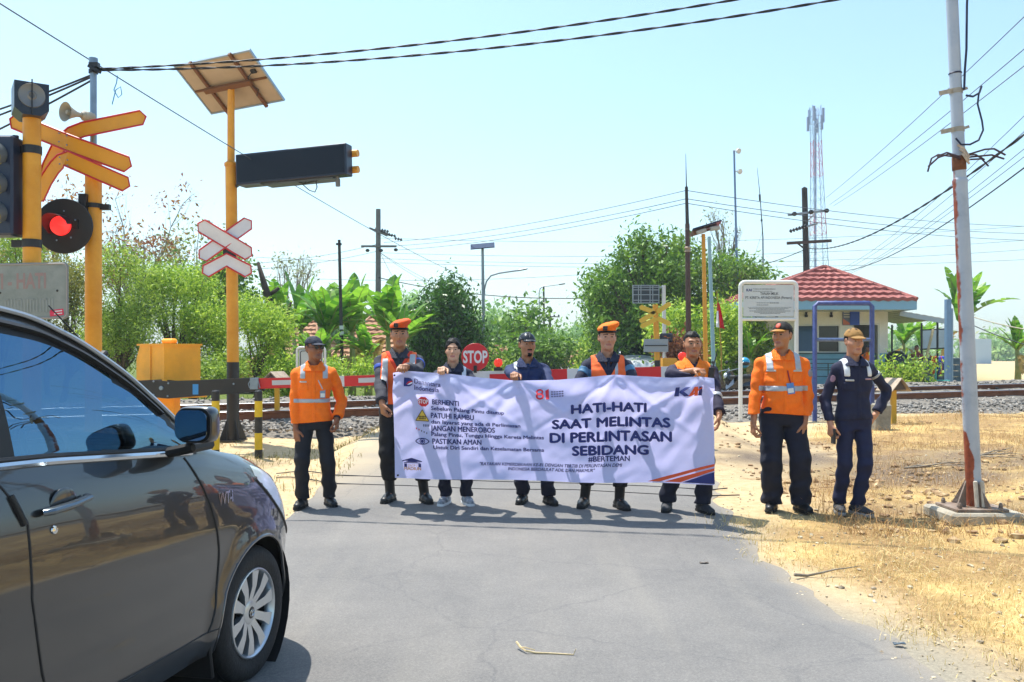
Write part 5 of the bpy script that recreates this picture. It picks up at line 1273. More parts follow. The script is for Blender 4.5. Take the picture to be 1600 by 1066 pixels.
m = MB(); text_on(m, 'TANAH MILIK', fn, -.17, .20, .115, .055, .012); text_on(m, 'PT. KERETA API INDONESIA (Persero)', fn, -.47, .47, .035, .052, .010)
text_on(m, 'PT KERETA API INDONESIA (PERSERO)', fn, -.32, .14, .225, .02, .008)
m.build('lettering', mat('sign_ink', '#3c4247', .6), spl, smooth=False)
m = MB(); text_on(m, 'KAI', fn, -.45, -.34, .19, .05, .035); m.build('logo', mat('logo_navy', '#27346f', .5), spl, smooth=False)
m = MB()
for (a, bq, z_, h_) in ((-.32, .06, .190, .012), (-.24, -.02, -.045, .012), (.02, .18, -.045, .022), (-.24, -.04, -.088, .014), (-.42, .42, -.135, .008), (-.40, .40, -.16, .012), (-.25, .30, -.185, .012), (-.39, .42, -.21, .012), (-.29, .33, -.235, .012), (-.18, .22, -.26, .012)):
    x_ = a
    while x_ < bq:
        ww_ = random.uniform(.02, .06); m.box(fn(x_ + ww_ / 2, z_), (ww_, .003, h_)); x_ += ww_ + .009
m.build('small_print', mat('sign_ink2', '#7f868a', .6), spl, smooth=False)
m = MB(); m.box((wr + .02, .05, .22), (.16, .16, .5)); 
# blue pipe frame
YF = 17.0; p = ground_at(1318, YF); root = thing('pipe_frame', 'dark blue rectangular pipe frame standing behind the thin man in navy', 'frame', p)
rl = lambda u, v: at(u, v, YF) - p
m = MB(); a, c_, z1, z2 = rl(1273, 500).x, rl(1362.5, 500).x, rl(1, 474).z, rl(1, 531).z
P = [(a, 0, -.05), (a, 0, z1 - .06), (a + .06, 0, z1), (c_ - .06, 0, z1), (c_, 0, z1 - .06), (c_, 0, -.05)]; m.tube(P, .047, 10); m.build('frame', navy_paint, root)
m = MB(); m.tube([(a, 0, z2), (c_, 0, z2)], .036, 8); m.build('cross_bar', mat('blue_grey_pipe', '#54688f', .5, 0, .3, 20), root)
# little roofed posts
def roofed_post(u, Y, v_top, v_eave, lab, flip=1):
    p = ground_at(u, Y); root = thing('roofed_marker', lab, 'marker post', p, 0, 'small roofed marker posts beside the track')
    z1 = at(u, v_top, Y).z - p.z; z0 = at(u, v_eave, Y).z - p.z; k = Y / F
    m = MB(); m.box((0, 0, z0 / 2), (.085, .085, z0)); m.build('post', mat('marker_yellow', '#c99a1c', .5), root, smooth=False)
    m = MB(); ry_ = Euler((0, 0, R(28) * flip)).to_matrix()
    for s in (-1, 1):
        P = [(0, -.19, z1 - z0), (0, .19, z1 - z0), (s * .27, .19, -.03), (s * .27, -.19, -.03)]; V = [ry_ @ Vector(q) + Vector((0, 0, z0)) for q in P]; V2 = [v + Vector((0, 0, .02)) for v in V]
        m.add(V + V2, [(0, 1, 2, 3), (7, 6, 5, 4), (0, 3, 7, 4), (1, 0, 4, 5), (2, 1, 5, 6), (3, 2, 6, 7)])
    m.build('roof', mat('marker_roof', '#8d7b66', .8, 0, .2, 8, col2='#b7a792'), root, smooth=False)
    m = MB(); G = [ry_ @ Vector(q) + Vector((0, 0, z0)) for q in ((-.18, -.15, 0), (.18, -.15, 0), (0, -.15, z1 - z0 - .03))]; G2 = [ry_ @ Vector(q) + Vector((0, 0, z0)) for q in ((-.18, .15, 0), (.18, .15, 0), (0, .15, z1 - z0 - .03))]; m.add(G + G2, [(0, 1, 2), (5, 4, 3), (0, 3, 4, 1), (1, 4, 5, 2), (2, 5, 3, 0)]); m.build('gable', mat('marker_gable', '#4a4038', .8), root, smooth=False)
roofed_post(1396, 16.6, 592, 609, 'small roofed yellow marker post beside the thin man in navy')
roofed_post(433, 17.0, 582, 596, 'small roofed marker post by the rails left of the man in the navy cap', -1)
# concrete marker stone
p = gpt(1376, 672); m = MB(); m.box((0, 0, .22), (.30, .22, .50), bev=.03, rot=(0, .05, .2)); o = m.build('marker_stone', mat('marker_concrete', '#8d8778', .9, 0, .25, 6, .4), smooth=False); o.location = p; tag(o, 'weathered concrete marker stone by the hand of the thin man in navy', 'marker stone')

# ---- leaning grey steel pole at right
pb = gpt(1536, 808); root = thing('steel_pole', 'big leaning grey steel pole with rust stains and flanged foot at right', 'pole', pb)
YP = pb.y; rl = lambda u, v, dy=0: at(u, v, YP + dy) - pb
pm = bpy.data.materials.new('peeling_grey_paint'); pm.use_nodes = True; t = pm.node_tree; b_ = t.nodes['Principled BSDF']; N = t.nodes.new; L = t.links.new
tc = N('ShaderNodeTexCoord'); sx = N('ShaderNodeSeparateXYZ'); L(tc.outputs['Object'], sx.inputs[0])
n1 = noise(5, 6, .7)
ml = N('ShaderNodeMath'); ml.operation = 'MULTIPLY_ADD'; L(sx.outputs['Z'], ml.inputs[0]); ml.inputs[1].default_value = .0375; ml.inputs[2].default_value = .100      # lean offset
ax_ = N('ShaderNodeMath'); ax_.operation = 'ADD'; L(sx.outputs['X'], ax_.inputs[0]); L(ml.outputs[0], ax_.inputs[1])
nn = N('ShaderNodeMath'); nn.operation = 'MULTIPLY_ADD'; L(n1.outputs['Fac'], nn.inputs[0]); nn.inputs[1].default_value = .06; L(ax_.outputs[0], nn.inputs[2])
rr_ = N('ShaderNodeValToRGB'); rr_.color_ramp.interpolation = 'EASE'; e = rr_.color_ramp.elements; e[0].position = .0; e[0].color = (1, 1, 1, 1); e[1].position = .006; e[1].color = (0, 0, 0, 1)
mr2 = N('ShaderNodeMapRange'); mr2.inputs[1].default_value = .55; mr2.inputs[2].default_value = .80; mr2.inputs[3].default_value = -.030; mr2.inputs[4].default_value = .019; L(sx.outputs['Z'], mr2.inputs[0]); ad2 = N('ShaderNodeMath'); L(nn.outputs[0], ad2.inputs[0]); L(mr2.outputs[0], ad2.inputs[1])
L(ad2.outputs[0], rr_.inputs['Fac'])
zl = N('ShaderNodeMapRange'); zl.inputs[1].default_value = 3.0; zl.inputs[2].default_value = 3.3; zl.inputs[3].default_value = 1; zl.inputs[4].default_value = 0; L(sx.outputs['Z'], zl.inputs[0])
mm = N('ShaderNodeMath'); mm.operation = 'MULTIPLY'; L(rr_.outputs['Color'], mm.inputs[0]); L(zl.outputs[0], mm.inputs[1])
rc1 = ramp(noise(16, 6, .7).outputs['Fac'], [(.3, '#6b2f1c'), (.55, '#93452a'), (.75, '#a8603c')]); gr1 = ramp(noise(2.5, 6, .7).outputs['Fac'], [(.3, '#8c97a8'), (.5, '#a5afbc'), (.75, '#b4bac2')])
L(mix(mm.outputs[0], gr1.outputs[0], rc1.outputs[0]), b_.inputs['Base Color']); b_.inputs['Roughness'].default_value = .5; b_.inputs['Metallic'].default_value = .15
m = MB(); A, B = rl(1523, 795), rl(1482, -120); J = A.lerp(B, .56)
m.tube([A, A.lerp(B, .28), J - (B - A).normalized() * .02], [.066, .065, .062], 20); m.tube([J, A.lerp(B, .7), A.lerp(B, .85), B], [.054, .052, .051, .05], 20)
m.lathe([(.063, -.03), (.067, 0), (.054, .025)], J, (B - A), 20); m.build('pole', pm, root)
pd_ = (B - A).normalized()
m = MB(); fz = A + Vector((-.03, 0, -.02)); m.box((fz.x, fz.y, -.0 + .09), (.46, .40, .025), bev=.004)
for a in (0, 1, 2, 3): d = Vector((math.cos(a * 1.571 + .5), math.sin(a * 1.571 + .5), 0)); m.prism([(.065, .1), (.20, .1), (.065, .33)], Vector((fz.x, fz.y, 0)) - Vector((-d.y, d.x, 0)) * .006, d, UZ, .012)
for a in (-1, 1):
    for c_ in (-1, 1): m.lathe([(.018, 0), (.018, .03), (.01, .05), (0, .05)], (fz.x + a * .18, fz.y + c_ * .15, .102), UZ, 6)
m.build('flange', mat('rust_flange', '#6e5a4c', .8, .1, .35, 9, .3, col2='#8f8073'), root, smooth=False)
m = MB(); m.box((fz.x + .02, fz.y, .02), (.66, .56, .11), bev=.02); m.build('footing', mat('footing_concrete', '#9d9584', .9, 0, .2, 6, .4), root, smooth=False)
m = MB()
for dx_ in (-.01, .05): m.box((fz.x + dx_, fz.y - .10, .22), (.035, .03, .24), rot=(R(-8), 0, 0), bev=.01)
m.build('pale_stiffener', mat('stiffener_pale', '#bdb3a1', .8, 0, .2, 10), root, smooth=False)
def pole_pt(v): 
    za = rl(1500, v).z; q = (za - A.z) / (B.z - A.z); return A.lerp(B, q)
# steel straps sticking out
for v, lg in ((143, .20), (203, .21)):
    c = pole_pt(v); m = MB(); m.lathe([(.053, -.022), (.0565, -.022), (.0565, .022), (.053, .022)], c, pd_, 20); m.build('band', mat('band_steel', '#9a9284', .5, .4, .2, 10), root)
    m = MB(); m.box(c + Vector((-.10, -.04, -.015)), (.17, .006, .04), rot=(0, R(-14), R(12))); m.box(c + Vector((.065, -.03, .015)), (.05, .006, .025), rot=(0, R(-20), 0)); m.build('strap', mat('strap_tan', '#a99f8e', .6, .2, .25, 25), root, smooth=False)
c = pole_pt(248); m = MB()
for (pts) in (((-.02, -.06, -.02), (-.14, -.10, .02), (-.25, -.12, -.02), (-.34, -.13, -.10)), ((-.02, -.05, .0), (-.16, .06, .05), (-.21, .08, .02), (-.24, .09, -.10)), ((-.02, -.06, .0), (-.12, -.02, .05), (-.2, 0, .02)),
              ((.04, -.06, .02), (.18, -.1, .06), (.25, -.12, .06), (.34, -.14, .0)), ((.04, -.05, .0), (.24, -.1, .01), (.34, -.12, -.03)), ((.05, -.05, -.02), (.14, -.12, -.03), (.19, -.14, -.10)), ((.03, -.05, .02), (.20, .1, .06), (.30, .13, .02))):
    m.tube([c + Vector(q) for q in pts], .0085, 6)
m.build('spikes', mat('spike_rust', '#3a2a33', .6, .3), root)
m = MB(); m.lathe([(.054, -.07), (.060, -.06), (.060, .05), (.054, .06)], c + Vector((0, 0, -.04)), pd_, 18); m.build('rust_wrap', mat('wrap_rust', '#6d4228', .8, 0, .3, 20), root)
m = MB()
for i in range(3): m.tube([c + Vector((-.05 + .02 * i, -.07, .11 - .04 * i)), c + Vector((.0, -.085, .07 - .03 * i)), c + Vector((.06, -.06, .0 - .03 * i))], .011, 6)
m.build('rope_wrap', mat('rope_pale', '#b5a99c', .8, 0, .3, 30), root)
c0 = pole_pt(150)
m = MB(); m.tube([c0 + Vector((.06, -.05, -.01)), c0 + Vector((.11, -.08, -.03)), c0 + Vector((.16, -.09, .0)), c0 + Vector((.18, -.09, .06))], .010, 6)
P = [c0 + Vector(q) for q in ((.155, -.09, -.01), (.145, -.09, -.10), (.19, -.08, -.25), (.20, -.08, -.33), (.16, -.08, -.42), (.08, -.085, -.46), (.0, -.085, -.46), (-.04, -.07, -.40))]; m.tube(P, .009, 6); m.build('loose_cable', mat('cable_navy', '#1b2340', .6), root)
m = MB(); cu = pole_pt(115); m.tube([cu + Vector((.12, -.02, 1.2)), cu + Vector((.09, -.03, .6)), cu + Vector((.075, -.05, .2)), cu + Vector((.06, -.05, 0)), cu + Vector((.055, -.05, -.16))], .011, 6)
m.lathe([(.053, -.008), (.058, 0), (.053, .008)], cu, pd_, 18); m.build('riser_cable', mat('cable_navy', '#1b2340', .6), root)

# ---------------------------------------------------------------- wires
def wire(name, label, A, B, sag, r, m=wire_m, group=None, n=26, extra=None):
    A, B = Vector(A), Vector(B); mb = MB()
    def pt(q): p = A.lerp(B, q); p.z -= sag * 4 * q * (1 - q); return p
    if extra:   # twisted bundle
        k = n * 4; d = (B - A).normalized(); s = d.cross(UZ).normalized(); u_ = s.cross(d)
        for ph in range(extra):
            mb.tube([pt(i / k) + (s * math.cos(i * .9 + ph * 6.283 / extra) + u_ * math.sin(i * .9 + ph * 6.283 / extra)) * r * 1.0 for i in range(k + 1)], r, 5)
    else: mb.tube([pt(i / n) for i in range(n + 1)], r, 5)
    o = mb.build(name, m, angle=180, origin=tuple(A)); tag(o, label, 'wire', group); return o
GW = 'overhead wires'
pt_top = at(150, 108, Y2); big_top = at(1484, -62, YP)
wire('power_cable', 'upper twisted black cable crossing the sky from the left pipe to the top edge', at(152, 108, Y2), at(1470, -60, YP), .17, .007, wire_m, GW, extra=2)
wire('power_cable', 'lower twisted black cable crossing the sky below its twin', at(152, 110, Y2), at(1484, -33, YP), .20, .007, wire_m, GW, extra=2)
for k, (v0, v1, lab) in enumerate([(116, 208, 'upper black cable leaving the left pipe towards the left edge'), (119, 222, 'middle black cable leaving the left pipe towards the left edge'), (124, 258, 'lowest black cable leaving the left pipe towards the left edge')]):
    wire('power_cable', lab, at(146, v0, Y2), at(-120, v1, Y2 + .6), .03, .011, wire_m, GW)
wire('thin_wire', 'thin diagonal wire running down from the top left corner behind the display board', at(-60, -32, 8.2), at(746, 441, 38), .25, .008, wire_g, GW)
ps = at(185, 124, 9.6); m = MB(); m.tube([ps + Vector(q) for q in ((-.01, 0, .04), (-.02, 0, -.04), (-.05, 0, -.12), (-.01, .02, -.2), (.03, .02, -.16), (.02, .01, -.08), (-.03, 0, -.12), (-.05, 0, -.2), (-.07, 0, -.28))], .006, 5); o = m.build('string_loop', mat('string_blue', '#5f9fc4', .7), origin=tuple(ps)); tag(o, 'tangled light blue string hanging from the thin diagonal wire', 'string')
for k, (v0, v1, v2, lab) in enumerate([(379, 298, 346, 'upper'), (385, 311, 357, 'middle'), (391, 318, 368, 'lower')]):
    wire('thin_wire', f'{lab} thin wire from the concrete utility pole up to the brown steel pole', at(600 + 9 * k, v0, 43.8), at(1071, v1, 28), .25, .011, wire_g, GW)
    wire('thin_wire', f'{lab} thin wire from the brown steel pole to the right edge', at(1074, v1, 28), at(1680, v2 + 8, 46), .35, .012, wire_g, GW)
for k, (u0, v0, u1, v1, lab) in enumerate([(1291, 309, 1640, -12, 'upper'), (1266, 330, 1640, 43, 'middle'), (1240, 334, 1640, 72, 'lower')]):
    wire('line_wire', f'{lab} bare line wire rising from the black utility pole to the upper right corner', at(u0 + (0, 30, 62)[k], v0 - (0, 10, 12)[k], 39.6), at(u1, v1, 14), .12, .009, wire_g, GW)
wire('power_cable', 'thick dark cable sagging from the black utility pole past the steel pole', at(1263, 388, 39.6), at(1640, 180, 12.5), .62, .013, wire_m, GW, extra=2)
wire('power_cable', 'second dark cable sagging below the thick one at right', at(1300, 424, 39.6), at(1640, 232, 13), .52, .013, wire_m, GW)
for k, (v0, v1, lab) in enumerate([(422, 142, 'topmost'), (428, 170, 'second'), (436, 200, 'third'), (440, 214, 'lowest')]):
    wire('thin_wire', f'{lab} of the four faint wires fanning to the right edge above the guard post', at(1310 - 6 * k, v0, 45), at(1640, v1, 15), .4, .007, wire_g, GW)
wire('power_cable', 'dark cable from the concrete utility pole past the street lamp to the shade tree', at(592, 434, 43.8), at(960, 464, 40), .42, .022, wire_m, GW)
wire('power_cable', 'dark cable from the grove at centre right up to the black utility pole', at(1150, 423, 40), at(1262, 388, 39.7), .12, .018, wire_m, GW)
for k, (u0, v0, u1, v1, lab) in enumerate([(592, 372, 1620, 352, 'highest'), (592, 395, 1620, 374, 'second'), (592, 404, 1620, 389, 'third'), (400, 402, 1620, 405, 'fourth'), (400, 432, 1100, 412, 'fifth')]):
    wire('thin_wire', f'{lab} of the faint level wires running behind the trees across the sky', at(u0, v0, 62), at(u1, v1, 66), .7, .014, wire_g, GW)
for k, (v0, v1) in enumerate([(388, 404), (399, 412)]):
    wire('thin_wire', ['upper', 'lower'][k] + ' thin wire from the concrete utility pole out to the left behind the solar post', at(588, v0 - 6, 43.8), at(300, v1 + 10, 40), .3, .011, wire_g, GW)
for k, (a_, lab) in enumerate([((640, 470), 'left'), ((700, 455), 'middle'), ((745, 470), 'right')]):
    wire('thin_wire', f'{lab} service wire slanting down from the concrete utility pole to the trees', at(594, 395, 43.8), at(a_[0], a_[1], 50), .2, .010, wire_g, GW)
wire('power_cable', 'pale rope like cable at the right edge below the steel pole', at(1500, 488, 34), at(1640, 520, 26), .1, .02, mat('rope_tan', '#a39b86', .8), GW)
wire('power_cable', 'dark cable at the right edge below the pale rope like cable', at(1500, 498, 34), at(1640, 548, 26), .12, .018, wire_m, GW)
wire('thin_wire', 'guy wire of the antenna beside the lamp mast', at(1192, 360, 42), at(1140, 520, 42), 0, .007, wire_g, GW)
# ------------------------------------------------------------------ vehicles
def paint_mat(name, col, metal=.5):
    if name in MATS: return MATS[name]
    m = mat(name, col, .32, metal, coat=1.0); n = m.node_tree
    b = n.nodes['Principled BSDF']; b.inputs['Coat IOR'].default_value = 1.62
    tcn = n.nodes.new('ShaderNodeTexCoord'); nz = n.nodes.new('ShaderNodeTexNoise'); nz.inputs['Scale'].default_value = 2.2; nz.inputs['Detail'].default_value = 2
    bp = n.nodes.new('ShaderNodeBump'); bp.inputs['Strength'].default_value = .10; bp.inputs['Distance'].default_value = .02
    n.links.new(tcn.outputs['Object'], nz.inputs['Vector']); n.links.new(nz.outputs['Fac'], bp.inputs['Height']); n.links.new(bp.outputs['Normal'], b.inputs['Coat Normal'])
    return m
def glass_mat(name, tint, ior=1.5):
    if name in MATS: return MATS[name]
    m = bpy.data.materials.new(name); m.use_nodes = True; t = m.node_tree; t.nodes.remove(t.nodes['Principled BSDF'])
    fr = t.nodes.new('ShaderNodeFresnel'); fr.inputs['IOR'].default_value = ior; gl = t.nodes.new('ShaderNodeBsdfGlossy'); gl.inputs['Roughness'].default_value = .005
    tr = t.nodes.new('ShaderNodeBsdfTransparent'); tr.inputs['Color'].default_value = (*tint, 1); mx = t.nodes.new('ShaderNodeMixShader')
    mu = t.nodes.new('ShaderNodeMath'); mu.operation = 'MULTIPLY'; mu.inputs[1].default_value = .5; t.links.new(fr.outputs[0], mu.inputs[0]); gl.inputs['Color'].default_value = (.22, .42, .62, 1); t.links.new(mu.outputs[0], mx.inputs[0]); t.links.new(tr.outputs[0], mx.inputs[1]); t.links.new(gl.outputs[0], mx.inputs[2]); t.links.new(mx.outputs[0], t.nodes['Material Output'].inputs['Surface'])
    MATS[name] = m; return m
chrome = mat('chrome', '#d6d9dc', .08, 1.0)
tyre_m = mat('tyre_rubber', '#1b1b1c', .78, 0, .25, 20, .25, 60)
alloy = mat('alloy_silver', '#c4c9cd', .3, .85)
plast = mat('black_plastic', '#141517', .55)
glass_t = glass_mat('tinted_glass', (.24, .29, .32), 1.5)
lens_m = mat('headlight_glass', '#dfe6ea', .12, 0, coat=1.0)
tI = lambda x, tab: float(np.interp(x, [a for a, *_ in tab], [q[1] for q in tab]))
T_W = [(-3.38, .66), (-3.3, .74), (-3.1, .79), (-2.6, .82), (-1.5, .825), (-.4, .822), (0, .818), (.15, .806), (.32, .778), (.46, .735), (.56, .68), (.63, .61), (.68, .53), (.71, .44), (.725, .36)]
T_ZS = [(-3.38, 1.08), (-3.3, 1.17), (-2.5, 1.19), (-1.5, 1.155), (-1.27, 1.145), (-.54, 1.09), (-.38, 1.075), (-.2, 1.035), (0, .99), (.2, .935), (.35, .885), (.5, .80), (.6, .73), (.68, .65), (.725, .58)]
T_RY = [(-3.38, .60), (-3.3, .565), (-3.15, .555), (-2.8, .565), (-2, .572), (-1.4, .578), (-1.15, .592), (-.95, .618), (-.75, .655), (-.55, .70), (-.42, .725), (-.3, .735), (-.2, .73), (0, .71), (.2, .68), (.4, .62), (.55, .54), (.66, .42), (.725, .28)]
T_RZ = [(-3.38, 1.10), (-3.3, 1.40), (-3.15, 1.61), (-2.8, 1.655), (-2, 1.67), (-1.4, 1.652), (-1.15, 1.612), (-.95, 1.535), (-.75, 1.42), (-.55, 1.265), (-.42, 1.155), (-.34, 1.10), (-.2, 1.065), (0, 1.03), (.2, .975), (.4, .885), (.55, .79), (.66, .70), (.725, .61)]
T_CZ = [(-3.38, 1.12), (-3.3, 1.45), (-3.15, 1.66), (-2.6, 1.71), (-1.6, 1.71), (-1.2, 1.675), (-1.0, 1.60), (-.7, 1.44), (-.4, 1.26), (-.2, 1.13), (-.1, 1.095), (0, 1.08), (.2, 1.03), (.4, .94), (.55, .85), (.66, .75), (.725, .64)]
T_P = [(0, .935), (.08, .968), (.17, .987), (.24, .989), (.31, .984), (.40, .990), (.52, 1.0), (.62, 1.0), (.74, .992), (.84, .978), (.92, .955), (.97, .935), (1, .918)]
def smooth_tab(tab):
    xs = np.linspace(tab[0][0], tab[-1][0], 400); ys = np.interp(xs, [a for a, *_ in tab], [q[1] for q in tab])
    kx = np.ones(13) / 13; yp = np.pad(ys, 6, mode='reflect', reflect_type='odd'); ys = np.convolve(yp, kx, 'valid'); return list(zip(xs, ys))
T_W, T_ZS, T_RY, T_RZ, T_CZ = map(smooth_tab, (T_W, T_ZS, T_RY, T_RZ, T_CZ))
AR, AZ, WB = .352, .305, 2.655
def car_side(x, t, sg):
    W_, zs = tI(x, T_W), tI(x, T_ZS); zb = .235 + .03 * sstep(.3, .7, x); z = zb + (zs - zb) * t
    y = W_ * tI(t, T_P)
    for xc in (0.0, -WB):
        r_ = math.hypot(x - xc, z - AZ); y += .020 * math.exp(-((r_ - AR - .01) / .045) ** 2) * (1 if z < .75 else 0)
    return Vector((x, sg * y, z))
def build_car(name, label, loc, heading, paint, full=True, group=None):
    root = thing(name, label, 'car', loc, heading, group)
    xs = sorted(set(np.round(np.concatenate([np.arange(-3.38, -1.6, .04 if full else .1), np.arange(-1.6, .6, .022 if full else .08), np.arange(.6, .7251, .0125), [.725]]), 4)))
    ns, ng, ntp = (30, 12, 10) if full else (14, 6, 6)
    ts = np.linspace(0, 1, ns); V = []; meta = []
    half = {}
    for sg in (-1, 1):
        for i, x in enumerate(xs):
            R_ = Vector((x, sg * tI(x, T_RY), tI(x, T_RZ))); B_ = car_side(x, 1, sg); cz = tI(x, T_CZ)
            if R_.z < B_.z + .004: R_.z = B_.z + .004
            if cz < R_.z + .004: cz = R_.z + .004
            col = [car_side(x, q, sg) for q in ts]
            for j in range(1, ng + 1):
                q = j / ng; p = B_.lerp(R_, q); p.y += sg * .022 * math.sin(math.pi * q) * min(1, (R_.z - B_.z) / .3); col.append(p)
            for j in range(1, ntp + 1):
                q = j / ntp; col.append(Vector((x, R_.y * (1 - q), R_.z + (cz - R_.z) * (1 - (1 - q) ** 2))))
            # pull arch vertices on to the circle
            for j in range(ns):
                p = col[j]
                for xc in (0.0, -WB):
                    r_ = math.hypot(p.x - xc, p.z - AZ)
                    if abs(r_ - AR) < (.016 if full else .05) and r_ > 1e-3: s = AR / r_; p.x = xc + (p.x - xc) * s; p.z = AZ + (p.z - AZ) * s
            half[(sg, i)] = len(V); V += col
    NC = ns + ng + ntp
    groups = {k: [] for k in ('body', 'door_l', 'door_r', 'rdoor_l', 'rdoor_r', 'frame_l', 'frame_r', 'rframe_l', 'rframe_r', 'win_l', 'win_r', 'rwin_l', 'rwin_r', 'wind', 'light_l', 'light_r', 'skirt_l', 'skirt_r', 'bump')}
    for sg in (-1, 1):
        sd = 'r' if sg < 0 else 'l'
        for i in range(len(xs) - 1):
            a, bq = half[(sg, i)], half[(sg, i + 1)]
            for j in range(NC - 1):
                q = (a + j, bq + j, bq + j + 1, a + j + 1) if sg > 0 else (a + j, a + j + 1, bq + j + 1, bq + j)
                c = sum((V[k] for k in q), Vector()) / 4; x = c.x; g = 'body'
                if j < ns - 1:
                    if any(math.hypot(x - xc, c.z - AZ) < AR - .002 for xc in (0.0, -WB)): continue
                    sm_f = -.52 + .17 * math.sin(math.pi * min(1, max(0, (1.08 - c.z) / .76)) * .82)      # front door edge
                    sm_r = -1.42 - .10 * max(0, (c.z - 1.0)) / .15 + .10 * max(0, (.75 - c.z)) / .4
                    if c.z < .345 and -2.3 < x < -.33: g = 'skirt_' + sd
                    elif sm_r < x < sm_f and c.z > .345: g = 'door_' + sd
                    elif -2.35 < x <= sm_r and c.z > .345: g = 'rdoor_' + sd
                    elif x > .04 and (c.z - .235) / (tI(x, T_ZS) - .235) > .93 - .36 * (x - .04) / .5 and x < .52: g = 'light_' + sd
                elif j < ns - 1 + ng:
                    q_ = (j - ns + 1.5) / ng; B_, R_ = car_side(x, 1, sg), Vector((x, sg * tI(x, T_RY), tI(x, T_RZ))); hgt = R_.z - B_.z
                    if x < -.42 and x > -3.2:
                        zt_ = R_.z - c.z; zb_ = c.z - B_.z
                        front = x < -1.44
                        if zt_ > .075 and zb_ > .018 and hgt > .12 and not (-1.49 < x < -1.405) and x > -3.05 and not (-2.34 < x < -2.27): g = ('win_' if x > -1.44 else 'rwin_') + sd
                        elif (zt_ > .035 or -1.49 < x < -1.405 or -2.34 < x < -2.27): g = ('frame_' if x > -1.44 else 'rframe_') + sd
                else:
                    if -1.13 < x < -.22 and j >= ns + ng: g = 'wind'
                groups[g].append(q)
    for k in (0, len(xs) - 1):     # close nose and tail
        a, bq = half[(-1, k)], half[(1, k)]
        for j in range(NC - 1):
            f = (a + j, bq + j, bq + j + 1, a + j + 1); groups['body'].append(f if k else tuple(reversed(f)))
    allf = [f for g in groups.values() for f in g]
    tmp = bpy.data.meshes.new('tmp'); tmp.from_pydata([tuple(v) for v in V], [], allf); tmp.update()
    VN = np.array([v.vector for v in tmp.vertex_normals]) if hasattr(tmp, 'vertex_normals') else np.array([v.normal for v in tmp.vertices]); bpy.data.meshes.remove(tmp)
    def piece(nm, key, m, parent):
        fs = groups[key]
        if not fs: return None
        used = sorted({i for f in fs for i in f}); mp = {o: n for n, o in enumerate(used)}
        o = link_mesh(nm, [tuple(V[i]) for i in used], [tuple(mp[i] for i in f) for f in fs], m, parent, angle=180)
        o.data.normals_split_custom_set_from_vertices([tuple(VN[i]) for i in used]); return o
    body = piece('body', 'body', paint, root)
    wind = piece('windscreen', 'wind', glass_t, root)
    for sd, sg in (('r', -1), ('l', 1)):
        dr = piece('front_door', 'door_' + sd, paint, root); rd = piece('rear_door', 'rdoor_' + sd, paint, root)
        piece('window_frame', 'frame_' + sd, plast, dr); piece('window_frame', 'rframe_' + sd, plast, rd)
        piece('side_window', 'win_' + sd, glass_t, dr); piece('side_window', 'rwin_' + sd, glass_t, rd)
        piece('side_skirt', 'skirt_' + sd, paint, root); piece('headlight', 'light_' + sd, lens_m, root)
        def onside(x, z, out=.0):
            zs = tI(x, T_ZS); zb = .235 + .03 * float(sstep(.3, .7, x)); p = car_side(x, (z - zb) / (zs - zb), sg); p.y += sg * out; return p
        # seams
        fz = np.linspace(.347, 1.075, 22); m = MB(); m.tube([onside(-.52 + .17 * math.sin(math.pi * min(1, max(0, (1.08 - z)) / .76) * .82), z, .0) for z in fz], .0052, 6)
        m.tube([onside(-1.42 - .10 * max(0, (z - 1.0)) / .15 + .10 * max(0, (.75 - z)) / .4, z, -.0005) for z in np.linspace(.347, 1.14, 22)], .0045, 6)
        m.tube([onside(x, .346, -.001) for x in np.linspace(-2.3, -.36, 30)], .004, 6)
        m.tube([onside(-.345, z, -.001) for z in np.linspace(.25, .345, 4)], .0035, 6); m.build('door_seam', plast, dr)
        m = MB(); m.tube([onside(x, .235 + .03 * float(sstep(.3, .7, x)) + (tI(x, T_ZS) - .25) * (.93 - .36 * (x - .04) / .5), .0) for x in np.linspace(.04, .52, 20)], .0075, 6); m.build('headlight_seal', plast, root)
        # chrome belt line
        m = MB(); m.tube([car_side(x, 1, sg) + Vector((0, sg * .004, .008)) for x in np.linspace(-.46, -3.0, 50)], .0115, 6); m.build('belt_trim', mat('belt_chrome', '#cfd3d6', .15, .9), root)
        m = MB(); m.tube([car_side(x, 1, sg) + Vector((0, sg * .001, .024)) for x in np.linspace(-.46, -3.0, 50)], .010, 6); m.build('window_seal', plast, root)
        m = MB(); m.tube([Vector((x, sg * (tI(x, T_RY) + .006), tI(x, T_RZ) + .004)) for x in np.linspace(-.36, -1.35, 40)], .009, 6); m.build('pillar_trim', mat('trim_pale', '#aab0b4', .3, .5), root)
        # arch lip and wheel housing
        for xc in (0.0, -WB):
            m = MB(); P = []
            for k in range(33):
                a = R(-16 + 212 * k / 32); x, z = xc + AR * math.cos(a), AZ + AR * math.sin(a)
                if z > .24: P.append(onside(x, z, -.004))
            m.tube(P, .009, 6); m.build('arch_lip', paint, root)
            m = MB(); m.lathe([(AR + .02, .0), (AR + .02, .34), (0, .34)], (xc, sg * .815 - sg * .02, AZ), (0, -sg, 0), 28); m.build('wheel_housing', mat('housing_black', '#08080a', .9), root)
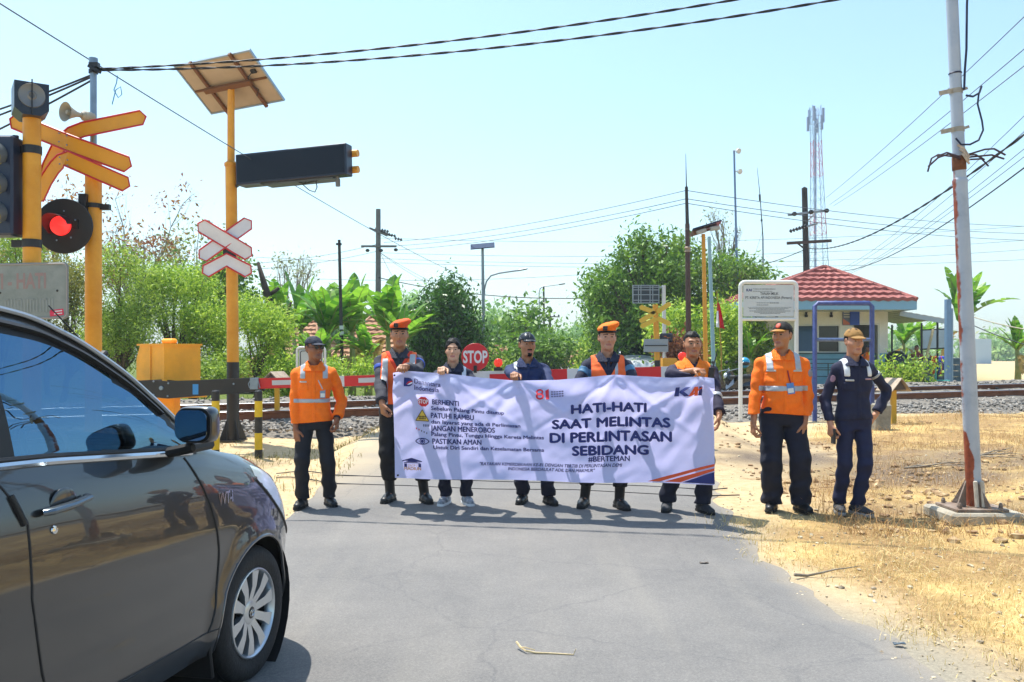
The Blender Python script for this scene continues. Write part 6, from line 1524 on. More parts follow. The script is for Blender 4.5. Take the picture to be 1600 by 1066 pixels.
        # wheels
        for xc in (0.0, -WB):
            wr = bpy.data.objects.new('wheel', None); COL.objects.link(wr); wr.parent = root; wr.location = (xc, sg * .705, .305)
            ax = (0, sg, 0); m = MB()
            m.lathe([(.205, .088), (.235, .099), (.268, .099), (.292, .088), (.303, .066), (.305, .02), (.305, -.02), (.303, -.066), (.292, -.088), (.26, -.099), (.2, -.09)], (0, 0, 0), ax, 56); m.build('tyre', tyre_m, wr, angle=60)
            if full:
                m = MB()
                for y_ in (-.045, -.015, .015, .045): m.lathe([(.3055, y_ - .0035), (.3055, y_ + .0035)], (0, 0, 0), ax, 56)
                m.build('tread_groove', plast, wr)
            m = MB(); m.lathe([(.205, .084), (.202, .094), (.196, .096), (.188, .086), (.180, .055), (.178, -.06)], (0, 0, 0), ax, 48)
            m.lathe([(0, .078), (.030, .078), (.052, .070), (.056, .05), (.056, .02)], (0, 0, 0), ax, 24)
            for k in range(10):
                a = 2 * math.pi * k / 10 + .2; d = Vector((math.cos(a), 0, math.sin(a))); s = Vector((-d.z, 0, d.x)); o_ = Vector((0, sg, 0))
                wd0, wd1 = .018, .031
                A = [d * .045 + s * wd0 + o_ * .068, d * .045 - s * wd0 + o_ * .068, d * .193 - s * wd1 + o_ * .088, d * .193 + s * wd1 + o_ * .088, d * .12 + s * .020 + o_ * .086, d * .12 - s * .020 + o_ * .086]
                Bk = [p - o_ * .03 for p in A]
                vs = [A[0], A[1], A[5], A[2], A[3], A[4]]; vb = [Bk[0], Bk[1], Bk[5], Bk[2], Bk[3], Bk[4]]
                fs = [(0, 1, 2, 5), (5, 2, 3, 4)] + [(i, 6 + i, 6 + (i + 1) % 6, (i + 1) % 6) for i in range(6)]
                m.add(vs + vb, fs)
            rim = m.build('rim', alloy, wr, angle=30)
            m = MB(); m.lathe([(0, .0), (.17, .0), (.178, .04)], (0, sg * .012, 0), ax, 32); m.lathe([(.135, .012), (.135, .02), (.05, .02)], (0, sg * .012, 0), ax, 32); m.build('brake_disc', mat('brake_dark', '#26272a', .6, .5), wr)
            if full:
                m = MB(); m.lathe([(0, .0805), (.026, .0795), (.028, .077)], (0, 0, 0), ax, 24); hc = m.build('hub_cap', mat('cap_dark', '#33363a', .3, .6), rim)
                m = MB(); el = lambda a_, b_, cz: [(a_ * math.cos(q), sg * .082, cz + b_ * math.sin(q)) for q in np.linspace(0, 6.283, 20, endpoint=False)]
                m.tube(el(.021, .0145, 0), .0016, 5, closed=True); m.tube(el(.014, .0055, .0085), .0015, 5, closed=True); m.tube(el(.006, .0135, .001), .0015, 5, closed=True); m.build('emblem', chrome, rim)
                m = MB()
                for k in range(5):
                    a = 2 * math.pi * (k + .5) / 5; m.lathe([(0, .062), (.009, .06), (.01, .04)], (math.cos(a) * .072, 0, math.sin(a) * .072), ax, 8)
                m.build('wheel_nut', plast, rim)
        # mud flap
        m = MB(); m.box((-.375, sg * .69, .25), (.018, .22, .24), rot=(0, R(-10), 0), bev=.006); m.build('mud_flap', plast, root, smooth=False)
        # mirror
        mc = Vector((-.70, sg * .925, 1.225)); m = MB(); 
        m.sball(mc + Vector((.018, 0, 0)), (.080, .150, .140), .45); mo = m.build('mirror', paint, root, angle=70)
        m = MB(); m.prism(rrect(.142, .128, .04), mc + Vector((-.022, 0, 0)), (0, -1, 0), (0, 0, 1), -.014); m.build('mirror_rim', plast, mo, smooth=False)
        m = MB(); m.prism(rrect(.130, .114, .034), mc + Vector((-.037, 0, 0)), (0, -1, 0), (0, 0, 1), -.004); m.build('mirror_glass', mat('mirror_silver', '#66788a', .03, 1.0), mo, smooth=False)
        m = MB(); m.box((-.60, sg * .84, 1.125), (.16, .13, .04), bev=.012, rot=(sg * R(12), 0, 0)); m.build('mirror_foot', plast, mo, smooth=False)
        # handle
        hz = 1.015
        for x0, dr_ in ((-1.36, dr), (-2.24, rd)):
            m = MB(); m.tube([onside(x0, hz - .006, .010), onside(x0 + .015, hz - .003, .030), onside(x0 + .10, hz + .002, .036), onside(x0 + .19, hz + .010, .030), onside(x0 + .205, hz + .012, .008)], [.016, .0175, .0165, .0145, .012], 10, flat=.75); m.build('handle', mat('handle_metal', '#747d83', .16, .9), dr_)
            m = MB(); q = onside(x0 + .105, hz - .002, -.001); m.ball(q, 1.0, 20, sq=(.062, .006, .056)); m.build('handle_cup', paint, dr_)
            m = MB(); q = onside(x0 + .045, hz - .068, .002); m.lathe([(0, .006), (.012, .004), (.014, 0)], q, (0, sg, 0), 16); m.build('keyhole', chrome, dr_)
        if full: 
            m = MB(); q = onside(-1.435, 1.03, .0); m.tube([onside(-1.465, 1.075, .002), onside(-1.45, 1.03, .004), onside(-1.432, .985, .002)], .010, 8); m.build('door_guard', plast, rd)
    # rain visor over the front window, wiper, antenna
    m = MB(); m.tube([Vector((x, -(tI(x, T_RY) + .020), tI(x, T_RZ) - .045)) for x in np.linspace(-.60, -1.40, 24)], .024, 6, flat=.5); m.build('rain_visor', plast, root)
    m = MB(); q0 = Vector((-.80, -.59, 1.475)); m.box(q0, (.09, .028, .022), rot=(0, R(-33), 0), bev=.006); m.tube([q0 + Vector((-.02, 0, .012)), q0 + Vector((-.30, -.03, .18))], [.003, .0022], 6); m.build('antenna', plast, root)
    if full:
        q = Vector((-.40, 0, .885)); zs = tI(-.3, T_ZS)
        def fb(a, b_): 
            x = -.335 + a; z = .855 + b_; zz = tI(x, T_ZS); p = car_side(x, (z - .235) / (zz - .235), -1); p.y -= .0025; return p
        m = MB(); text_on(m, 'VVT-i', fb, 0, .125, 0, .048, .022, .25); m.build('badge', chrome, root, smooth=False)
    # interior
    intr = mat('seat_dark', '#191a1d', .9)
    m = MB(); m.box((-.62, 0, .93), (.42, 1.36, .22), bev=.06); m.box((-1.6, 0, .36), (2.9, 1.4, .06)); db_ = m.build('dashboard', mat('dash_grey', '#2a2b2e', .7), root, smooth=False)
    for y_ in (-.37, .37):
        for x_ in (-1.45, -2.35):
            m = MB(); m.box((x_, y_, .62), (.5, .5, .16), bev=.05); m.box((x_ - .30, y_, .95), (.14, .5, .62), rot=(0, R(-14), 0), bev=.05); m.box((x_ - .42, y_, 1.33), (.09, .26, .17), rot=(0, R(-10), 0), bev=.03); m.build('seat', intr, root, smooth=False)
    m = MB(); cw = Vector((-.93, -.37, 1.06)); axw = Vector((-1, 0, .55)).normalized(); a_ = axw.orthogonal().normalized(); b_ = axw.cross(a_)
    m.tube([cw + (a_ * math.cos(q) + b_ * math.sin(q)) * .185 for q in np.linspace(0, 6.283, 32, endpoint=False)], .014, 8, closed=True)
    for q in (0.3, 2.8, 4.7): m.tube([cw + (a_ * math.cos(q) + b_ * math.sin(q)) * .18, cw + axw * -.03], .014, 6)
    m.ball(cw + axw * -.02, .06, 12); m.build('steering_wheel', mat('wheel_black', '#26282b', .5), root)
    m = MB(); m.box((-1.35, 0, .27), (3.7, 1.3, .08)); m.build('underbody', plast, root, smooth=False)
    m = MB(); m.box((.728, 0, .47), (.02, .62, .16), bev=.008); m.build('grille', plast, root, smooth=False)
    m = MB(); m.box((.737, 0, .35), (.012, .42, .13)); m.build('number_plate', blk, root, smooth=False)
    return root
phi = R(11.0)
hd = Vector((math.sin(phi), math.cos(phi), 0)); lf_ = Vector((-math.cos(phi), math.sin(phi), 0))
wc = Vector((-1.195, 3.97, 0)) + lf_ * .785
build_car('parked_car', 'dark grey shiny people carrier filling the left foreground', (wc.x, wc.y, gz(wc.x, wc.y) + .012), R(90) - phi, paint_mat('car_paint_grey', '#38393a', .6))
pc = at(988, 555, 35); pc.z = gz(pc.x, pc.y)
build_car('waiting_car', 'silver white car waiting beyond the barrier behind the guard with the orange beret', (pc.x, pc.y - 1, pc.z - .05), R(-97), paint_mat('car_paint_white', '#b9bec2', .2), full=False)
# ------------------------------------------------------------------ people (signed distance fields -> surface nets)
def smin(a, b, k):
    h = np.clip(.5 + .5 * (b - a) / k, 0, 1); return b * (1 - h) + a * h - k * h * (1 - h)
def cap_d(P, a, b, ra, rb):
    a = np.asarray(a, float); b = np.asarray(b, float); ab = b - a; L2 = float(ab @ ab) + 1e-12
    t = np.clip(((P[0] - a[0]) * ab[0] + (P[1] - a[1]) * ab[1] + (P[2] - a[2]) * ab[2]) / L2, 0, 1)
    return np.sqrt((P[0] - a[0] - t * ab[0]) ** 2 + (P[1] - a[1] - t * ab[1]) ** 2 + (P[2] - a[2] - t * ab[2]) ** 2) - (ra + (rb - ra) * t)
def ell_d(P, c, r):
    x, y, z = (P[0] - c[0]) / r[0], (P[1] - c[1]) / r[1], (P[2] - c[2]) / r[2]
    k0 = np.sqrt(x * x + y * y + z * z); k1 = np.sqrt((x / r[0]) ** 2 + (y / r[1]) ** 2 + (z / r[2]) ** 2) + 1e-9
    return k0 * (k0 - 1) / k1
def stack_d(P, tab, off=0.0):
    """upright body: tab rows (z, half width, half depth, y centre)"""
    T = np.array(tab, float); z = P[2]
    a = np.interp(z, T[:, 0], T[:, 1]) + off; b = np.interp(z, T[:, 0], T[:, 2]) + off; yc = np.interp(z, T[:, 0], T[:, 3])
    q = (np.abs(P[0] / a) ** 2.4 + np.abs((P[1] - yc) / b) ** 2.4) ** (1 / 2.4)
    d = (q - 1) * np.minimum(a, b)
    return np.maximum(d, np.maximum(T[0, 0] - off - z, z - T[-1, 0] - off))
def nets(f, lo, hi, h):
    lo = np.asarray(lo, float); hi = np.asarray(hi, float); n = np.maximum(3, np.ceil((hi - lo) / h).astype(int) + 1)
    ax = [lo[i] + h * np.arange(n[i]) for i in range(3)]
    P = np.meshgrid(*ax, indexing='ij'); W = f(P); ins = W < 0
    def c8(A): return [A[i:n[0] - 1 + i, j:n[1] - 1 + j, k:n[2] - 1 + k] for i in (0, 1) for j in (0, 1) for k in (0, 1)]
    I8 = c8(ins); cnt = sum(a.astype(np.int8) for a in I8); mk = (cnt > 0) & (cnt < 8)
    cells = np.argwhere(mk)
    if not len(cells): return np.zeros((0, 3)), []
    idm = -np.ones(mk.shape, int); idm[mk] = np.arange(len(cells))
    offs = np.array([(i, j, k) for i in (0, 1) for j in (0, 1) for k in (0, 1)])
    val = np.stack([a[mk] for a in c8(W)], 1); acc = np.zeros((len(cells), 3)); num = np.zeros(len(cells))
    for a in range(8):
        for b in range(a + 1, 8):
            if np.abs(offs[a] - offs[b]).sum() != 1: continue
            va, vb = val[:, a], val[:, b]; cr = (va < 0) != (vb < 0)
            t = np.where(cr, va / (va - vb + 1e-12), 0)
            acc += np.where(cr[:, None], offs[a] + (offs[b] - offs[a]) * t[:, None], 0); num += cr
    V = lo + (cells + acc / num[:, None]) * h
    Q = []
    for d in range(3):
        e = [1, 2] if d == 0 else ([2, 0] if d == 1 else [0, 1])
        s0 = [slice(None)] * 3; s1 = [slice(None)] * 3; s0[d] = slice(0, -1); s1[d] = slice(1, None)
        A, B = ins[tuple(s0)], ins[tuple(s1)]
        for flip in (0, 1):
            sel = np.argwhere((A & ~B) if flip == 0 else (~A & B))
            if not len(sel): continue
            ok = np.all(sel[:, e] >= 1, axis=1) & np.all(sel[:, e] <= np.array([n[k] - 2 for k in e]), axis=1); sel = sel[ok]
            def cid(o1, o2):
                c = sel.copy(); c[:, e[0]] -= o1; c[:, e[1]] -= o2; return idm[c[:, 0], c[:, 1], c[:, 2]]
            q = np.stack([cid(1, 1), cid(0, 1), cid(0, 0), cid(1, 0)], 1)
            if flip: q = q[:, ::-1]
            Q.append(q[(q >= 0).all(1)])
    return V, (np.concatenate(Q) if Q else [])

SKIN = {'tan': mat('skin_tan', '#a87350', .5, 0, .06, 9), 'brown': mat('skin_brown', '#8a583c', .5, 0, .06, 9), 'light': mat('skin_light', '#cf9d7c', .5, 0, .05, 9), 'mid': mat('skin_mid', '#b98465', .5, 0, .05, 9)}
eye_w = mat('eye_white', '#8d7d70', .4); eye_d = mat('eye_dark', '#1a120e', .2); brow_m = mat('hair_black', '#0a0807', .6, spec=.25); lipm = {k: mat('lip_' + k, c, .5) for k, c in (('tan', '#96584a'), ('brown', '#754437'), ('light', '#b06a5e'), ('mid', '#a06353'))}
def cloth(name, c, var=.10, rough=.85, sc=18): return mat(name, c, rough, 0, var, sc, .45, 14)
C_OR = cloth('orange_cloth', '#ff7409'); C_NV = cloth('navy_cloth', '#141a38'); C_NV2 = cloth('navy_uniform', '#1b2036'); C_JEAN = cloth('dark_denim', '#10141f'); C_TRN = cloth('navy_trousers', '#0e1328'); C_TR2 = cloth('blue_navy_trousers', '#121a3d'); C_BLK = cloth('black_cloth', '#101114')
C_GREY = cloth('grey_sleeve', '#33343d'); C_VEST = cloth('vest_orange', '#ff6c30'); C_VEST2 = cloth('vest_edge', '#d93b1c'); C_REF = mat('reflective_tape', '#a9adb0', .35, .1, .08, 30); C_REF2 = mat('reflective_white', '#d8dadb', .4)
C_PLUM = cloth('plum_jacket', '#1f1b33'); C_YOKE = cloth('yoke_orange', '#f07a0c'); C_BERET = cloth('beret_orange', '#e3581d'); C_BERET2 = cloth('beret_bright', '#f5760f')
shoe_b = mat('shoe_black', '#141416', .45, 0, .15, 20); shoe_s = mat('shoe_sole', '#0b0b0c', .8); shoe_w = mat('shoe_white', '#b9bdc0', .6, 0, .25, 22, col2='#5e666f'); sole_w = mat('sole_white', '#d6d8d8', .6); shoe_g = mat('shoe_grey', '#2f3136', .7, 0, .2, 24)
TORSO = [(.78, .160, .105, .01), (.86, .172, .118, .012), (.93, .168, .115, .008), (1.02, .150, .104, 0), (1.10, .150, .105, -.004), (1.20, .165, .115, -.004), (1.29, .174, .116, 0), (1.335, .160, .104, .006), (1.375, .128, .090, .012), (1.41, .090, .074, .014), (1.44, .060, .060, .012), (1.47, .05, .052, .01)]
def ik(S, W, L1, L2, hint):
    S, W, hint = Vector(S), Vector(W), Vector(hint); d = W - S; D = min(d.length, (L1 + L2) * .998); d.normalize()
    a = (L1 * L1 - L2 * L2 + D * D) / (2 * D); h = math.sqrt(max(0, L1 * L1 - a * a)); p = (hint - d * hint.dot(d)); p.normalize()
    return S + d * a + p * h, S + d * D
def rotz(P, a):
    c, s = math.cos(a), math.sin(a); return [P[0] * c + P[1] * s, -P[0] * s + P[1] * c, P[2]]

def person(label, X, Y, rz, Ht, feet, hands, top, bottom, shoes, head, extras=(), skin='tan', girth=1.0, belly=0.0, res=1.0, group=None, shirt_hem=.86, leg_r=(.092, .070, .058), sleeve=(.066, .055, .046), shoulders=.178, toes=(-.28, .28), hem_z=.075, ground=None):
    """feet: two local (x,y); hands: two dicts(pos, dirv, palm, thumb, curl, hint). index 0 = the person's right (x<0)"""
    s = Ht / 1.70
    z0 = gz(X, Y) if ground is None else ground
    root = thing('person', label, 'person', (X, Y, z0 + .018), rz, group); root.scale = (s, s, s)
    T = [(z, a * .93 * (1 + (girth - 1) * (1 if z < 1.36 else .3)), b * (1 + (girth - 1) * (1 if z < 1.36 else .3)) + belly * math.exp(-((z - 1.02) / .13) ** 2) * .5, yc - belly * .5 * math.exp(-((z - 1.02) / .13) ** 2)) for z, a, b, yc in TORSO]
    SH = [Vector((-shoulders * .97, .012, 1.33)), Vector((shoulders * .97, .012, 1.33))]
    EL, WR = [], []
    for i in (0, 1):
        e, w_ = ik(SH[i], hands[i]['pos'], .295, .262, hands[i].get('hint', ((-1, .5, -.2) if i == 0 else (1, .5, -.2)))); EL.append(e); WR.append(w_)
    HP = [Vector((-.088 * girth, .01, .86)), Vector((.088 * girth, .01, .86))]; AN, KN = [], []
    for i in (0, 1):
        an = Vector((feet[i][0], feet[i][1] + .03, .085)); k_, an2 = ik(HP[i], an, .405, .395, (.15 * (-1 if i == 0 else 1), -1, 0)); AN.append(an); KN.append(k_)
    # ---- skin body
    hz = 1.585; yaw = head.get('yaw', 0); tilt = head.get('tilt', 0)
    def head_local(P):
        Q = [P[0], P[1] - .0, P[2] - 1.47]; c, s_ = math.cos(tilt), math.sin(tilt); Q = [Q[0], Q[1] * c - Q[2] * s_, Q[1] * s_ + Q[2] * c + 1.47]
        return rotz([Q[0], Q[1], Q[2] - hz], yaw)
    fw = head.get('width', 1.0)
    def f_head(P):
        Q = head_local(P); ax = [np.abs(Q[0]), Q[1], Q[2]]
        d = ell_d(Q, (0, .012, .025), (.074 * fw, .094, .092)); d = smin(d, ell_d(Q, (0, -.020, -.032), (.064 * fw, .070, .084)), .03)
        d = smin(d, cap_d(ax, (.0, -.076, -.099), (.020, -.070, -.094), .020, .018), .03)         # chin
        d = smin(d, cap_d(ax, (.038 * fw, -.058, -.022), (.050 * fw, -.03, -.018), .020, .022), .025)    # cheek
        d = smin(d, cap_d(ax, (.004, -.083, .030), (.042 * fw, -.070, .032), .010, .010), .012)           # brow
        d = -smin(-d, ell_d(ax, (.031 * fw, -.098, .010), (.018, .017, .011)), .010)                  # socket
        d = smin(d, ell_d(ax, (.031 * fw, -.074, .010), (.0145, .0135, .0105)), .003)
        d = smin(d, cap_d(Q, (0, -.086, .018), (0, -.106, -.026), .0075, .0125), .010); d = smin(d, cap_d(ax, (0, -.098, -.032), (.011, -.090, -.034), .009, .007), .008)    # nose
        d = smin(d, cap_d(ax, (0, -.090, -.058), (.019, -.080, -.060), .0075, .005), .006); d = smin(d, cap_d(ax, (0, -.089, -.070), (.016, -.081, -.069), .0085, .005), .006)
        d = np.minimum(d, np.maximum(ell_d(ax, (.078 * fw, .012, .0), (.012, .022, .033)), -ell_d(ax, (.088 * fw, .006, .002), (.009, .012, .020))))
        nk = cap_d(P, (0, .022, 1.38), (0, .012, 1.52), .060, .054); return smin(d, nk, .025)
    V, Q = nets(f_head, (-.12, -.15, 1.36), (.12, .14, 1.72), .0062 * res)
    L_ = np.array(head_local([V[:, 0], V[:, 1], V[:, 2]])).T
    fc = L_[np.asarray(Q)].mean(1); mi = np.zeros(len(fc), int); ax_ = np.abs(fc[:, 0]) / fw
    fr = fc[:, 1] < -.055
    mi[fr & (((ax_ - .031) / .0140) ** 2 + ((fc[:, 2] - .0095) / .0050) ** 2 < 1)] = 1
    mi[fr & (((ax_ - .031) / .0080) ** 2 + ((fc[:, 2] - .0095) / .0060) ** 2 < 1)] = 2
    mi[fr & (ax_ > .012) & (ax_ < .050) & (np.abs(fc[:, 2] - .031 - .1 * (.03 - ax_) * (ax_ > .03)) < .0040)] = 3
    mi[fr & (ax_ < .026 - .4 * np.abs(fc[:, 2] + .064)) & (np.abs(fc[:, 2] + .064) < .0105)] = 4
    if head.get('goatee'): mi[fr & (ax_ < .022) & (fc[:, 2] < -.082) & (fc[:, 2] > -.125)] = 3; mi[fr & (ax_ < .024) & (np.abs(fc[:, 2] + .048) < .006)] = 3
    VV = [V]; QQ = [np.asarray(Q)]; MI = [mi]; nb = len(V)
    def addp(V, Q, m=0):
        nonlocal nb
        if len(Q): VV.append(V); QQ.append(np.asarray(Q) + nb); MI.append(np.full(len(Q), m)); nb += len(V)
    def f_core(P):
        d = stack_d(P, T, -.022)
        for i in (0, 1):
            d = smin(d, cap_d(P, (SH[i].x * .4, SH[i].y, 1.37), SH[i], .046, .044), .03); d = smin(d, cap_d(P, SH[i], EL[i], .042, .034), .01); d = smin(d, cap_d(P, EL[i], WR[i], .033, .026), .004)
            d = smin(d, cap_d(P, HP[i], KN[i], .062, .040), .02); d = smin(d, cap_d(P, KN[i], AN[i], .040, .030), .01); d = smin(d, cap_d(P, AN[i], AN[i] + Vector((0, -.10, -.045)), .026, .02), .01)
        return d
    allx = [p.x for p in EL + WR + AN] + [-.28, .28]; ally = [p.y for p in EL + WR + AN] + [-.2, .18]
    V, Q = nets(f_core, (min(allx) - .08, min(ally) - .14, .0), (max(allx) + .08, max(ally) + .08, 1.50), .024); addp(V, Q)
    for i in (0, 1):
        h = hands[i]; w_ = WR[i]; fore = (WR[i] - EL[i]).normalized()
        d_ = Vector(h.get('dir', fore)).normalized(); n_ = Vector(h.get('palm', (1 if i == 0 else -1, 0, 0))); n_ = (n_ - d_ * n_.dot(d_)).normalized(); t_ = n_.cross(d_)
        if t_.dot(Vector(h.get('thumb', (0, -1, 0)))) < 0: t_ = -t_
        cu = h.get('curl', .35); prims = []
        prims.append((w_ - fore * .09, w_, .031, .0255)); prims.append((w_, w_ + d_ * .03, .0255, .024))
        for k, (o_, ln) in enumerate(((.030, .93), (.010, 1.0), (-.010, .94), (-.029, .76))):
            b0 = w_ + d_ * .018 + t_ * o_ * .55; b1 = w_ + d_ * (.088 - .004 * abs(k - 1)) + t_ * o_; prims.append((b0, b1, .0145, .0125))
            p = b1; dd = d_; a = cu * (.8 + .12 * k); 
            for L0, r0, r1 in ((.043, .0108, .0098), (.027, .0096, .0088), (.021, .0087, .0072)):
                dd = (dd * math.cos(a) + n_ * math.sin(a) * (1 if dd.dot(d_) > -.2 else .3)).normalized() if False else (Matrix.Rotation(-a if t_.cross(d_).dot(n_) < 0 else a, 3, t_) @ dd).normalized()
                q = p + dd * (L0 * ln); prims.append((p, q, r0, r1)); p = q
                a = cu * 1.15
        tb = w_ + d_ * .022 + t_ * .022; t1 = tb + (t_ * .70 + d_ * .65 + n_ * .25).normalized() * .040; t2 = t1 + (t_ * .30 + d_ * .85 + n_ * (.25 + .5 * cu)).normalized() * .032; t3 = t2 + (t_ * .05 + d_ * .85 + n_ * (.3 + .7 * cu)).normalized() * .026
        prims += [(tb, t1, .0165, .0125), (t1, t2, .0120, .0108), (t2, t3, .0106, .0085)]
        pts = np.array([tuple(p) for pr in prims for p in pr[:2]])
        def f_hand(P, prims=prims):
            d = None
            for k, (a, b, ra, rb) in enumerate(prims):
                c = cap_d(P, a, b, ra, rb); kk = .010 if k < 2 or (k - 2) % 4 == 0 else .0035
                d = c if d is None else smin(d, c, kk)
            return d
        V, Q = nets(f_hand, pts.min(0) - .03, pts.max(0) + .03, .0046 * res); addp(V, Q)
    body = link_mesh('body', np.concatenate(VV), np.concatenate(QQ), [SKIN[skin], eye_w, eye_d, brow_m, lipm[skin]], root, np.concatenate(MI), angle=180)
    hs = .0105 * res
    # ---- shirt
    wseed = (X * 7.3 + Y * 3.1) % 6
    def wrinkle(P, amp=.0045):
        return .004 * np.sin(16 * P[2] + 9 * np.abs(P[0]) + 2.2 * np.sin(11 * P[0] + wseed) + wseed) * np.clip((1.36 - P[2]) / .2, 0, 1) + amp * (np.sin(38 * P[2] + 14 * P[0] + 3 * np.sin(17 * P[0] + 9 * P[1] + wseed) + wseed) * .6 + np.sin(27 * P[0] - 31 * P[2] + 2.5 * np.sin(13 * P[2] + wseed)) * .5 + .5 * np.sin(61 * P[2] + 22 * P[1] + wseed * 2))
    cuff = top.get('cuff', .03)
    def f_shirt_raw(P, off=0.0):
        d = stack_d(P, T, .016 + off)
        hemw = .006 * np.clip((1.0 - P[2]) / .14, 0, 1); d = d - hemw
        for i in (0, 1):
            sl = cap_d(P, (SH[i].x * .36, SH[i].y, 1.392), SH[i], .044 + off, .054 + off); d = smin(d, sl, .03)
            a = smin(cap_d(P, SH[i], EL[i], sleeve[0] + off - .010, sleeve[1] + off - .004), cap_d(P, EL[i], WR[i], sleeve[1] + off - .004, sleeve[2] + off), .012)
            d = smin(d, a, .005)
        return d + wrinkle(P)
    def cuts(P):
        c = shirt_hem + .010 * np.sin(9 * P[0] + wseed) - P[2]
        for i in (0, 1):
            f = (WR[i] - EL[i]).normalized(); e = WR[i] - f * cuff
            near = cap_d(P, e - f * .005, WR[i] + f * .08, .060, .055) < 0
            along = (P[0] - e.x) * f.x + (P[1] - e.y) * f.y + (P[2] - e.z) * f.z; c = np.maximum(c, np.where(near, along, -1))
        c = np.maximum(c, P[2] - 1.432 - .25 * P[1]); nk = .058 - np.sqrt(P[0] ** 2 + (P[1] - .012) ** 2); c = np.maximum(c, np.where(P[2] > 1.405, nk, -1))
        if top.get('open', 0) > 0:    # open collar notch at the front
            o_ = top['open']; c = np.maximum(c, np.where((P[1] < 0) & (P[2] > 1.44 - o_ * 1.6 - .0), (P[2] - (1.44 - o_ * 1.6)) * .45 - np.abs(P[0]), -1))
        return c
    xs_ = [p.x for p in EL + WR + SH]; ys_ = [p.y for p in EL + WR + SH]
    lo = (min(xs_) - .09, min(min(ys_) - .09, -.19 - belly), shirt_hem - .03); hi = (max(xs_) + .09, max(max(ys_) + .09, .17), max(1.47, max(p.z for p in EL + WR) + .08))
    V, Q = nets(lambda P: np.maximum(f_shirt_raw(P), cuts(P)), lo, hi, hs); shirt = link_mesh(top['name'], V, Q, top['mat'], root, angle=180)
    def patch(name, m, lo, hi, region, th=.006, h=.0065, base=f_shirt_raw, parent=None, both=True):
        def f(P):
            return np.maximum(np.maximum(base(P, th) , -base(P, -.012)), region(P))
        V, Q = nets(f, lo, hi, h * res)
        return link_mesh(name, V, Q, m, parent or shirt, angle=180) if len(Q) else None
    slab = lambda v, a, b: np.maximum(a - v, v - b)
    tb = (min(-.26, lo[0]), -.24 - belly, .8); te = (max(.26, hi[0]), .2, 1.5)
    # collar
    if top.get('collar', True):
        cm = top.get('collar_mat', top['mat'])
        def f_col(P):
            r_ = np.sqrt(P[0] ** 2 * 1.0 + ((P[1] - .014) * 1.05) ** 2); tgt = .066 + (1.462 - P[2]) * .80
            d = np.abs(r_ - tgt) - .0055; c = np.maximum(P[2] - 1.458 - .22 * P[1], 1.408 + .55 * np.clip(P[1], -.09, .02) - P[2])
            notch = np.where(P[1] < 0, (.006 + .62 * np.clip(P[2] - 1.372, 0, 1)) - np.abs(P[0]), -1)
            return np.maximum(np.maximum(d, c), notch)
        V, Q = nets(f_col, (-.16, -.17, 1.33), (.16, .14, 1.50), .0062 * res); link_mesh('collar', V, Q, cm, shirt, angle=180)
    if top.get('placket', True):
        patch('placket', top['mat'], (-.03, -.24 - belly, shirt_hem), (.03, .0, 1.42), lambda P: np.maximum(np.maximum(slab(P[0], -.017, .017), slab(P[2], shirt_hem + .012, 1.40)), P[1] + .02), .005)
    for z_ in top.get('band', ()):
        patch('reflective_strip', C_REF, (-.26 * girth, -.25 - belly, z_[0] - .03), (.26 * girth, .2, z_[1] + .03), lambda P: np.maximum(slab(P[2], z_[0], z_[1]), np.maximum(np.abs(P[0]) - (.20 * girth), -.0 * P[0] - 1)), .006)
    for (xa, xb, za, zb) in top.get('straps', ()):
        patch('shoulder_strap', top.get('strap_mat', C_REF), (min(xa, xb) - .03, -.22 - belly, za - .02), (max(xa, xb) + .03, .16, 1.48), lambda P: np.maximum(slab(P[0] - (1.42 - P[2]) * 0, xa, xb), np.maximum(za - P[2], P[1] - .07)), .006)
    for (xa, xb, za, zb, m_, nm) in top.get('patches', ()):
        patch(nm, m_, (xa - .02, -.26 - belly, za - .02), (xb + .02, .02, zb + .02), lambda P: np.maximum(np.maximum(slab(P[0], xa, xb), slab(P[2], za, zb)), P[1] + .0), .007, .0055)
    for i, za, zb, m_ in top.get('arm_bands', ()):
        f = (EL[i] - SH[i]).normalized() if za >= 0 else (WR[i] - EL[i]).normalized(); o_ = SH[i] if za >= 0 else EL[i]; a0, a1 = abs(za), abs(zb)
        c_ = o_ + f * (a0 + a1) / 2
        patch('sleeve_band', m_, tuple(c_ - Vector((.10, .10, .10))), tuple(c_ + Vector((.10, .10, .10))), lambda P: slab((P[0] - o_.x) * f.x + (P[1] - o_.y) * f.y + (P[2] - o_.z) * f.z, a0, a1) if True else 0, .006)
    if top.get('arm_patch'):
        for i, m_ in top['arm_patch']:
            c_ = SH[i] + Vector((.052 * (1 if i else -1), -.035, -.085)); patch('sleeve_emblem', m_, tuple(c_ - Vector((.06, .06, .06))), tuple(c_ + Vector((.06, .06, .06))), lambda P: np.sqrt(((P[1] - c_.y) / .7) ** 2 + (P[2] - c_.z) ** 2 + ((P[0] - c_.x) / .9) ** 2) - .036, .006, .005)
    if top.get('vest'):
        vm, ve, zlo = top['vest']
        def vregion(P):
            vn = top.get('vneck', .0); c = np.maximum(np.maximum(np.abs(P[0]) - .158 * girth - .02 * np.clip(1.25 - P[2], 0, .3), zlo - P[2]), P[2] - 1.43)
            nk = np.where(P[1] < .02, (P[2] - (1.405 - vn)) * .55 - np.abs(P[0]), .072 - np.sqrt(P[0] ** 2 + P[1] ** 2)); return np.maximum(c, np.where(P[2] > 1.405 - vn - .01, nk, -1))
        fv = lambda P: np.maximum(np.maximum(f_shirt_raw(P, .010), -f_shirt_raw(P, -.006)), vregion(P))
        V, Q = nets(fv, (-.24 * girth, -.22 - belly, zlo - .03), (.24 * girth, .20, 1.47), hs * .85); vest = link_mesh('vest', V, Q, vm, root, angle=180)
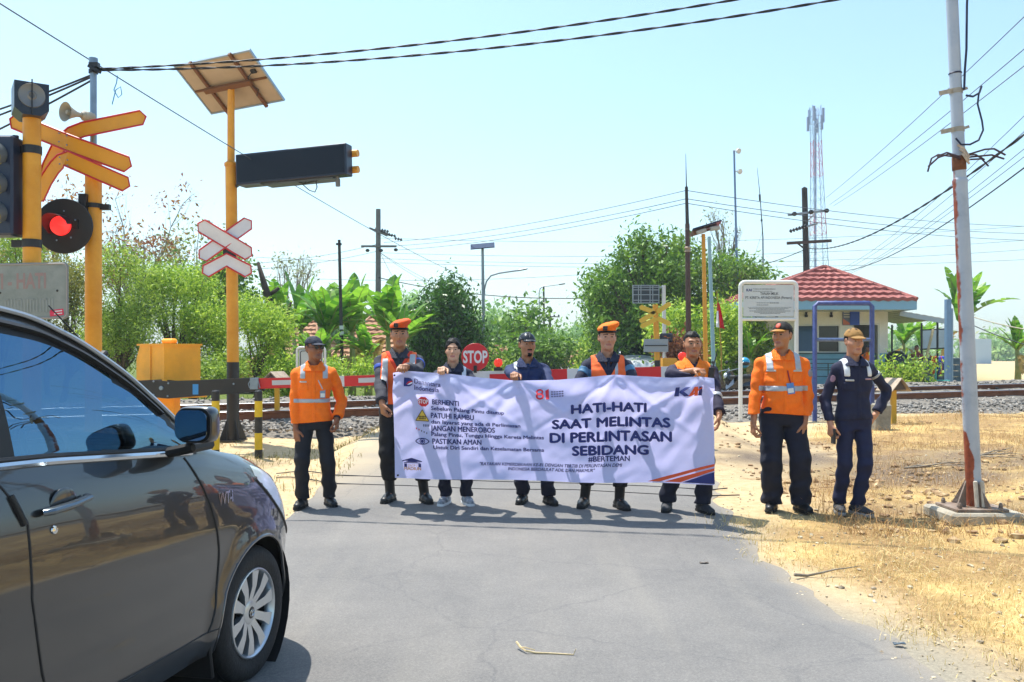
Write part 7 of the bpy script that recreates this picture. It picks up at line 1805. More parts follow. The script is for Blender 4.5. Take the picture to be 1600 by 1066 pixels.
        fb = lambda P, o: f_shirt_raw(P, .010 + o)
        for (xa, xb, za, zb, m_) in top.get('vest_bands', ()):
            patch('vest_tape', m_, (xa - .03, -.24 - belly, za - .03), (xb + .03, .04, zb + .03), lambda P: np.maximum(np.maximum(slab(P[0], xa, xb), slab(P[2], za, zb)), np.maximum(P[1], vregion(P))), .005, .0065, base=fb, parent=vest)
        if top.get('vest_v'):
            patch('vest_edge', ve, (-.2, -.22, 1.405 - top['vneck'] - .12), (.2, .04, 1.46), lambda P: np.maximum(np.maximum(P[1] - .02, (np.abs(P[0]) - ((P[2] - (1.405 - top['vneck'])) * .55 + .035))), vregion(P)), .004, .0065, base=fb, parent=vest)
    # ---- trousers
    def f_tr(P):
        d = np.maximum(stack_d(P, T, .008), P[2] - .985)
        for i in (0, 1):
            kn, an = KN[i], AN[i]; r_ = leg_r; l_ = smin(cap_d(P, HP[i], kn, r_[0], r_[1]), cap_d(P, kn, an + Vector((0, 0, .0)), r_[1], r_[2]), .02); d = smin(d, l_, .025)
        if bottom.get('blouse'):
            for i in (0, 1): d = smin(d, ell_d(P, (AN[i].x, AN[i].y, .27), (.078, .080, .07)), .03)
        d = d + (.0035 + .0045 * np.clip((.5 - P[2]) / .4, 0, 1)) * (np.sin(34 * P[2] + 12 * P[0] + wseed + 2 * np.sin(21 * P[1] + 8 * P[2])) + .6 * np.sin(52 * P[2] - 24 * P[0] + wseed))
        return np.maximum(d, hem_z - P[2] + .15 * (P[1] - .03) * 0)
    axx = [p.x for p in AN + KN]; ayy = [p.y for p in AN + KN]
    V, Q = nets(f_tr, (min(axx + [-.2 * girth]) - .10, min(ayy + [-.06]) - .13 - belly, hem_z - .02), (max(axx + [.2 * girth]) + .10, max(ayy + [.1]) + .12, 1.0), .0125 * res); link_mesh('trousers', V, Q, bottom['mat'], root, angle=180)
    # ---- shoes
    for i in (0, 1):
        an = AN[i]; a = toes[i]; fd = Vector((math.sin(a), -math.cos(a), 0)); boot = shoes.get('boot', 0)
        hl = Vector((an.x, an.y, 0)) - fd * .055; tp = Vector((an.x, an.y, 0)) + fd * .155
        def f_sh(P):
            Z = [P[0], P[1], P[2] * 1.25]
            d = smin(cap_d(Z, (hl.x, hl.y, .048), (an.x + fd.x * .06, an.y + fd.y * .06, .050), .043, .047), cap_d(Z, (an.x + fd.x * .07, an.y + fd.y * .07, .046), (tp.x, tp.y, .036), .047, .039), .02)
            sh_ = an + (KN[i] - an).normalized() * (.03 + boot); d = smin(d, cap_d(P, (an.x - fd.x * .012, an.y - fd.y * .012, .05), (sh_.x, sh_.y, sh_.z), .046, .050), .025); return np.maximum(d, np.maximum(.016 - P[2], P[2] - .115 - boot))
        lo_ = (min(hl.x, tp.x) - .07, min(hl.y, tp.y) - .07, -.01); hi_ = (max(hl.x, tp.x) + .07, max(hl.y, tp.y) + .10, .14 + boot)
        V, Q = nets(f_sh, lo_, hi_, .0075 * res); so = link_mesh('shoe', V, Q, shoes['mat'], root, angle=180)
        def f_so(P):
            d = smin(cap_d([P[0], P[1], P[2] * 0], (hl.x, hl.y, 0), (an.x + fd.x * .05, an.y + fd.y * .05, 0), .046, .045), cap_d([P[0], P[1], P[2] * 0], (an.x + fd.x * .07, an.y + fd.y * .07, 0), (tp.x, tp.y, 0), .050, .042), .02); return np.maximum(d, np.abs(P[2] - .004) - .020)
        V, Q = nets(f_so, lo_, hi_, .0085 * res); link_mesh('sole', V, Q, shoes['sole'], so, angle=180)
    # ---- hair and headgear
    hw = head.get('hair', 'short')
    def f_hair(P):
        Q = head_local(P); ax = np.abs(Q[0]); nz_ = .005 * np.sin(90 * Q[0] + 40 * Q[2]) * np.sin(70 * Q[1] + 30 * Q[2])
        if hw == 'tied':
            d = ell_d(Q, (0, .016, .028), (.084 * fw, .103, .102)); d = smin(d, ell_d(Q, (0, .115, .02), (.045, .035, .045)), .02); d = np.minimum(d, cap_d([ax, Q[1], Q[2]], (.075, -.02, .03), (.078, .01, -.035), .011, .007))
            face = ell_d(Q, (0, -.10, -.025), (.064, .085, .104)); lowc = np.where(Q[1] < .02, -.03 - Q[2] - .0, -.075 - Q[2]); return np.maximum(np.maximum(d, -face), lowc) + nz_
        d = ell_d(Q, (0, .016, .028), (.080 * fw, .101, .101)); face = np.where(Q[1] < -.015, .062 - Q[2] - .25 * np.clip(Q[1] + .06, -1, 0) * 0, np.where(Q[1] < .025, .012 - Q[2], -.045 - Q[2])); return np.maximum(d, face) + nz_
    V, Q = nets(f_hair, (-.14, -.16, 1.47), (.14, .19, 1.76), .0068 * res)
    if len(Q): link_mesh('hair', V, Q, brow_m, root, angle=180)
    hg = head.get('gear')
    if hg and hg[0] == 'cap':
        _, m1, m2, emb = hg
        def f_cap(P):
            Q = head_local(P); d = np.maximum(np.abs(ell_d(Q, (0, .016, .034), (.083 * fw, .105, .090))) - .005 - .0016 * np.cos(6 * np.arctan2(Q[1] - .016, Q[0])) * (Q[2] > .06), .046 - Q[2] + .12 * np.clip(Q[1], 0, 1)); return d
        V, Q = nets(f_cap, (-.14, -.16, 1.5), (.14, .17, 1.76), .0065 * res); co = link_mesh('cap', V, Q, m1, root, angle=180)
        def f_brim(P):
            Q = head_local(P); zc = .057 - 4.5 * Q[0] ** 2 - .22 * np.clip(-Q[1] - .07, 0, 1); d = np.abs(Q[2] - zc) - .005; out = np.sqrt((Q[0] / .066) ** 2 + ((Q[1] + .06) / .112) ** 2) - 1; return np.maximum(np.maximum(d, out * .08), Q[1] + .060 - 4.4 * Q[0] ** 2)
        V, Q = nets(f_brim, (-.17, -.24, 1.50), (.17, .06, 1.72), .0062 * res); link_mesh('cap_brim', V, Q, m2, co, angle=180)
        if emb:
            def f_emb(P):
                Q = head_local(P); return np.maximum(np.abs(ell_d(Q, (0, .016, .034), (.083 * fw, .105, .094)) - .006) - .005, np.sqrt(Q[0] ** 2 + (Q[2] - .088) ** 2) - .024 + (Q[1] > 0) * 1.0)
            V, Q = nets(f_emb, (-.12, -.16, 1.6), (.12, .1, 1.74), .0055 * res)
            if len(Q): link_mesh('cap_emblem', V, Q, emb, co, angle=180)
    if hg and hg[0] == 'beret':
        _, m1, m2, side = hg
        def f_ber(P):
            Q = head_local(P); R_ = [Q[0] * math.cos(.30 * side) + (Q[2] - .09) * math.sin(.30 * side), Q[1], -Q[0] * math.sin(.30 * side) + (Q[2] - .09) * math.cos(.30 * side)]
            d = smin(ell_d(R_, (side * .014, .012, .012), (.108, .117, .042)), ell_d(Q, (0, .016, .04), (.084, .105, .085)), .02); return np.maximum(d, .058 - Q[2]) + .002 * np.sin(60 * Q[0] + 30 * Q[1])
        V, Q = nets(f_ber, (-.18, -.17, 1.58), (.18, .18, 1.79), .0068 * res); bo = link_mesh('beret', V, Q, m1, root, angle=180)
        def f_band(P):
            Q = head_local(P); return np.maximum(np.abs(ell_d(Q, (0, .014, .03), (.086 * fw, .108, .11))) - .006, slab(Q[2], .047, .066))
        V, Q = nets(f_band, (-.13, -.15, 1.58), (.13, .16, 1.70), .006 * res); link_mesh('beret_band', V, Q, brow_m, bo, angle=180)
        def f_badge(P):
            Q = head_local(P); return np.maximum(np.maximum(np.abs(Q[0] + side * .036) - .021, slab(Q[2], .067, .108)), np.abs(Q[1] + .094) - .018)
        V, Q = nets(f_badge, (-.1, -.15, 1.62), (.1, .0, 1.72), .006 * res); link_mesh('beret_badge', V, Q, m2, bo, angle=180)
    if head.get('glasses'):
        m = MB()
        def hl_(p):
            c, s_ = math.cos(-yaw), math.sin(-yaw); q = [p[0] * c + p[1] * s_, -p[0] * s_ + p[1] * c, p[2] + hz]; return Vector(q)
        for sg in (-1, 1):
            m.tube([hl_((sg * .031 + .021 * math.cos(q), -.104, .010 + .016 * math.sin(q))) for q in np.linspace(0, 6.28, 16, endpoint=False)], .0025, 5, closed=True); m.tube([hl_((sg * .052, -.100, .014)), hl_((sg * .080, .0, .014))], .0025, 5)
        m.tube([hl_((-.010, -.106, .014)), hl_((.010, -.106, .014))], .0025, 5); m.build('glasses', plast, root)
        m = MB()
        for sg in (-1, 1): m.prism([(.019 * math.cos(q), .015 * math.sin(q)) for q in np.linspace(0, 6.28, 14, endpoint=False)], hl_((sg * .031, -.104, .010)), hl_((1, 0, -hz)) - hl_((0, 0, -hz)), (0, 0, 1), .002)
        m.build('dark_lens', mat('sunglass', '#1a1512', .1), root)
    return dict(root=root, EL=EL, WR=WR, SH=SH, shirt=shirt, s=s, T=T, f=f_shirt_raw, patch=patch, body=body)

def front_y(pr, x, z):
    ys = np.linspace(-.36, 0, 90); d = pr['f']([np.full(90, x), ys, np.full(90, z)]); i = int(np.argmax(d < 0)); return float(ys[max(0, i - 1)])
def lanyard(pr, x, z0, z1, strap_m, card_m, wd=.052, ht=.088, tiltv=0.0):
    m = MB(); P = [(x * (.5 + .5 * q) , front_y(pr, x * (.5 + .5 * q), z0 + (z1 - z0) * q) - .006, z0 + (z1 - z0) * q) for q in np.linspace(0, 1, 6)]; m.tube(P, .006, 6); lo = m.build('lanyard', strap_m, pr['root'])
    m = MB(); zc = z1 - ht / 2; m.box((x, front_y(pr, x, zc) - .010, zc), (wd, .004, ht), rot=(0, tiltv, 0), bev=.001); cd = m.build('id_card', card_m, lo, smooth=False)
    m = MB(); m.box((x, front_y(pr, x, zc) - .0135, zc - ht * .18), (wd * .8, .002, ht * .42), rot=(0, tiltv, 0)); m.build('card_print', white_p, cd, smooth=False)

def wl_(root_xy, rz, s, zc, p):   # world point -> person's local
    d = Vector((p[0] - root_xy[0], p[1] - root_xy[1], 0)); c, sn = math.cos(-rz), math.sin(-rz); return Vector(((d.x * c - d.y * sn) / s, (d.x * sn + d.y * c) / s, (p[2] - zc) / s))
# ------------------------------------------------------------------ banner
TOPV = [(613, 583), (630, 579.5), (665, 582), (700, 584), (750, 590), (805, 595), (870, 594), (920, 589), (960, 585.5), (1000, 588), (1050, 590.5), (1092, 588.5), (1114, 591)]
def fold(s, t):
    q = 1 - t; hold = [.034, .174, .385, .693, .952]
    y = .018 * math.sin(s * 17 + 1.2 * math.sin(t * 4) + .6) * (.35 + .65 * t) + .010 * math.sin(s * 41 + t * 6) * (.3 + .7 * t)
    for i, h in enumerate(hold):      # creases fan out from each hand
        for j, sl in enumerate((-1.5, -.55, .5, 1.4)):
            x = s - h - sl * q * .33; y += (-.021 if (i + j) % 2 else .017) * math.exp(-(x / .018) ** 2) * math.exp(-((q - .18) / .34) ** 2)
    y += .034 * math.sin(13 * q + 3.4 * math.sin(5.3 * s + .4)) * math.exp(-((q - .10) / .15) ** 2)     # swags below the top edge
    y += .030 * (float(vnoise(s * 9 + t * 2.2, t * 3.1 - s * 3, 1.0, 21)) - .5) + .014 * (float(vnoise(s * 30 - t * 8, t * 9 + s * 9, 1.0, 22)) - .5)
    return y
def ban(s, t, off=0.0):
    u = 613.5 + 501 * s + 3.0 * (1 - t); vt = float(np.interp(613 + 501 * s, [a for a, _ in TOPV], [q for _, q in TOPV])); vb = 747.5 + 11 * s + 1.2 * math.sin(s * 13)
    Y = 8.16 - .52 * s; p = at(u, vb + (vt - vb) * t, Y); p.y += fold(s, t) - off + .03 * (1 - t); return p
bnr = thing('banner', 'wide white cloth banner tinted like blue shade with printed safety slogans held by five people', 'banner', tuple(ban(.5, 0)))
BO = Vector(bnr.location)
bmat_ = bpy.data.materials.new('banner_cloth'); bmat_.use_nodes = True; t = bmat_.node_tree; b_ = t.nodes['Principled BSDF']; b_.inputs['Base Color'].default_value = (*srgb('#d3daff'), 1); b_.inputs['Roughness'].default_value = .55; b_.inputs['Specular IOR Level'].default_value = .35  # white cloth; bluish tint of its skylit shade put into the base colour
tr = t.nodes.new('ShaderNodeBsdfTranslucent'); tr.inputs['Color'].default_value = (*srgb('#cfcdff'), 1); mx = t.nodes.new('ShaderNodeMixShader'); mx.inputs[0].default_value = .52
wv = t.nodes.new('ShaderNodeTexNoise'); wv.inputs['Scale'].default_value = 9; wv.inputs['Detail'].default_value = 5; tcn = t.nodes.new('ShaderNodeTexCoord'); t.links.new(tcn.outputs['Object'], wv.inputs['Vector']); bp = t.nodes.new('ShaderNodeBump'); bp.inputs['Strength'].default_value = .35; bp.inputs['Distance'].default_value = .03; t.links.new(wv.outputs['Fac'], bp.inputs['Height']); t.links.new(bp.outputs['Normal'], b_.inputs['Normal'])
t.links.new(b_.outputs[0], mx.inputs[1]); t.links.new(tr.outputs[0], mx.inputs[2]); t.links.new(mx.outputs[0], t.nodes['Material Output'].inputs['Surface'])
NS, NT = 320, 110
V = [tuple(ban(i / NS, j / NT) - BO) for i in range(NS + 1) for j in range(NT + 1)]
link_mesh('cloth', V, [(i * (NT + 1) + j, (i + 1) * (NT + 1) + j, (i + 1) * (NT + 1) + j + 1, i * (NT + 1) + j + 1) for i in range(NS) for j in range(NT)], bmat_, bnr, angle=180)
def px2st(u, v):
    s = (u - 614.5) / 501; vt = 584 + 7 * s; vb = 747.5 + 11 * s; return s, (vb - v) / (vb - vt)
def dense(V2, Fc, mx_):
    V2 = [tuple(p) for p in V2]; out = []
    st = [tuple(f[:1] + f[i:i + 2]) for f in Fc for i in range(1, len(f) - 1)]
    while st:
        a, b, c = st.pop(); L_ = [math.dist(V2[a], V2[b]), math.dist(V2[b], V2[c]), math.dist(V2[c], V2[a])]
        k = int(np.argmax(L_))
        if L_[k] <= mx_: out.append((a, b, c)); continue
        tri = (a, b, c); p, q, r_ = tri[k], tri[(k + 1) % 3], tri[(k + 2) % 3]; V2.append(((V2[p][0] + V2[q][0]) / 2, (V2[p][1] + V2[q][1]) / 2)); n_ = len(V2) - 1; st += [(p, n_, r_), (n_, q, r_)]
    return V2, out
class Print:
    def __init__(s): s.m = MB()
    def poly(s, V2, Fc, mx_=9, off=.005, mi=0):
        off += .004 if off < .009 else 0; V2, Fc = dense(V2, Fc, mx_); s.m.add([ban(*px2st(a, b), off) - BO for a, b in V2], Fc, mi)
    def text(s, body, u0, u1, vb, cap, bold=.012, shear=0.0, mi=0, rise=0.0, mx_=7):
        V, Fc = text_geo(body, 0.0, shear); mn, mx2 = V[:, 0].min(), V[:, 0].max(); U = u0 + (V[:, 0] - mn) / (mx2 - mn) * (u1 - u0); Vv = vb - V[:, 1] / CAP * cap + rise * (U - u0) / (u1 - u0)
        wd = (u1 - u0) / (mx2 - mn) * bold * 1.05; n_ = 0
        for k, (dx, dy) in enumerate(((0, 0), (-1, 0), (1, 0), (0, -1), (0, 1)) if bold > .015 else ((0, 0),)): s.poly(list(zip(U + dx * wd, Vv + dy * wd * .8)), Fc, mx_, .010 + .0003 * k, mi)
    def done(s, name, mats): return s.m.build(name, mats, bnr, smooth=False)
ink = mat('banner_ink', '#18246a', .6); ink2 = mat('banner_red', '#c8202f', .6); ink3 = mat('banner_orange', '#d8532a', .6); ink4 = mat('banner_yellow', '#d8b23a', .6); inkw = mat('banner_white', '#e2e0ea', .6); ink5 = mat('banner_gold', '#c58a4a', .6)
p = Print()
for tx, u0, u1, vb, cap in (('HATI-HATI', 893, 1010, 643.5, 13.5), ('SAAT MELINTAS', 863, 1046, 666.5, 14), ('DI PERLINTASAN', 859, 1048, 689, 15), ('SEBIDANG', 893.5, 1012, 710, 14)): p.text(tx, u0, u1, vb, cap, .044, rise=1.5)
p.text('#BERTEMAN', 918, 983, 720.5, 8, .03, rise=1)
p.done('slogan', ink)
for tx, u0, u1, vb, cap in (('BERHENTI', 675.5, 717, 633, 7.5), ('PATUHI RAMBU', 673, 740, 654, 7.8), ('JANGAN MENEROBOS', 672.5, 772.5, 673.5, 8), ('PASTIKAN AMAN', 675, 751, 693.5, 8)): p = Print(); p.text(tx, u0, u1, vb, cap, .034, rise=1); p.done('rule_heading', ink)
for tx, u0, u1, vb, cap in (('Sebelum Palang Pintu ditutup', 673.5, 787.5, 641.8, 5.6), ('dan Isyarat yang ada di Perlintasan', 673.5, 812.5, 662.3, 5.4), ('Palang Pintu, Tunggu Hingga Kereta Melintas', 673.5, 849, 681.5, 5.6), ('Untuk Diri Sendiri dan Keselamatan Bersama', 676, 849, 701.8, 5.6)): p = Print(); p.text(tx, u0, u1, vb, cap, .030, rise=2.5); p.done('rule_lettering', ink)
p = Print(); p.text('"RAYAKAN KEMERDEKAAN KE-81 DENGAN TERTIB DI PERLINTASAN DEMI', 748, 971, 727.5, 5, .026, .25, rise=2.5); p.text('INDONESIA BERDAULAT ADIL DAN MAKMUR"', 792, 928, 735.5, 5, .026, .25, rise=1.5); p.done('quote_lettering', ink)
disc = lambda cx, cy, rx, ry, n=20, a0=0: ([(cx + rx * math.cos(a0 + 2 * math.pi * i / n), cy + ry * math.sin(a0 + 2 * math.pi * i / n)) for i in range(n)], [tuple(range(n))])
def ringp(p, cx, cy, rx, ry, w_, n=28, mi=0, y_fn=None):
    A = [(cx + rx * math.cos(2 * math.pi * i / n), cy + ry * math.sin(2 * math.pi * i / n)) for i in range(n)]; B = [(cx + (rx - w_) * math.cos(2 * math.pi * i / n), cy + (ry - w_) * math.sin(2 * math.pi * i / n)) for i in range(n)]
    p.poly(A + B, [(i, (i + 1) % n, n + (i + 1) % n, n + i) for i in range(n)], 6, .006, mi)
# danantara mark
p = Print(); D = [(631.5, 594.5), (638, 594.5)] + [(638 + 7.5 * math.sin(a), 601 - 6.5 * math.cos(a)) for a in np.linspace(.2, 2.94, 9)] + [(638, 607.5), (631.5, 607.5)]; p.poly(D, [tuple(range(len(D)))], 5, .005, 0)
p.poly([(634.5, 605), (638, 600.2), (642.5, 599), (645.3, 599.5), (641, 602), (637, 604)], [tuple(range(6))], 5, .007, 1); p.poly([(636.5, 605.2), (640.5, 602.2), (645, 600.4), (645, 602.5), (640, 604.8)], [tuple(range(5))], 5, .007, 2)
p.text('Danantara', 648, 689.5, 602.3, 7.2, .018, rise=4); p.text('Indonesia', 648, 686.5, 611.8, 7.2, .018, rise=2.5); p.done('sponsor_mark', [ink, ink2, inkw])
p = Print(); p.poly(*disc(661.3, 629.8, 9, 8, 8, math.pi / 8), 5, .005, 0); p.done('stop_symbol', ink2)
p = Print(); p.text('STOP', 653.8, 668.8, 632.6, 6.2, .03); p.m.v = [tuple(Vector(q) + Vector((0, -.004, 0))) for q in p.m.v]; p.done('stop_symbol_lettering', inkw)
p = Print(); p.poly([(659.3, 642.3), (669.6, 659.3), (649.3, 658.7)], [(0, 1, 2)], 5, .005, 0); p.done('triangle_symbol', ink4)
p = Print(); T3 = [(659.3, 642.3), (669.6, 659.3), (649.3, 658.7)]
for i in range(3):
    a, bq = Vector(T3[i]), Vector(T3[(i + 1) % 3]); d = (bq - a).normalized() * .0; nv = Vector((-(bq - a).y, (bq - a).x)).normalized() * .55; p.poly([tuple(a - nv), tuple(bq - nv), tuple(bq + nv), tuple(a + nv)], [(0, 1, 2, 3)], 5, .007)
for k in range(5): p.poly([(654.4 + k * 2.2, 651.3), (655.3 + k * 2.2, 651.3), (655.3 + k * 2.2, 657), (654.4 + k * 2.2, 657)], [(0, 1, 2, 3)], 5, .007)
for vv in (652.3, 655.3): p.poly([(653.6, vv), (665, vv), (665, vv + .9), (653.6, vv + .9)], [(0, 1, 2, 3)], 5, .007)
p.done('triangle_outline', mat('symbol_brown', '#5a4a20', .7))
p = Print()
for k in range(4): p.poly([(660.5 + 2.6 * k, 664.2), (662.4 + 2.6 * k, 664.4), (662.0 + 2.6 * k, 668), (660.6 + 2.6 * k, 667.4)], [(0, 1, 2, 3)], 5, .005, 0)
for k in range(5): p.poly([(649 + 4 * k, 669.5 + 1.7 * k), (651 + 4 * k, 670 + 1.7 * k), (650.4 + 4 * k, 672.5 + 1.7 * k), (649.2 + 4 * k, 672 + 1.7 * k)], [(0, 1, 2, 3)], 5, .005, 1 if k < 2 else 0)
p.done('gate_symbol', [mat('symbol_grey', '#5d5f80', .6), ink2])
p = Print(); n = 24; O = [(659 + 11 * math.cos(q), 690 + (5.2 * math.sin(q)) * (1 - .25 * abs(math.cos(q)) ** 3)) for q in np.linspace(0, 6.283, n, endpoint=False)]; I_ = [(659 + (x - 659) * .84, 690 + (y - 690) * .74) for x, y in O]
p.poly(O + I_, [(i, (i + 1) % n, n + (i + 1) % n, n + i) for i in range(n)], 6, .006); ringp(p, 659, 690, 4.3, 4.3, 1.1); p.poly(*disc(659, 690, 2.4, 2.4, 16), 5, .007); p.done('eye_symbol', ink)
p = Print(); p.poly([(626, 720.5), (641, 716.2), (657.5, 721), (657, 722.4), (641, 718), (626.4, 722)], [(0, 1, 2, 3, 4, 5)], 5); p.poly([(631, 722.8), (641, 719.4), (652, 723), (641, 722.2)], [(0, 1, 2, 3)], 5)
for x in (629.3, 651.5): p.poly([(x, 725), (x + 4.3, 725), (x + 4.3, 730.5), (x, 730.5)], [(0, 1, 2, 3)], 5)
p.poly([(629, 723), (654.5, 723.5), (654.5, 724.5), (629, 724.2)], [(0, 1, 2, 3)], 5); p.done('station_mark', ink)
p = Print(); p.text('MADIUN', 629.5, 655.5, 735, 4.6, .03); p.text('DAOP 7', 635.5, 650.3, 729.8, 3.6, .01); p.done('station_lettering', ink5)
p = Print(); ringp(p, 844, 606.6, 5.8, 4.8, 2.6); ringp(p, 844, 613.4, 6.4, 5.4, 2.8); p.poly([(853, 605), (858.5, 601.8), (858.5, 618.5), (853.6, 618.5)], [(0, 1, 2, 3)], 5); p.done('anniversary_mark', ink2)
p = Print()
for i in range(3):
    for k in range(5): p.poly([(862 + 4.1 * k, 606 + 3.7 * i), (865 + 4.1 * k, 606 + 3.7 * i), (865 + 4.1 * k, 608 + 3.7 * i), (862 + 4.1 * k, 608 + 3.7 * i)], [(0, 1, 2, 3)], 5)
p.done('anniversary_small_print', mat('ink_faded', '#5d5a8a', .6))
p = Print(); sh = 2.0
p.poly([(1056, 605.6), (1062, 605.6), (1060.5, 619.6), (1054, 619.6)], [(0, 1, 2, 3)], 5); p.poly([(1062, 611.5), (1071, 605.6), (1078, 605.6), (1067.5, 612.3), (1076, 619.6), (1068, 619.6), (1061.3, 614)], [(0, 1, 2, 6), (2, 3, 6), (3, 4, 5, 6)], 5)
p.poly([(1091.5, 605.6), (1097.3, 605.6), (1096.3, 619.6), (1090, 619.6)], [(0, 1, 2, 3)], 5); p.done('railway_logo', ink)
p = Print(); p.poly([(1074, 619.8), (1083.5, 605.6), (1089.5, 605.6), (1089.8, 619.8), (1083.8, 619.8), (1083.9, 610.5), (1079.5, 619.8)], [(0, 1, 5, 6), (1, 2, 3, 4, 5)], 5); p.poly([(1079, 617.5), (1087, 611.5), (1095.5, 606.8), (1096.6, 607.8), (1088, 613.5), (1081, 619)], [(0, 1, 2, 3, 4, 5)], 5, .007); p.done('railway_logo_swoosh', ink3)
p = Print(); p.poly([(1011, 754.0), (1114.8, 724.6), (1114.9, 728.5), (1030, 754.3)], [(0, 1, 2, 3)], 8); p.poly([(1037, 754.6), (1114.9, 731.5), (1115, 735.5), (1062, 755.2)], [(0, 1, 2, 3)], 8); p.done('orange_stripe', ink3)
p = Print(); p.poly([(1065, 755.4), (1115, 737.5), (1115.5, 756.5)], [(0, 1, 2)], 8); p.done('navy_corner', ink)
m = MB()
for (u, v) in ((619, 743.5), (1111, 752.5), (616.5, 588)): m.lathe([(0, .003), (.008, .003), (.010, 0)], ban(*px2st(u, v), .004) - BO, (0, -1, 0), 10)
m.build('eyelet', steel_d, bnr)

# ------------------------------------------------------------------ the people
def put(label, uc, vf, Ht, feet, hands, rz=0.0, **kw):
    """uc: centre column, vf: foot row; feet [(u,v),(u,v)]; hands [(u,v,dy,opts),...] in photo pixels at the person's depth"""
    vf = (feet[0][1] + feet[1][1]) / 2; Y = H * F / (vf - 555.0); X = (uc - 800) / F * Y
    Y = (H - gz(X, Y)) * F / (vf - 555.0); X = (uc - 800) / F * Y; z0 = gz(X, Y) + .018; Ht *= 1.014; s = Ht / 1.70
    fl = []
    for (u, v) in feet: q = gp(u, v, gz(X, Y)); fl.append(tuple(wl_((X, Y), rz, s, z0, q)[:2]))
    hl = []
    for (u, v, dy, o) in hands: hl.append(dict(pos=wl_((X, Y), rz, s, z0, at(u, v, 8.16 - .52 * (u - 614) / 501 + dy if dy > .03 and dy < .2 and abs(u - 1368) > 5 else Y + dy)), **o))
    return person(label, X, Y, rz, Ht, fl, hl, ground=gz(X, Y), group=None, **kw)
capn = cloth('cap_navy', '#232a3a'); capd = cloth('cap_dark', '#1c2c34'); capb = cloth('cap_black', '#1a1815'); capt = cloth('cap_tan', '#96703a'); goldm = mat('gold_braid', '#a8752a', .5); emb_r = mat('emblem_orange', '#c2482a', .6)
tagm = mat('name_tag', '#b9b5ac', .5); pocket_o = C_OR; card = mat('card_blue', '#4a7fc0', .35); cardg = mat('card_grey', '#7d93a6', .35); lan_r = mat('lanyard_red', '#9c2430', .6); lan_w = mat('lanyard_white', '#b8b4b8', .6)
down = lambda hx, **k: dict(dir=(hx * .10, -.15, -1), thumb=(0, -1, 0), curl=.35, **k)
print('people...')
# 1 orange shirt, navy cap, looking to the right
q = put('man in orange work shirt with navy cap and sunglasses standing left of the banner', 491, 799, 1.635, [(472, 795), (515, 792)], [(462, 672, -.10, dict(dir=(.15, -.2, -1), palm=(.6, .6, 0), thumb=(.3, -1, 0), curl=.22, hint=(-.35, 1, 0))), (526, 655, -.05, dict(dir=(.05, -.2, -1), palm=(-1, .3, 0), thumb=(0, -1, 0), curl=.75, hint=(.5, 1, 0)))], rz=.20,
    top=dict(name='work_shirt', mat=C_OR, band=[(1.045, 1.085)], straps=[(-.135, -.085, 1.285, 1.45), (.085, .135, 1.285, 1.45)], patches=[(-.145, -.055, 1.165, 1.235, C_OR, 'pocket'), (.055, .145, 1.165, 1.235, C_OR, 'pocket'), (-.14, -.07, 1.245, 1.262, tagm, 'name_tag')], open=.02),
    bottom=dict(mat=C_JEAN), shoes=dict(mat=shoe_b, sole=shoe_s, boot=.03), head=dict(yaw=.55, gear=('cap', capn, capn, None), glasses=True), skin='brown', leg_r=(.090, .072, .066), shirt_hem=.85, sleeve=(.070, .062, .054))
lanyard(q, .085, 1.27, 1.18, lan_w, cardg)
m = MB(); w_, e_ = q['WR'][1], q['EL'][1]; f = (w_ - e_).normalized(); m.lathe([(.033, -.012), (.036, -.010), (.036, .010), (.033, .012)], w_ - f * .012, f, 16); m.build('wrist_watch', blk, q['root'])
# 2 guard in beret and vest, left end
q = put('tall guard in orange beret and vest holding the left end of the banner', 624, 794, 1.785, [(609, 786), (664, 787)], [(598, 648, .04, dict(dir=(.18, -.15, -1), palm=(.8, .5, 0), thumb=(.4, -.9, 0), curl=.75, hint=(-.35, 1, 0))), (634, 573, .08, dict(dir=(-.2, -1, .12), palm=(0, -.1, -1), thumb=(-1, -.2, 0), curl=1.0, hint=(0.6, .5, -.75)))], rz=.08,
    top=dict(name='uniform_shirt', mat=C_GREY, vest=(C_VEST, C_VEST2, .93), vneck=.15, vest_v=True, vest_bands=[(-.155, -.10, .93, 1.36, C_REF), (.10, .155, .93, 1.40, C_REF)], open=.03, arm_bands=[(0, .075, .115, mat('arm_badge_blue', '#2c4fae', .6)), (1, .06, .10, mat('arm_badge_blue', '#2c4fae', .6))], patches=[(.06, .15, 1.245, 1.265, C_BLK, 'name_tag')]),
    bottom=dict(mat=C_BLK, blouse=True), shoes=dict(mat=shoe_b, sole=shoe_s, boot=.16), head=dict(yaw=.08, gear=('beret', C_BERET, blk, 1)), skin='tan', leg_r=(.098, .080, .062), hem_z=.20, sleeve=(.068, .058, .052), shoulders=.190, girth=1.05)
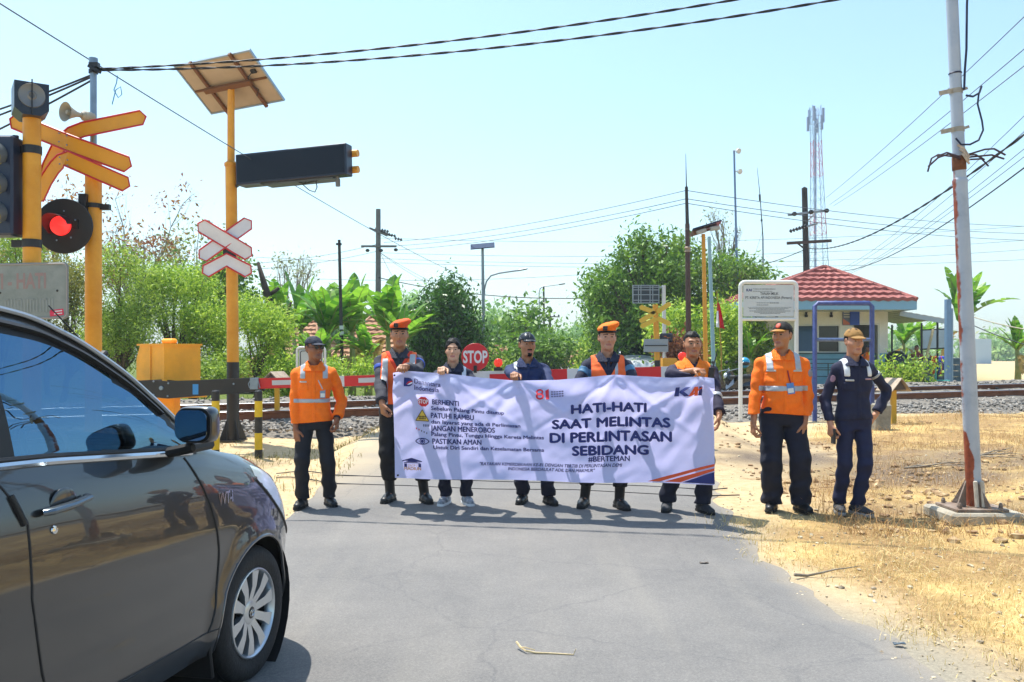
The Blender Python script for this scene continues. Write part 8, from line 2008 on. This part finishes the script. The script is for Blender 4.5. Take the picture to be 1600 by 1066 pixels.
# 3 woman
q = put('woman with tied black hair in a navy uniform with white sneakers behind the banner', 708, 797, 1.62, [(696, 790), (729, 790)], [(693, 577, .08, dict(dir=(-.2, -1, .12), palm=(0, -.1, -1), thumb=(1, -.2, 0), curl=1.0, hint=(-0.6, .5, -.75))), (742, 622, .19, dict(dir=(-.3, -.1, .9), palm=(0, -1, 0), thumb=(-1, 0, 0), curl=.6, hint=(1, .2, -.8)))], rz=.05,
    top=dict(name='uniform_shirt', mat=C_NV2, straps=[(-.135, -.09, 1.20, 1.45), (.09, .135, 1.20, 1.45)], strap_mat=C_REF2, open=.05), bottom=dict(mat=C_TRN), shoes=dict(mat=shoe_w, sole=sole_w, boot=.0), head=dict(yaw=-.05, hair='tied', width=.97), skin='light', shoulders=.160, girth=.93, sleeve=(.060, .052, .044), leg_r=(.090, .068, .062))
m = MB(); m.tube([(x, front_y(q, x * .6, z) - .012, z) for x, z in ((-.05, 1.44), (-.03, 1.40), (0, 1.375), (.03, 1.40), (.05, 1.44))], .005, 6); m.build('neck_cord', blk, q['root'])
# 4 man in dark cap
q = put('man with goatee and dark cap in navy shirt at the middle of the banner', 824, 797, 1.675, [(817, 788), (858, 790)], [(807, 587, .08, dict(dir=(-.2, -1, .12), palm=(0, -.1, -1), thumb=(1, -.2, 0), curl=1.0, hint=(-0.6, .5, -.75))), (866, 628, .19, dict(dir=(-.3, -.1, .9), palm=(0, -1, 0), thumb=(-1, 0, 0), curl=.6, hint=(1, .2, -.8)))], rz=.05,
    top=dict(name='field_shirt', mat=cloth('field_navy', '#1c2c54'), open=.07, band=(), straps=[(-.14, -.105, 1.10, 1.18)]), bottom=dict(mat=C_TRN), shoes=dict(mat=shoe_b, sole=shoe_s, boot=.06), head=dict(yaw=.22, tilt=.0, gear=('cap', capd, capd, None), goatee=True), skin='tan', shoulders=.182, leg_r=(.094, .074, .068))
# 5 smiling guard
q = put('young guard in bright orange beret behind the right half of the banner', 949, 801, 1.745, [(913, 794), (969, 797)], [(918, 622, .19, dict(dir=(.3, -.1, .9), palm=(0, -1, 0), thumb=(1, 0, 0), curl=.6, hint=(-1, .2, -.8))), (986, 622, .19, dict(dir=(-.3, -.1, .9), palm=(0, -1, 0), thumb=(-1, 0, 0), curl=.6, hint=(1, .2, -.8)))], rz=0,
    top=dict(name='uniform_shirt', mat=C_NV2, vest=(C_VEST, C_VEST2, .93), vneck=.20, vest_bands=[(.055, .085, 1.18, 1.36, C_REF)], open=.10, arm_bands=[(0, .06, .12, mat('arm_badge_cyan', '#3c6f8f', .6)), (1, .06, .12, mat('arm_badge_cyan', '#3c6f8f', .6))]), bottom=dict(mat=C_BLK, blouse=True), shoes=dict(mat=shoe_b, sole=shoe_s, boot=.16), head=dict(yaw=.05, gear=('beret', C_BERET2, blk, 1)), skin='mid', leg_r=(.096, .078, .062), hem_z=.20, shoulders=.188)
# 6 man at the right end
q = put('bareheaded man in dark jacket with orange yoke at the right end of the banner', 1082, 808, 1.675, [(1043, 800), (1099, 803)], [(1086, 579, .09, dict(dir=(.55, -.85, .05), palm=(.1, -.1, -1), thumb=(-1, -.3, 0), curl=.95, hint=(-1, .3, -.25))), (1128, 672, .06, dict(dir=(-.05, -.15, -1), palm=(-1, .25, 0), thumb=(0, -1, 0), curl=.4, hint=(.35, 1, 0)))], rz=.0,
    top=dict(name='work_jacket', mat=C_PLUM, vest=(C_YOKE, C_YOKE, 1.19), vneck=.09, open=.04, collar_mat=C_YOKE, arm_bands=[(1, -.02, -.06, C_REF)]), bottom=dict(mat=C_TRN), shoes=dict(mat=shoe_g, sole=shoe_s, boot=.07), head=dict(yaw=0.0), skin='tan', leg_r=(.098, .080, .078), shoulders=.190, girth=1.05, sleeve=(.070, .060, .054))
m = MB(); fy = front_y(q, .145, 1.30) - .035; m.box((.150, fy, 1.315), (.055, .035, .115), rot=(0, .15, 0), bev=.008); m.tube([(.168, fy, 1.37), (.195, fy + .01, 1.46), (.215, fy + .02, 1.55)], [.007, .005, .003], 6); wt = m.build('walkie_talkie', blk, q['root'])
# 7 big man in orange
q = put('big man in orange work shirt and black cap with gold braid looking to the left', 1222, 806, 1.765, [(1207, 799), (1252, 801)], [(1177, 662, -.08, dict(dir=(-.05, -.15, -1), palm=(1, .3, 0), thumb=(.2, -1, 0), curl=.75, hint=(-.9, 1, 0))), (1257, 662, -.10, dict(dir=(-.1, -.2, -1), palm=(-.8, .5, 0), thumb=(-.3, -1, 0), curl=.45, hint=(.9, 1, 0)))], rz=-.14,
    top=dict(name='work_shirt', mat=C_OR, band=[(1.085, 1.133)], straps=[(-.150, -.095, 1.27, 1.45), (.095, .150, 1.27, 1.45)], patches=[(-.165, -.065, 1.165, 1.245, C_OR, 'pocket'), (.065, .165, 1.165, 1.245, C_OR, 'pocket'), (-.155, -.075, 1.258, 1.276, tagm, 'name_tag'), (.075, .155, 1.258, 1.276, tagm, 'name_tag')], arm_patch=[(1, mat('emblem_grey', '#8d8a90', .6))], open=.05),
    bottom=dict(mat=C_TRN), shoes=dict(mat=shoe_b, sole=shoe_s), head=dict(yaw=-.62, gear=('cap', capb, goldm, emb_r)), skin='tan', girth=1.09, belly=.06, shoulders=.190, leg_r=(.108, .092, .092), shirt_hem=.875, sleeve=(.070, .060, .052), hem_z=.05)
lanyard(q, .045, 1.27, 1.16, lan_r, card, .062, .098, -.15)
# 8 thin man in navy
q = put('thin man in navy uniform shirt and tan cap with one hand on his hip', 1334, 810, 1.70, [(1313, 803), (1342, 806)], [(1298, 664, -.06, dict(dir=(-.05, -.2, -1), palm=(1, .4, 0), thumb=(.3, -1, 0), curl=.8, hint=(-.45, 1, 0))), (1368, 648, .06, dict(dir=(-.55, -.2, -.75), palm=(-.6, .5, .3), thumb=(-.2, -1, .2), curl=.4, hint=(1, .35, .1)))], rz=.05,
    top=dict(name='uniform_shirt', mat=C_NV, straps=[(-.125, -.080, 1.265, 1.45), (.080, .125, 1.265, 1.45)], strap_mat=C_REF2, patches=[(-.12, -.05, 1.222, 1.24, tagm, 'name_tag'), (.05, .12, 1.235, 1.250, mat('tag_pink', '#b08a90', .6), 'name_tag'), (-.135, -.045, 1.14, 1.21, C_NV, 'pocket')], open=.06, arm_bands=[(1, .06, .085, C_REF)], arm_patch=[(0, mat('flag_patch', '#8d6d80', .6))]),
    bottom=dict(mat=C_TR2), shoes=dict(mat=shoe_g, sole=mat('sole_grey', '#8d8d8a', .8)), head=dict(yaw=.05, tilt=-.06, gear=('cap', capt, capt, None), width=.93), skin='mid', girth=.90, shoulders=.165, leg_r=(.082, .064, .058), shirt_hem=.865, sleeve=(.060, .052, .046))
w_ = q['WR'][0]; m = MB(); m.box((w_.x + .01, w_.y - .035, w_.z - .10), (.018, .072, .14), bev=.004); m.build('mobile_phone', blk, q['root'], smooth=False)
# 9 guard at the door, 10 person under the lean-to
def far(label, u, Y, Ht, rz, z0, tops, bots, head, hands, skin='brown'):
    p = at(u, 555, Y); return person(label, p.x, Y, rz, Ht, [(-.10, 0), (.10, .05)], hands, ground=z0, top=tops, bottom=dict(mat=bots), shoes=dict(mat=shoe_b, sole=shoe_s), head=head, skin=skin, res=2.2)
far('distant guard in an orange jacket standing in the doorway of the guard post', 1356, 32.2, 1.66, .4, gb.z + .08, dict(name='work_jacket', mat=C_OR, band=[(1.06, 1.11)], placket=False), C_TRN, dict(yaw=-.4, gear=('cap', capn, capn, None)), [dict(pos=Vector((-.30, -.12, 1.30)), dir=(-.3, -.4, .8), curl=.4, hint=(-1, .2, -.5)), dict(pos=Vector((.27, -.02, .82)), curl=.4)])
far('distant person in a striped blue and red shirt under the lean-to roof', 1432, 32.6, 1.66, -.9, gz((1432 - 800) / F * 32.6, 32.6) + .02, dict(name='striped_shirt', mat=cloth('shirt_maroon', '#7d2f3d'), band=[(1.02, 1.08), (1.18, 1.24)], placket=False), cloth('trousers_violet', '#4a3f63'), dict(yaw=.2), [dict(pos=Vector((-.24, -.24, 1.12)), dir=(0, -1, .2), curl=.5, hint=(-1, .2, -.6)), dict(pos=Vector((.27, -.02, .82)), curl=.4)])
# ------------------------------------------------------------------ smaller things
# motorcycle behind the land sign
def motorcycle(label, u, Y, rz):
    p = ground_at(u, Y); root = thing('motorcycle', label, 'motorcycle', p, rz)
    mb_b = mat('scooter_black', '#15161a', .25, 0, coat=.6)
    for x_ in (-.62, .62):
        m = MB(); m.lathe([(.19, -.045), (.26, -.05), (.285, -.03), (.29, 0), (.285, .03), (.26, .05), (.19, .045)], (x_, 0, .29), (0, 1, 0), 28); w_ = m.build('wheel', tyre_m, root)
        m = MB(); m.lathe([(.195, -.03), (.18, -.02), (.18, .02), (.195, .03)], (x_, 0, .29), (0, 1, 0), 24); m.lathe([(0, -.05), (.05, -.05), (.05, .05), (0, .05)], (x_, 0, .29), (0, 1, 0), 12)
        for k in range(6): a = k * 1.047; m.tube([(x_, 0, .29), (x_ + .19 * math.cos(a), 0, .29 + .19 * math.sin(a))], .012, 5)
        m.build('rim', mat('rim_dark', '#55585c', .4, .6), w_)
    m = MB(); m.prism([(-.62, .55), (-.70, .78), (-.15, .80), (.02, .62), (.22, .50), (.36, .95), (.50, .92), (.44, .42), (.18, .28), (-.30, .30)], (0, .09, 0), (1, 0, 0), UZ, .18); m.ball((-.48, 0, .58), .2, 12, sq=(1.5, .75, .8)); m.ball((.45, 0, .72), .18, 12, sq=(.6, .8, 1.4)); m.build('body', mb_b, root, angle=30)
    m = MB(); m.box((-.36, 0, .82), (.72, .24, .09), bev=.03); m.build('seat', plast, root, smooth=False)
    m = MB(); m.tube([(.60, .06, .3), (.42, .06, .85)], .022, 6); m.tube([(.60, -.06, .3), (.42, -.06, .85)], .022, 6); m.tube([(.30, -.36, 1.02), (.38, -.15, .98), (.42, 0, .95), (.38, .15, .98), (.30, .36, 1.02)], .014, 6); m.build('handlebar', grey_st, root)
    for s in (-1, 1): m = MB(); m.tube([(.34, s * .25, 1.0), (.36, s * .3, 1.15)], .006, 5); m.ball((.36, s * .3, 1.19), .06, 10, sq=(.3, 1, .7)); m.build('mirror', plast, root)
    m = MB(); m.ball((.52, 0, .82), .085, 12, sq=(.7, 1, 1)); m.build('headlight', lens_m, root)
    m = MB(); m.ball((.63, 0, .45), .16, 12, sq=(1.3, .45, .9)); m.build('front_mudguard', mb_b, root)
    m = MB(); m.tube([(-.1, -.13, .27), (-.5, -.16, .33), (-.85, -.17, .40)], [.03, .045, .05], 8); m.build('exhaust', chrome, root)
    m = MB(); m.tube([(-.05, .1, .28), (-.12, .25, .02)], .012, 5); m.build('side_stand', grey_st, root)
    return root
mc_ = motorcycle('black scooter parked behind the white land sign', 1143, 22.0, R(200))
motorcycle('second dark scooter parked just right of the land sign post', 1163, 23.2, R(188))
hp = Vector(mc_.location) + Vector((.30, -.05, 1.02))
m = MB(); m.ball((0, 0, .02), .145, 16, sq=(1, 1.1, .95)); o = m.build('helmet', mat('helmet_teal', '#1f8fb4', .25, coat=.8), angle=180); hl0 = at(1163, 568, 21.8); o.location = hl0; tag(o, 'shiny teal helmet hanging on the parked scooter', 'helmet')
m = MB(); m.ball((0, -.05, .0), .13, 14, sq=(1.0, .98, .55)); m.build('visor', dark_gl, o)
# flag
p = ground_at(1128, 23); root = thing('flag', 'red and white flag hanging from a thin wooden pole', 'flag', p); rl = lambda u, v, dy=0: at(u, v, 23 + dy) - p
m = MB(); m.tube([(0, 0, 0), rl(1127, 545), rl(1120, 455)], [.022, .018, .01], 8); m.build('flag_pole', mat('bamboo', '#a8822f', .7, 0, .2, 6), root)
nu, nv = 8, 16; V = []; mi = []; Fq = []
for i in range(nu + 1):
    for j in range(nv + 1):
        a, b_ = i / nu, j / nv; u0 = 1120.2 + (1119 - 1120.2) * b_; u1 = 1123 + 9 * b_ ** .7; vv = 473 + (514 - 473) * b_ - 3 * (1 - a) * (b_ > .8)
        V.append(tuple(rl(u0 + (u1 - u0) * a, vv, .05 * math.sin(a * 9 + b_ * 3)))); 
for i in range(nu):
    for j in range(nv): Fq.append((i * (nv + 1) + j, (i + 1) * (nv + 1) + j, (i + 1) * (nv + 1) + j + 1, i * (nv + 1) + j + 1)); mi.append(1 if i < 3 and j > 4 else 0)
link_mesh('flag_cloth', V, Fq, [mat('flag_red', '#c8202c', .7, trans=.3), mat('flag_white', '#d6d6da', .7, trans=.3)], root, mi, angle=180)
# a bamboo pole and fence rails in front of the guard post
p = ground_at(1380, 30); root = thing('railing', 'thin dark metal railing with plants in front of the guard post', 'railing', p); rl = lambda u, v: at(u, v, 30) - p
m = MB()
for v in (568, 578): m.tube([rl(1255, v), rl(1470, v)], .022, 6)
m.build('rail', mat('rail_teal', '#22383f', .5), root)
for u in range(1258, 1475, 18): m = MB(); m.cyl((rl(u, 568).x, 0, -.3), (rl(u, 568).x, 0, rl(u, 568).z), .02, n=6); m.build('railing_post', mat('rail_teal', '#22383f', .5), root)
# potted plants by the railing
for k, (u, Y, hgt, lf, lab) in enumerate([(1385, 28.5, 1.0, 'bright', 'leafy potted plant beside the thin man in navy'), (1402, 28.2, 1.0, 'lime', 'broad leafed potted plant under the railing'), (1440, 28.0, 1.15, 'bright', 'spindly potted shrub before the lean-to'), (1425, 28.6, .85, 'mid', 'small dark potted plant between two larger ones')]):
    p = ground_at(u, Y); root = thing('potted_plant', lab, 'plant', p, 0, 'potted plants by the railing')
    m = MB(); m.lathe([(0, 0), (.14, 0), (.19, .32), (.20, .32), (.17, .30), (0, .28)], (0, 0, 0), UZ, 14); m.build('pot', mat('pot_black', '#1f2124', .6), root)
    cl = [(random.uniform(-.35, .35), random.uniform(-.25, .25), hgt * random.uniform(.5, 1.0), random.uniform(.14, .24)) for _ in range(7)]
    m = MB(); limbs(m, (0, 0, .28), cl, .02, seed=k); m.build('stem', bark, root, angle=180)
    quads_mesh('foliage', leaf_cloud(cl, 420, .13, .2, .3), 4, LEAF[lf], root)
# blue pillar, block wall, chair, washing, water barrel, white board
p = ground_at(1482, 31); root = thing('blue_pillar', 'tall pale blue steel pillar in front of the banana plants', 'pillar', p); rl = lambda u, v: at(u, v, 31) - p
m = MB(); m.box((rl(1481, 500).x, 0, rl(1481, 468).z / 2), (.17, .17, rl(1481, 468).z)); m.build('post', mat('pillar_blue', '#6f8fae', .5, 0, .1, 4), root, smooth=False)
m = MB(); m.box((rl(1488, 500).x, .06, rl(1487, 482).z / 2), (.06, .14, rl(1488, 482).z)); m.build('brace', mat('pillar_blue2', '#86a0b4', .5), root, smooth=False)
p = ground_at(1466, 34); root = thing('block_wall', 'low grey blue block wall behind the blue pillar', 'wall', p); z = at(1466, 561, 34).z - p.z
m = MB(); 
for r_ in range(5):
    for c_ in range(6): m.box(((c_ - 2.5 + (.5 if r_ % 2 else 0)) * .42, 0, z * (r_ + .5) / 5), (.41, .18, z / 5 - .01), bev=.006)
m.build('blocks', mat('block_blue', '#55697a', .85, 0, .15, 3), root, smooth=False)
m = MB(); m.box((0, 0, z + .02), (2.7, .24, .05), bev=.01); m.build('coping', mat('block_cap', '#7d8a94', .85), root, smooth=False)
for (u, nm, c, lab) in ((1462, 'folded_cloth', '#d8582a', 'orange work clothes hung over the block wall'), (1469, 'folded_cloth', '#2a3fb0', 'blue cloth hung over the block wall')):
    q = at(u, 561, 33.85); m = MB(); P = []; n = 10; 
    for i in range(n + 1):
        a = i / n
        for (dy, dz) in ((.28, -.25), (.14, .02), (.0, .07), (-.06, .02), (-.10, -.30 - .08 * math.sin(a * 7)), (-.08, -.55 - .1 * math.sin(a * 9))): P.append((-.2 + .4 * a, dy + .03 * math.sin(a * 11), dz))
    m.add(P, [(i * 6 + j, (i + 1) * 6 + j, (i + 1) * 6 + j + 1, i * 6 + j + 1) for i in range(n) for j in range(5)]); o = m.build(nm, cloth('hung_' + c[1:], c), angle=180); o.location = (q.x, q.y, p.z + z + .045); tag(o, lab, 'clothes')
p = ground_at(1473, 30.0); root = thing('plastic_chair', 'turquoise plastic chair standing by the blue pillar', 'chair', p, R(60)); cm_ = mat('chair_teal', '#1f9a90', .4)
m = MB(); m.box((0, 0, .44), (.44, .44, .03), bev=.01); m.build('seat', cm_, root, smooth=False)
m = MB(); 
for i in range(4): m.box((-.15 + .1 * i, .21, .66), (.05, .025, .40))
m.box((0, .215, .87), (.44, .03, .06), bev=.01); m.build('backrest', cm_, root, smooth=False)
for sx in (-.2, .2):
    for sy in (-.2, .2): m = MB(); m.cyl((sx * 1.1, sy * 1.1, 0), (sx, sy, .43), .022, .02, 8); m.build('leg', cm_, root)
p = ground_at(1463, 36); root = thing('blank_board', 'whitish sheet board in a dark frame between the banana plants', 'board', p); rl = lambda u, v: at(u, v, 36) - p
m = MB(); m.box(((rl(1442, 530) + rl(1479, 530)) / 2), ((rl(1479, 530) - rl(1442, 530)).x, .03, .80)); m.build('sheet', mat('sheet_white', '#aebcc4', .5, 0, .12, 2), root, smooth=False)
m = MB(); 
for v in (515, 545): m.tube([rl(1438, v + 1), rl(1480, v - 1)], .03, 6)
m.cyl((rl(1440, 515).x, 0, 0), rl(1440, 505), .04, n=8); m.build('frame', steel_d, root)
p = ground_at(1400, 33); root = thing('water_drum', 'black plastic drum with a domed lid under the lean-to roof', 'drum', p); z1 = at(1400, 548, 33).z - p.z
m = MB(); m.lathe([(0, 0), (.42, 0), (.45, .1), (.45, z1 - .28), (.40, z1 - .14), (.24, z1 - .03), (0, z1)], (.0, 0, 0), UZ, 20); m.build('drum_body', blk2, root)
m = MB(); m.lathe([(.452, z1 * .5), (.46, z1 * .52), (.46, z1 * .56), (.452, z1 * .58)], (0, 0, 0), UZ, 20); m.build('drum_band', mat('drum_red', '#7d1f24', .5), root)
# leaning pale plank / bamboo under the lean-to
q0, q1 = at(1441, 585, 31.5), at(1458, 515, 31.9); m = MB(); m.tube([q0, q1], .05, 8); o = m.build('bamboo_pole', mat('bamboo_pale', '#b7a67c', .7, 0, .2, 8), origin=tuple(q0)); tag(o, 'pale bamboo pole leaning under the lean-to roof', 'pole')
# cables lying across the road, twig, cloth scraps
def ground_cable(pts, r, lab, nm='ground_cable', c='wire_black'):
    P = []; 
    for (u0, v0), (u1, v1) in zip(pts[:-1], pts[1:]):
        for i in range(8): 
            q = i / 8; p = gp(u0 + (u1 - u0) * q, v0 + (v1 - v0) * q); p.z = gz(p.x, p.y) + .018; P.append(p)
    m = MB(); m.tube(P, r, 6); o = m.build(nm, mat('rubber_cable', '#2d2d30', .7), angle=180, origin=tuple(P[0])); tag(o, lab, 'cable')
ground_cable([(432, 742), (520, 751), (640, 753), (760, 756), (900, 758), (1010, 762), (1110, 768), (1140, 765)], .007, 'upper black cable lying across the road behind the banner legs')
ground_cable([(432, 750), (520, 761), (640, 763), (760, 767), (900, 768), (1010, 774), (1090, 778), (1165, 776)], .007, 'lower black cable lying across the road behind the banner legs')
tw0 = gp(808, 1006); P = [gp(u, v, dz) for u, v, dz in ((807, 1003, .05), (813, 1011, .035), (822, 1017, .03), (836, 1020, .022), (860, 1021, .02), (880, 1022, .02), (896, 1023, .02), (900, 1014, .05))]
m = MB(); m.tube(P, [.006, .006, .005, .0045, .004, .0035, .003, .002], 6); m.tube([P[1], P[2] + Vector((0, .004, .015)), P[3] + Vector((0, .01, .01))], .003, 5); o = m.build('dry_twig', mat('twig_pale', '#c9b48a', .8, 0, .15, 30), origin=tuple(tw0)); tag(o, 'pale bent dry twig lying on the asphalt in the foreground', 'twig')
for (u, v, c, lab) in ((1405, 1012, '#4d5a63', 'grey scrap of plastic on the pale gravel shoulder at right'), (1241, 739, '#d8d8d6', 'white scrap of paper on the dry verge between two men'), (1100, 884, '#5a5046', 'dark leaf scrap near the right road edge')):
    p = gp(u, v); z = gz(p.x, p.y); m = MB(); m.add([(-.03, -.012, .008), (.0, -.018, .016), (.035, -.004, .008), (.03, .012, .014), (-.004, .014, .009), (-.033, .006, .016)], [(0, 1, 4, 5), (1, 2, 3, 4)]); m.add([(-.03, -.012, .004), (.0, -.018, .012), (.035, -.004, .004), (.03, .012, .010), (-.004, .014, .005), (-.033, .006, .012)], [(5, 4, 1, 0), (4, 3, 2, 1)]); o = m.build('litter_scrap', mat('scrap_' + c[1:], c, .7), smooth=False); o.location = (p.x, p.y, z + .012); tag(o, lab, 'litter')
# dry branches on the right verge
for k, (u, v, ln, lab) in enumerate([(1470, 735, .9, 'dry grey branch lying on the burnt patch near the steel pole'), (1570, 715, .7, 'withered twiggy branch right of the steel pole foot'), (1300, 905, .5, 'thin stick on the straw by the gravel shoulder')]):
    p = gpt(u, v); m = MB(); rr = random.Random(k)
    for j in range(4 if k < 2 else 1):
        a = rr.uniform(-.3, .3) + (0 if j == 0 else rr.uniform(-1.2, 1.2)); P = [(0, 0, .03)]; d = Vector((math.cos(a), math.sin(a) * .6, .05 if j else .0))
        for i in range(5): P.append(tuple(Vector(P[-1]) + d * ln / 5 + Vector((0, rr.uniform(-.03, .03), rr.uniform(-.02, .03))))) 
        m.tube(P, [.012 - .002 * i for i in range(6)], 5)
    o = m.build('dry_branch', bark_pale, angle=180); o.location = (p.x - ln / 2, p.y, p.z); tag(o, lab, 'branch')
# dead stalks and leaf litter on the right verge (uncountable)
m = MB(); rr = random.Random(5)
for _ in range(420):
    y = rr.uniform(6.6, 16.5); x = rr.uniform(3.0, 2.2 + y * .6)
    if track_sd(x, y)[1] > -2.4 or vnoise(x, y, .6, 31) < .45: continue
    a = rr.uniform(0, 6.28); ln = rr.uniform(.08, .45); p = Vector((x, y, gz(x, y) + .01)); P = [p]
    for i in range(3): a += rr.uniform(-.5, .5); P.append(P[-1] + Vector((math.cos(a) * ln / 3, math.sin(a) * ln / 3, rr.uniform(-.01, .035))))
    m.tube(P, [.005, .0045, .004, .002], 4, cap=False)
tag(m.build('dead_stalks', mat('stalk_brown', '#8a6b4c', .9, 0, .4, 3, col2='#c8ab84'), angle=180), 'brown dead stalks and twigs strewn over the right verge', kind='stuff')
pts = []; sz = []
for _ in range(1500):
    y = rr.uniform(7, 16.5); x = rr.uniform(2.9, 2.2 + y * .6)
    if track_sd(x, y)[1] > -2.0 or vnoise(x, y, .8, 33) < .5: continue
    pts.append((x, y, gz(x, y) + .003)); sz.append(rr.choice([rr.uniform(.012, .03)] * 4 + [rr.uniform(.03, .07)]))
stones('soil_clods', pts, sz, stonemat('clod', ['#5b4631', '#86694a', '#a98d66', '#c9b48d']), 'brown soil clods and rubble on the right verge')
# ------------------------------------------------------------------ haze over the fields
m = MB(); m.box((0, 420, 28), (1500, 1000, 62)); hz_o = m.build('haze', [], smooth=False)
hm = bpy.data.materials.new('haze_air'); hm.use_nodes = True; t = hm.node_tree; t.nodes.remove(t.nodes['Principled BSDF'])
pv = t.nodes.new('ShaderNodeVolumePrincipled'); pv.inputs['Color'].default_value = (.86, .95, 1, 1); pv.inputs['Density'].default_value = .0008; pv.inputs['Anisotropy'].default_value = .2
t.links.new(pv.outputs[0], t.nodes['Material Output'].inputs['Volume']); hz_o.data.materials.clear(); hz_o.data.materials.append(hm); tag(hz_o, 'pale midday haze over the fields', kind='stuff')
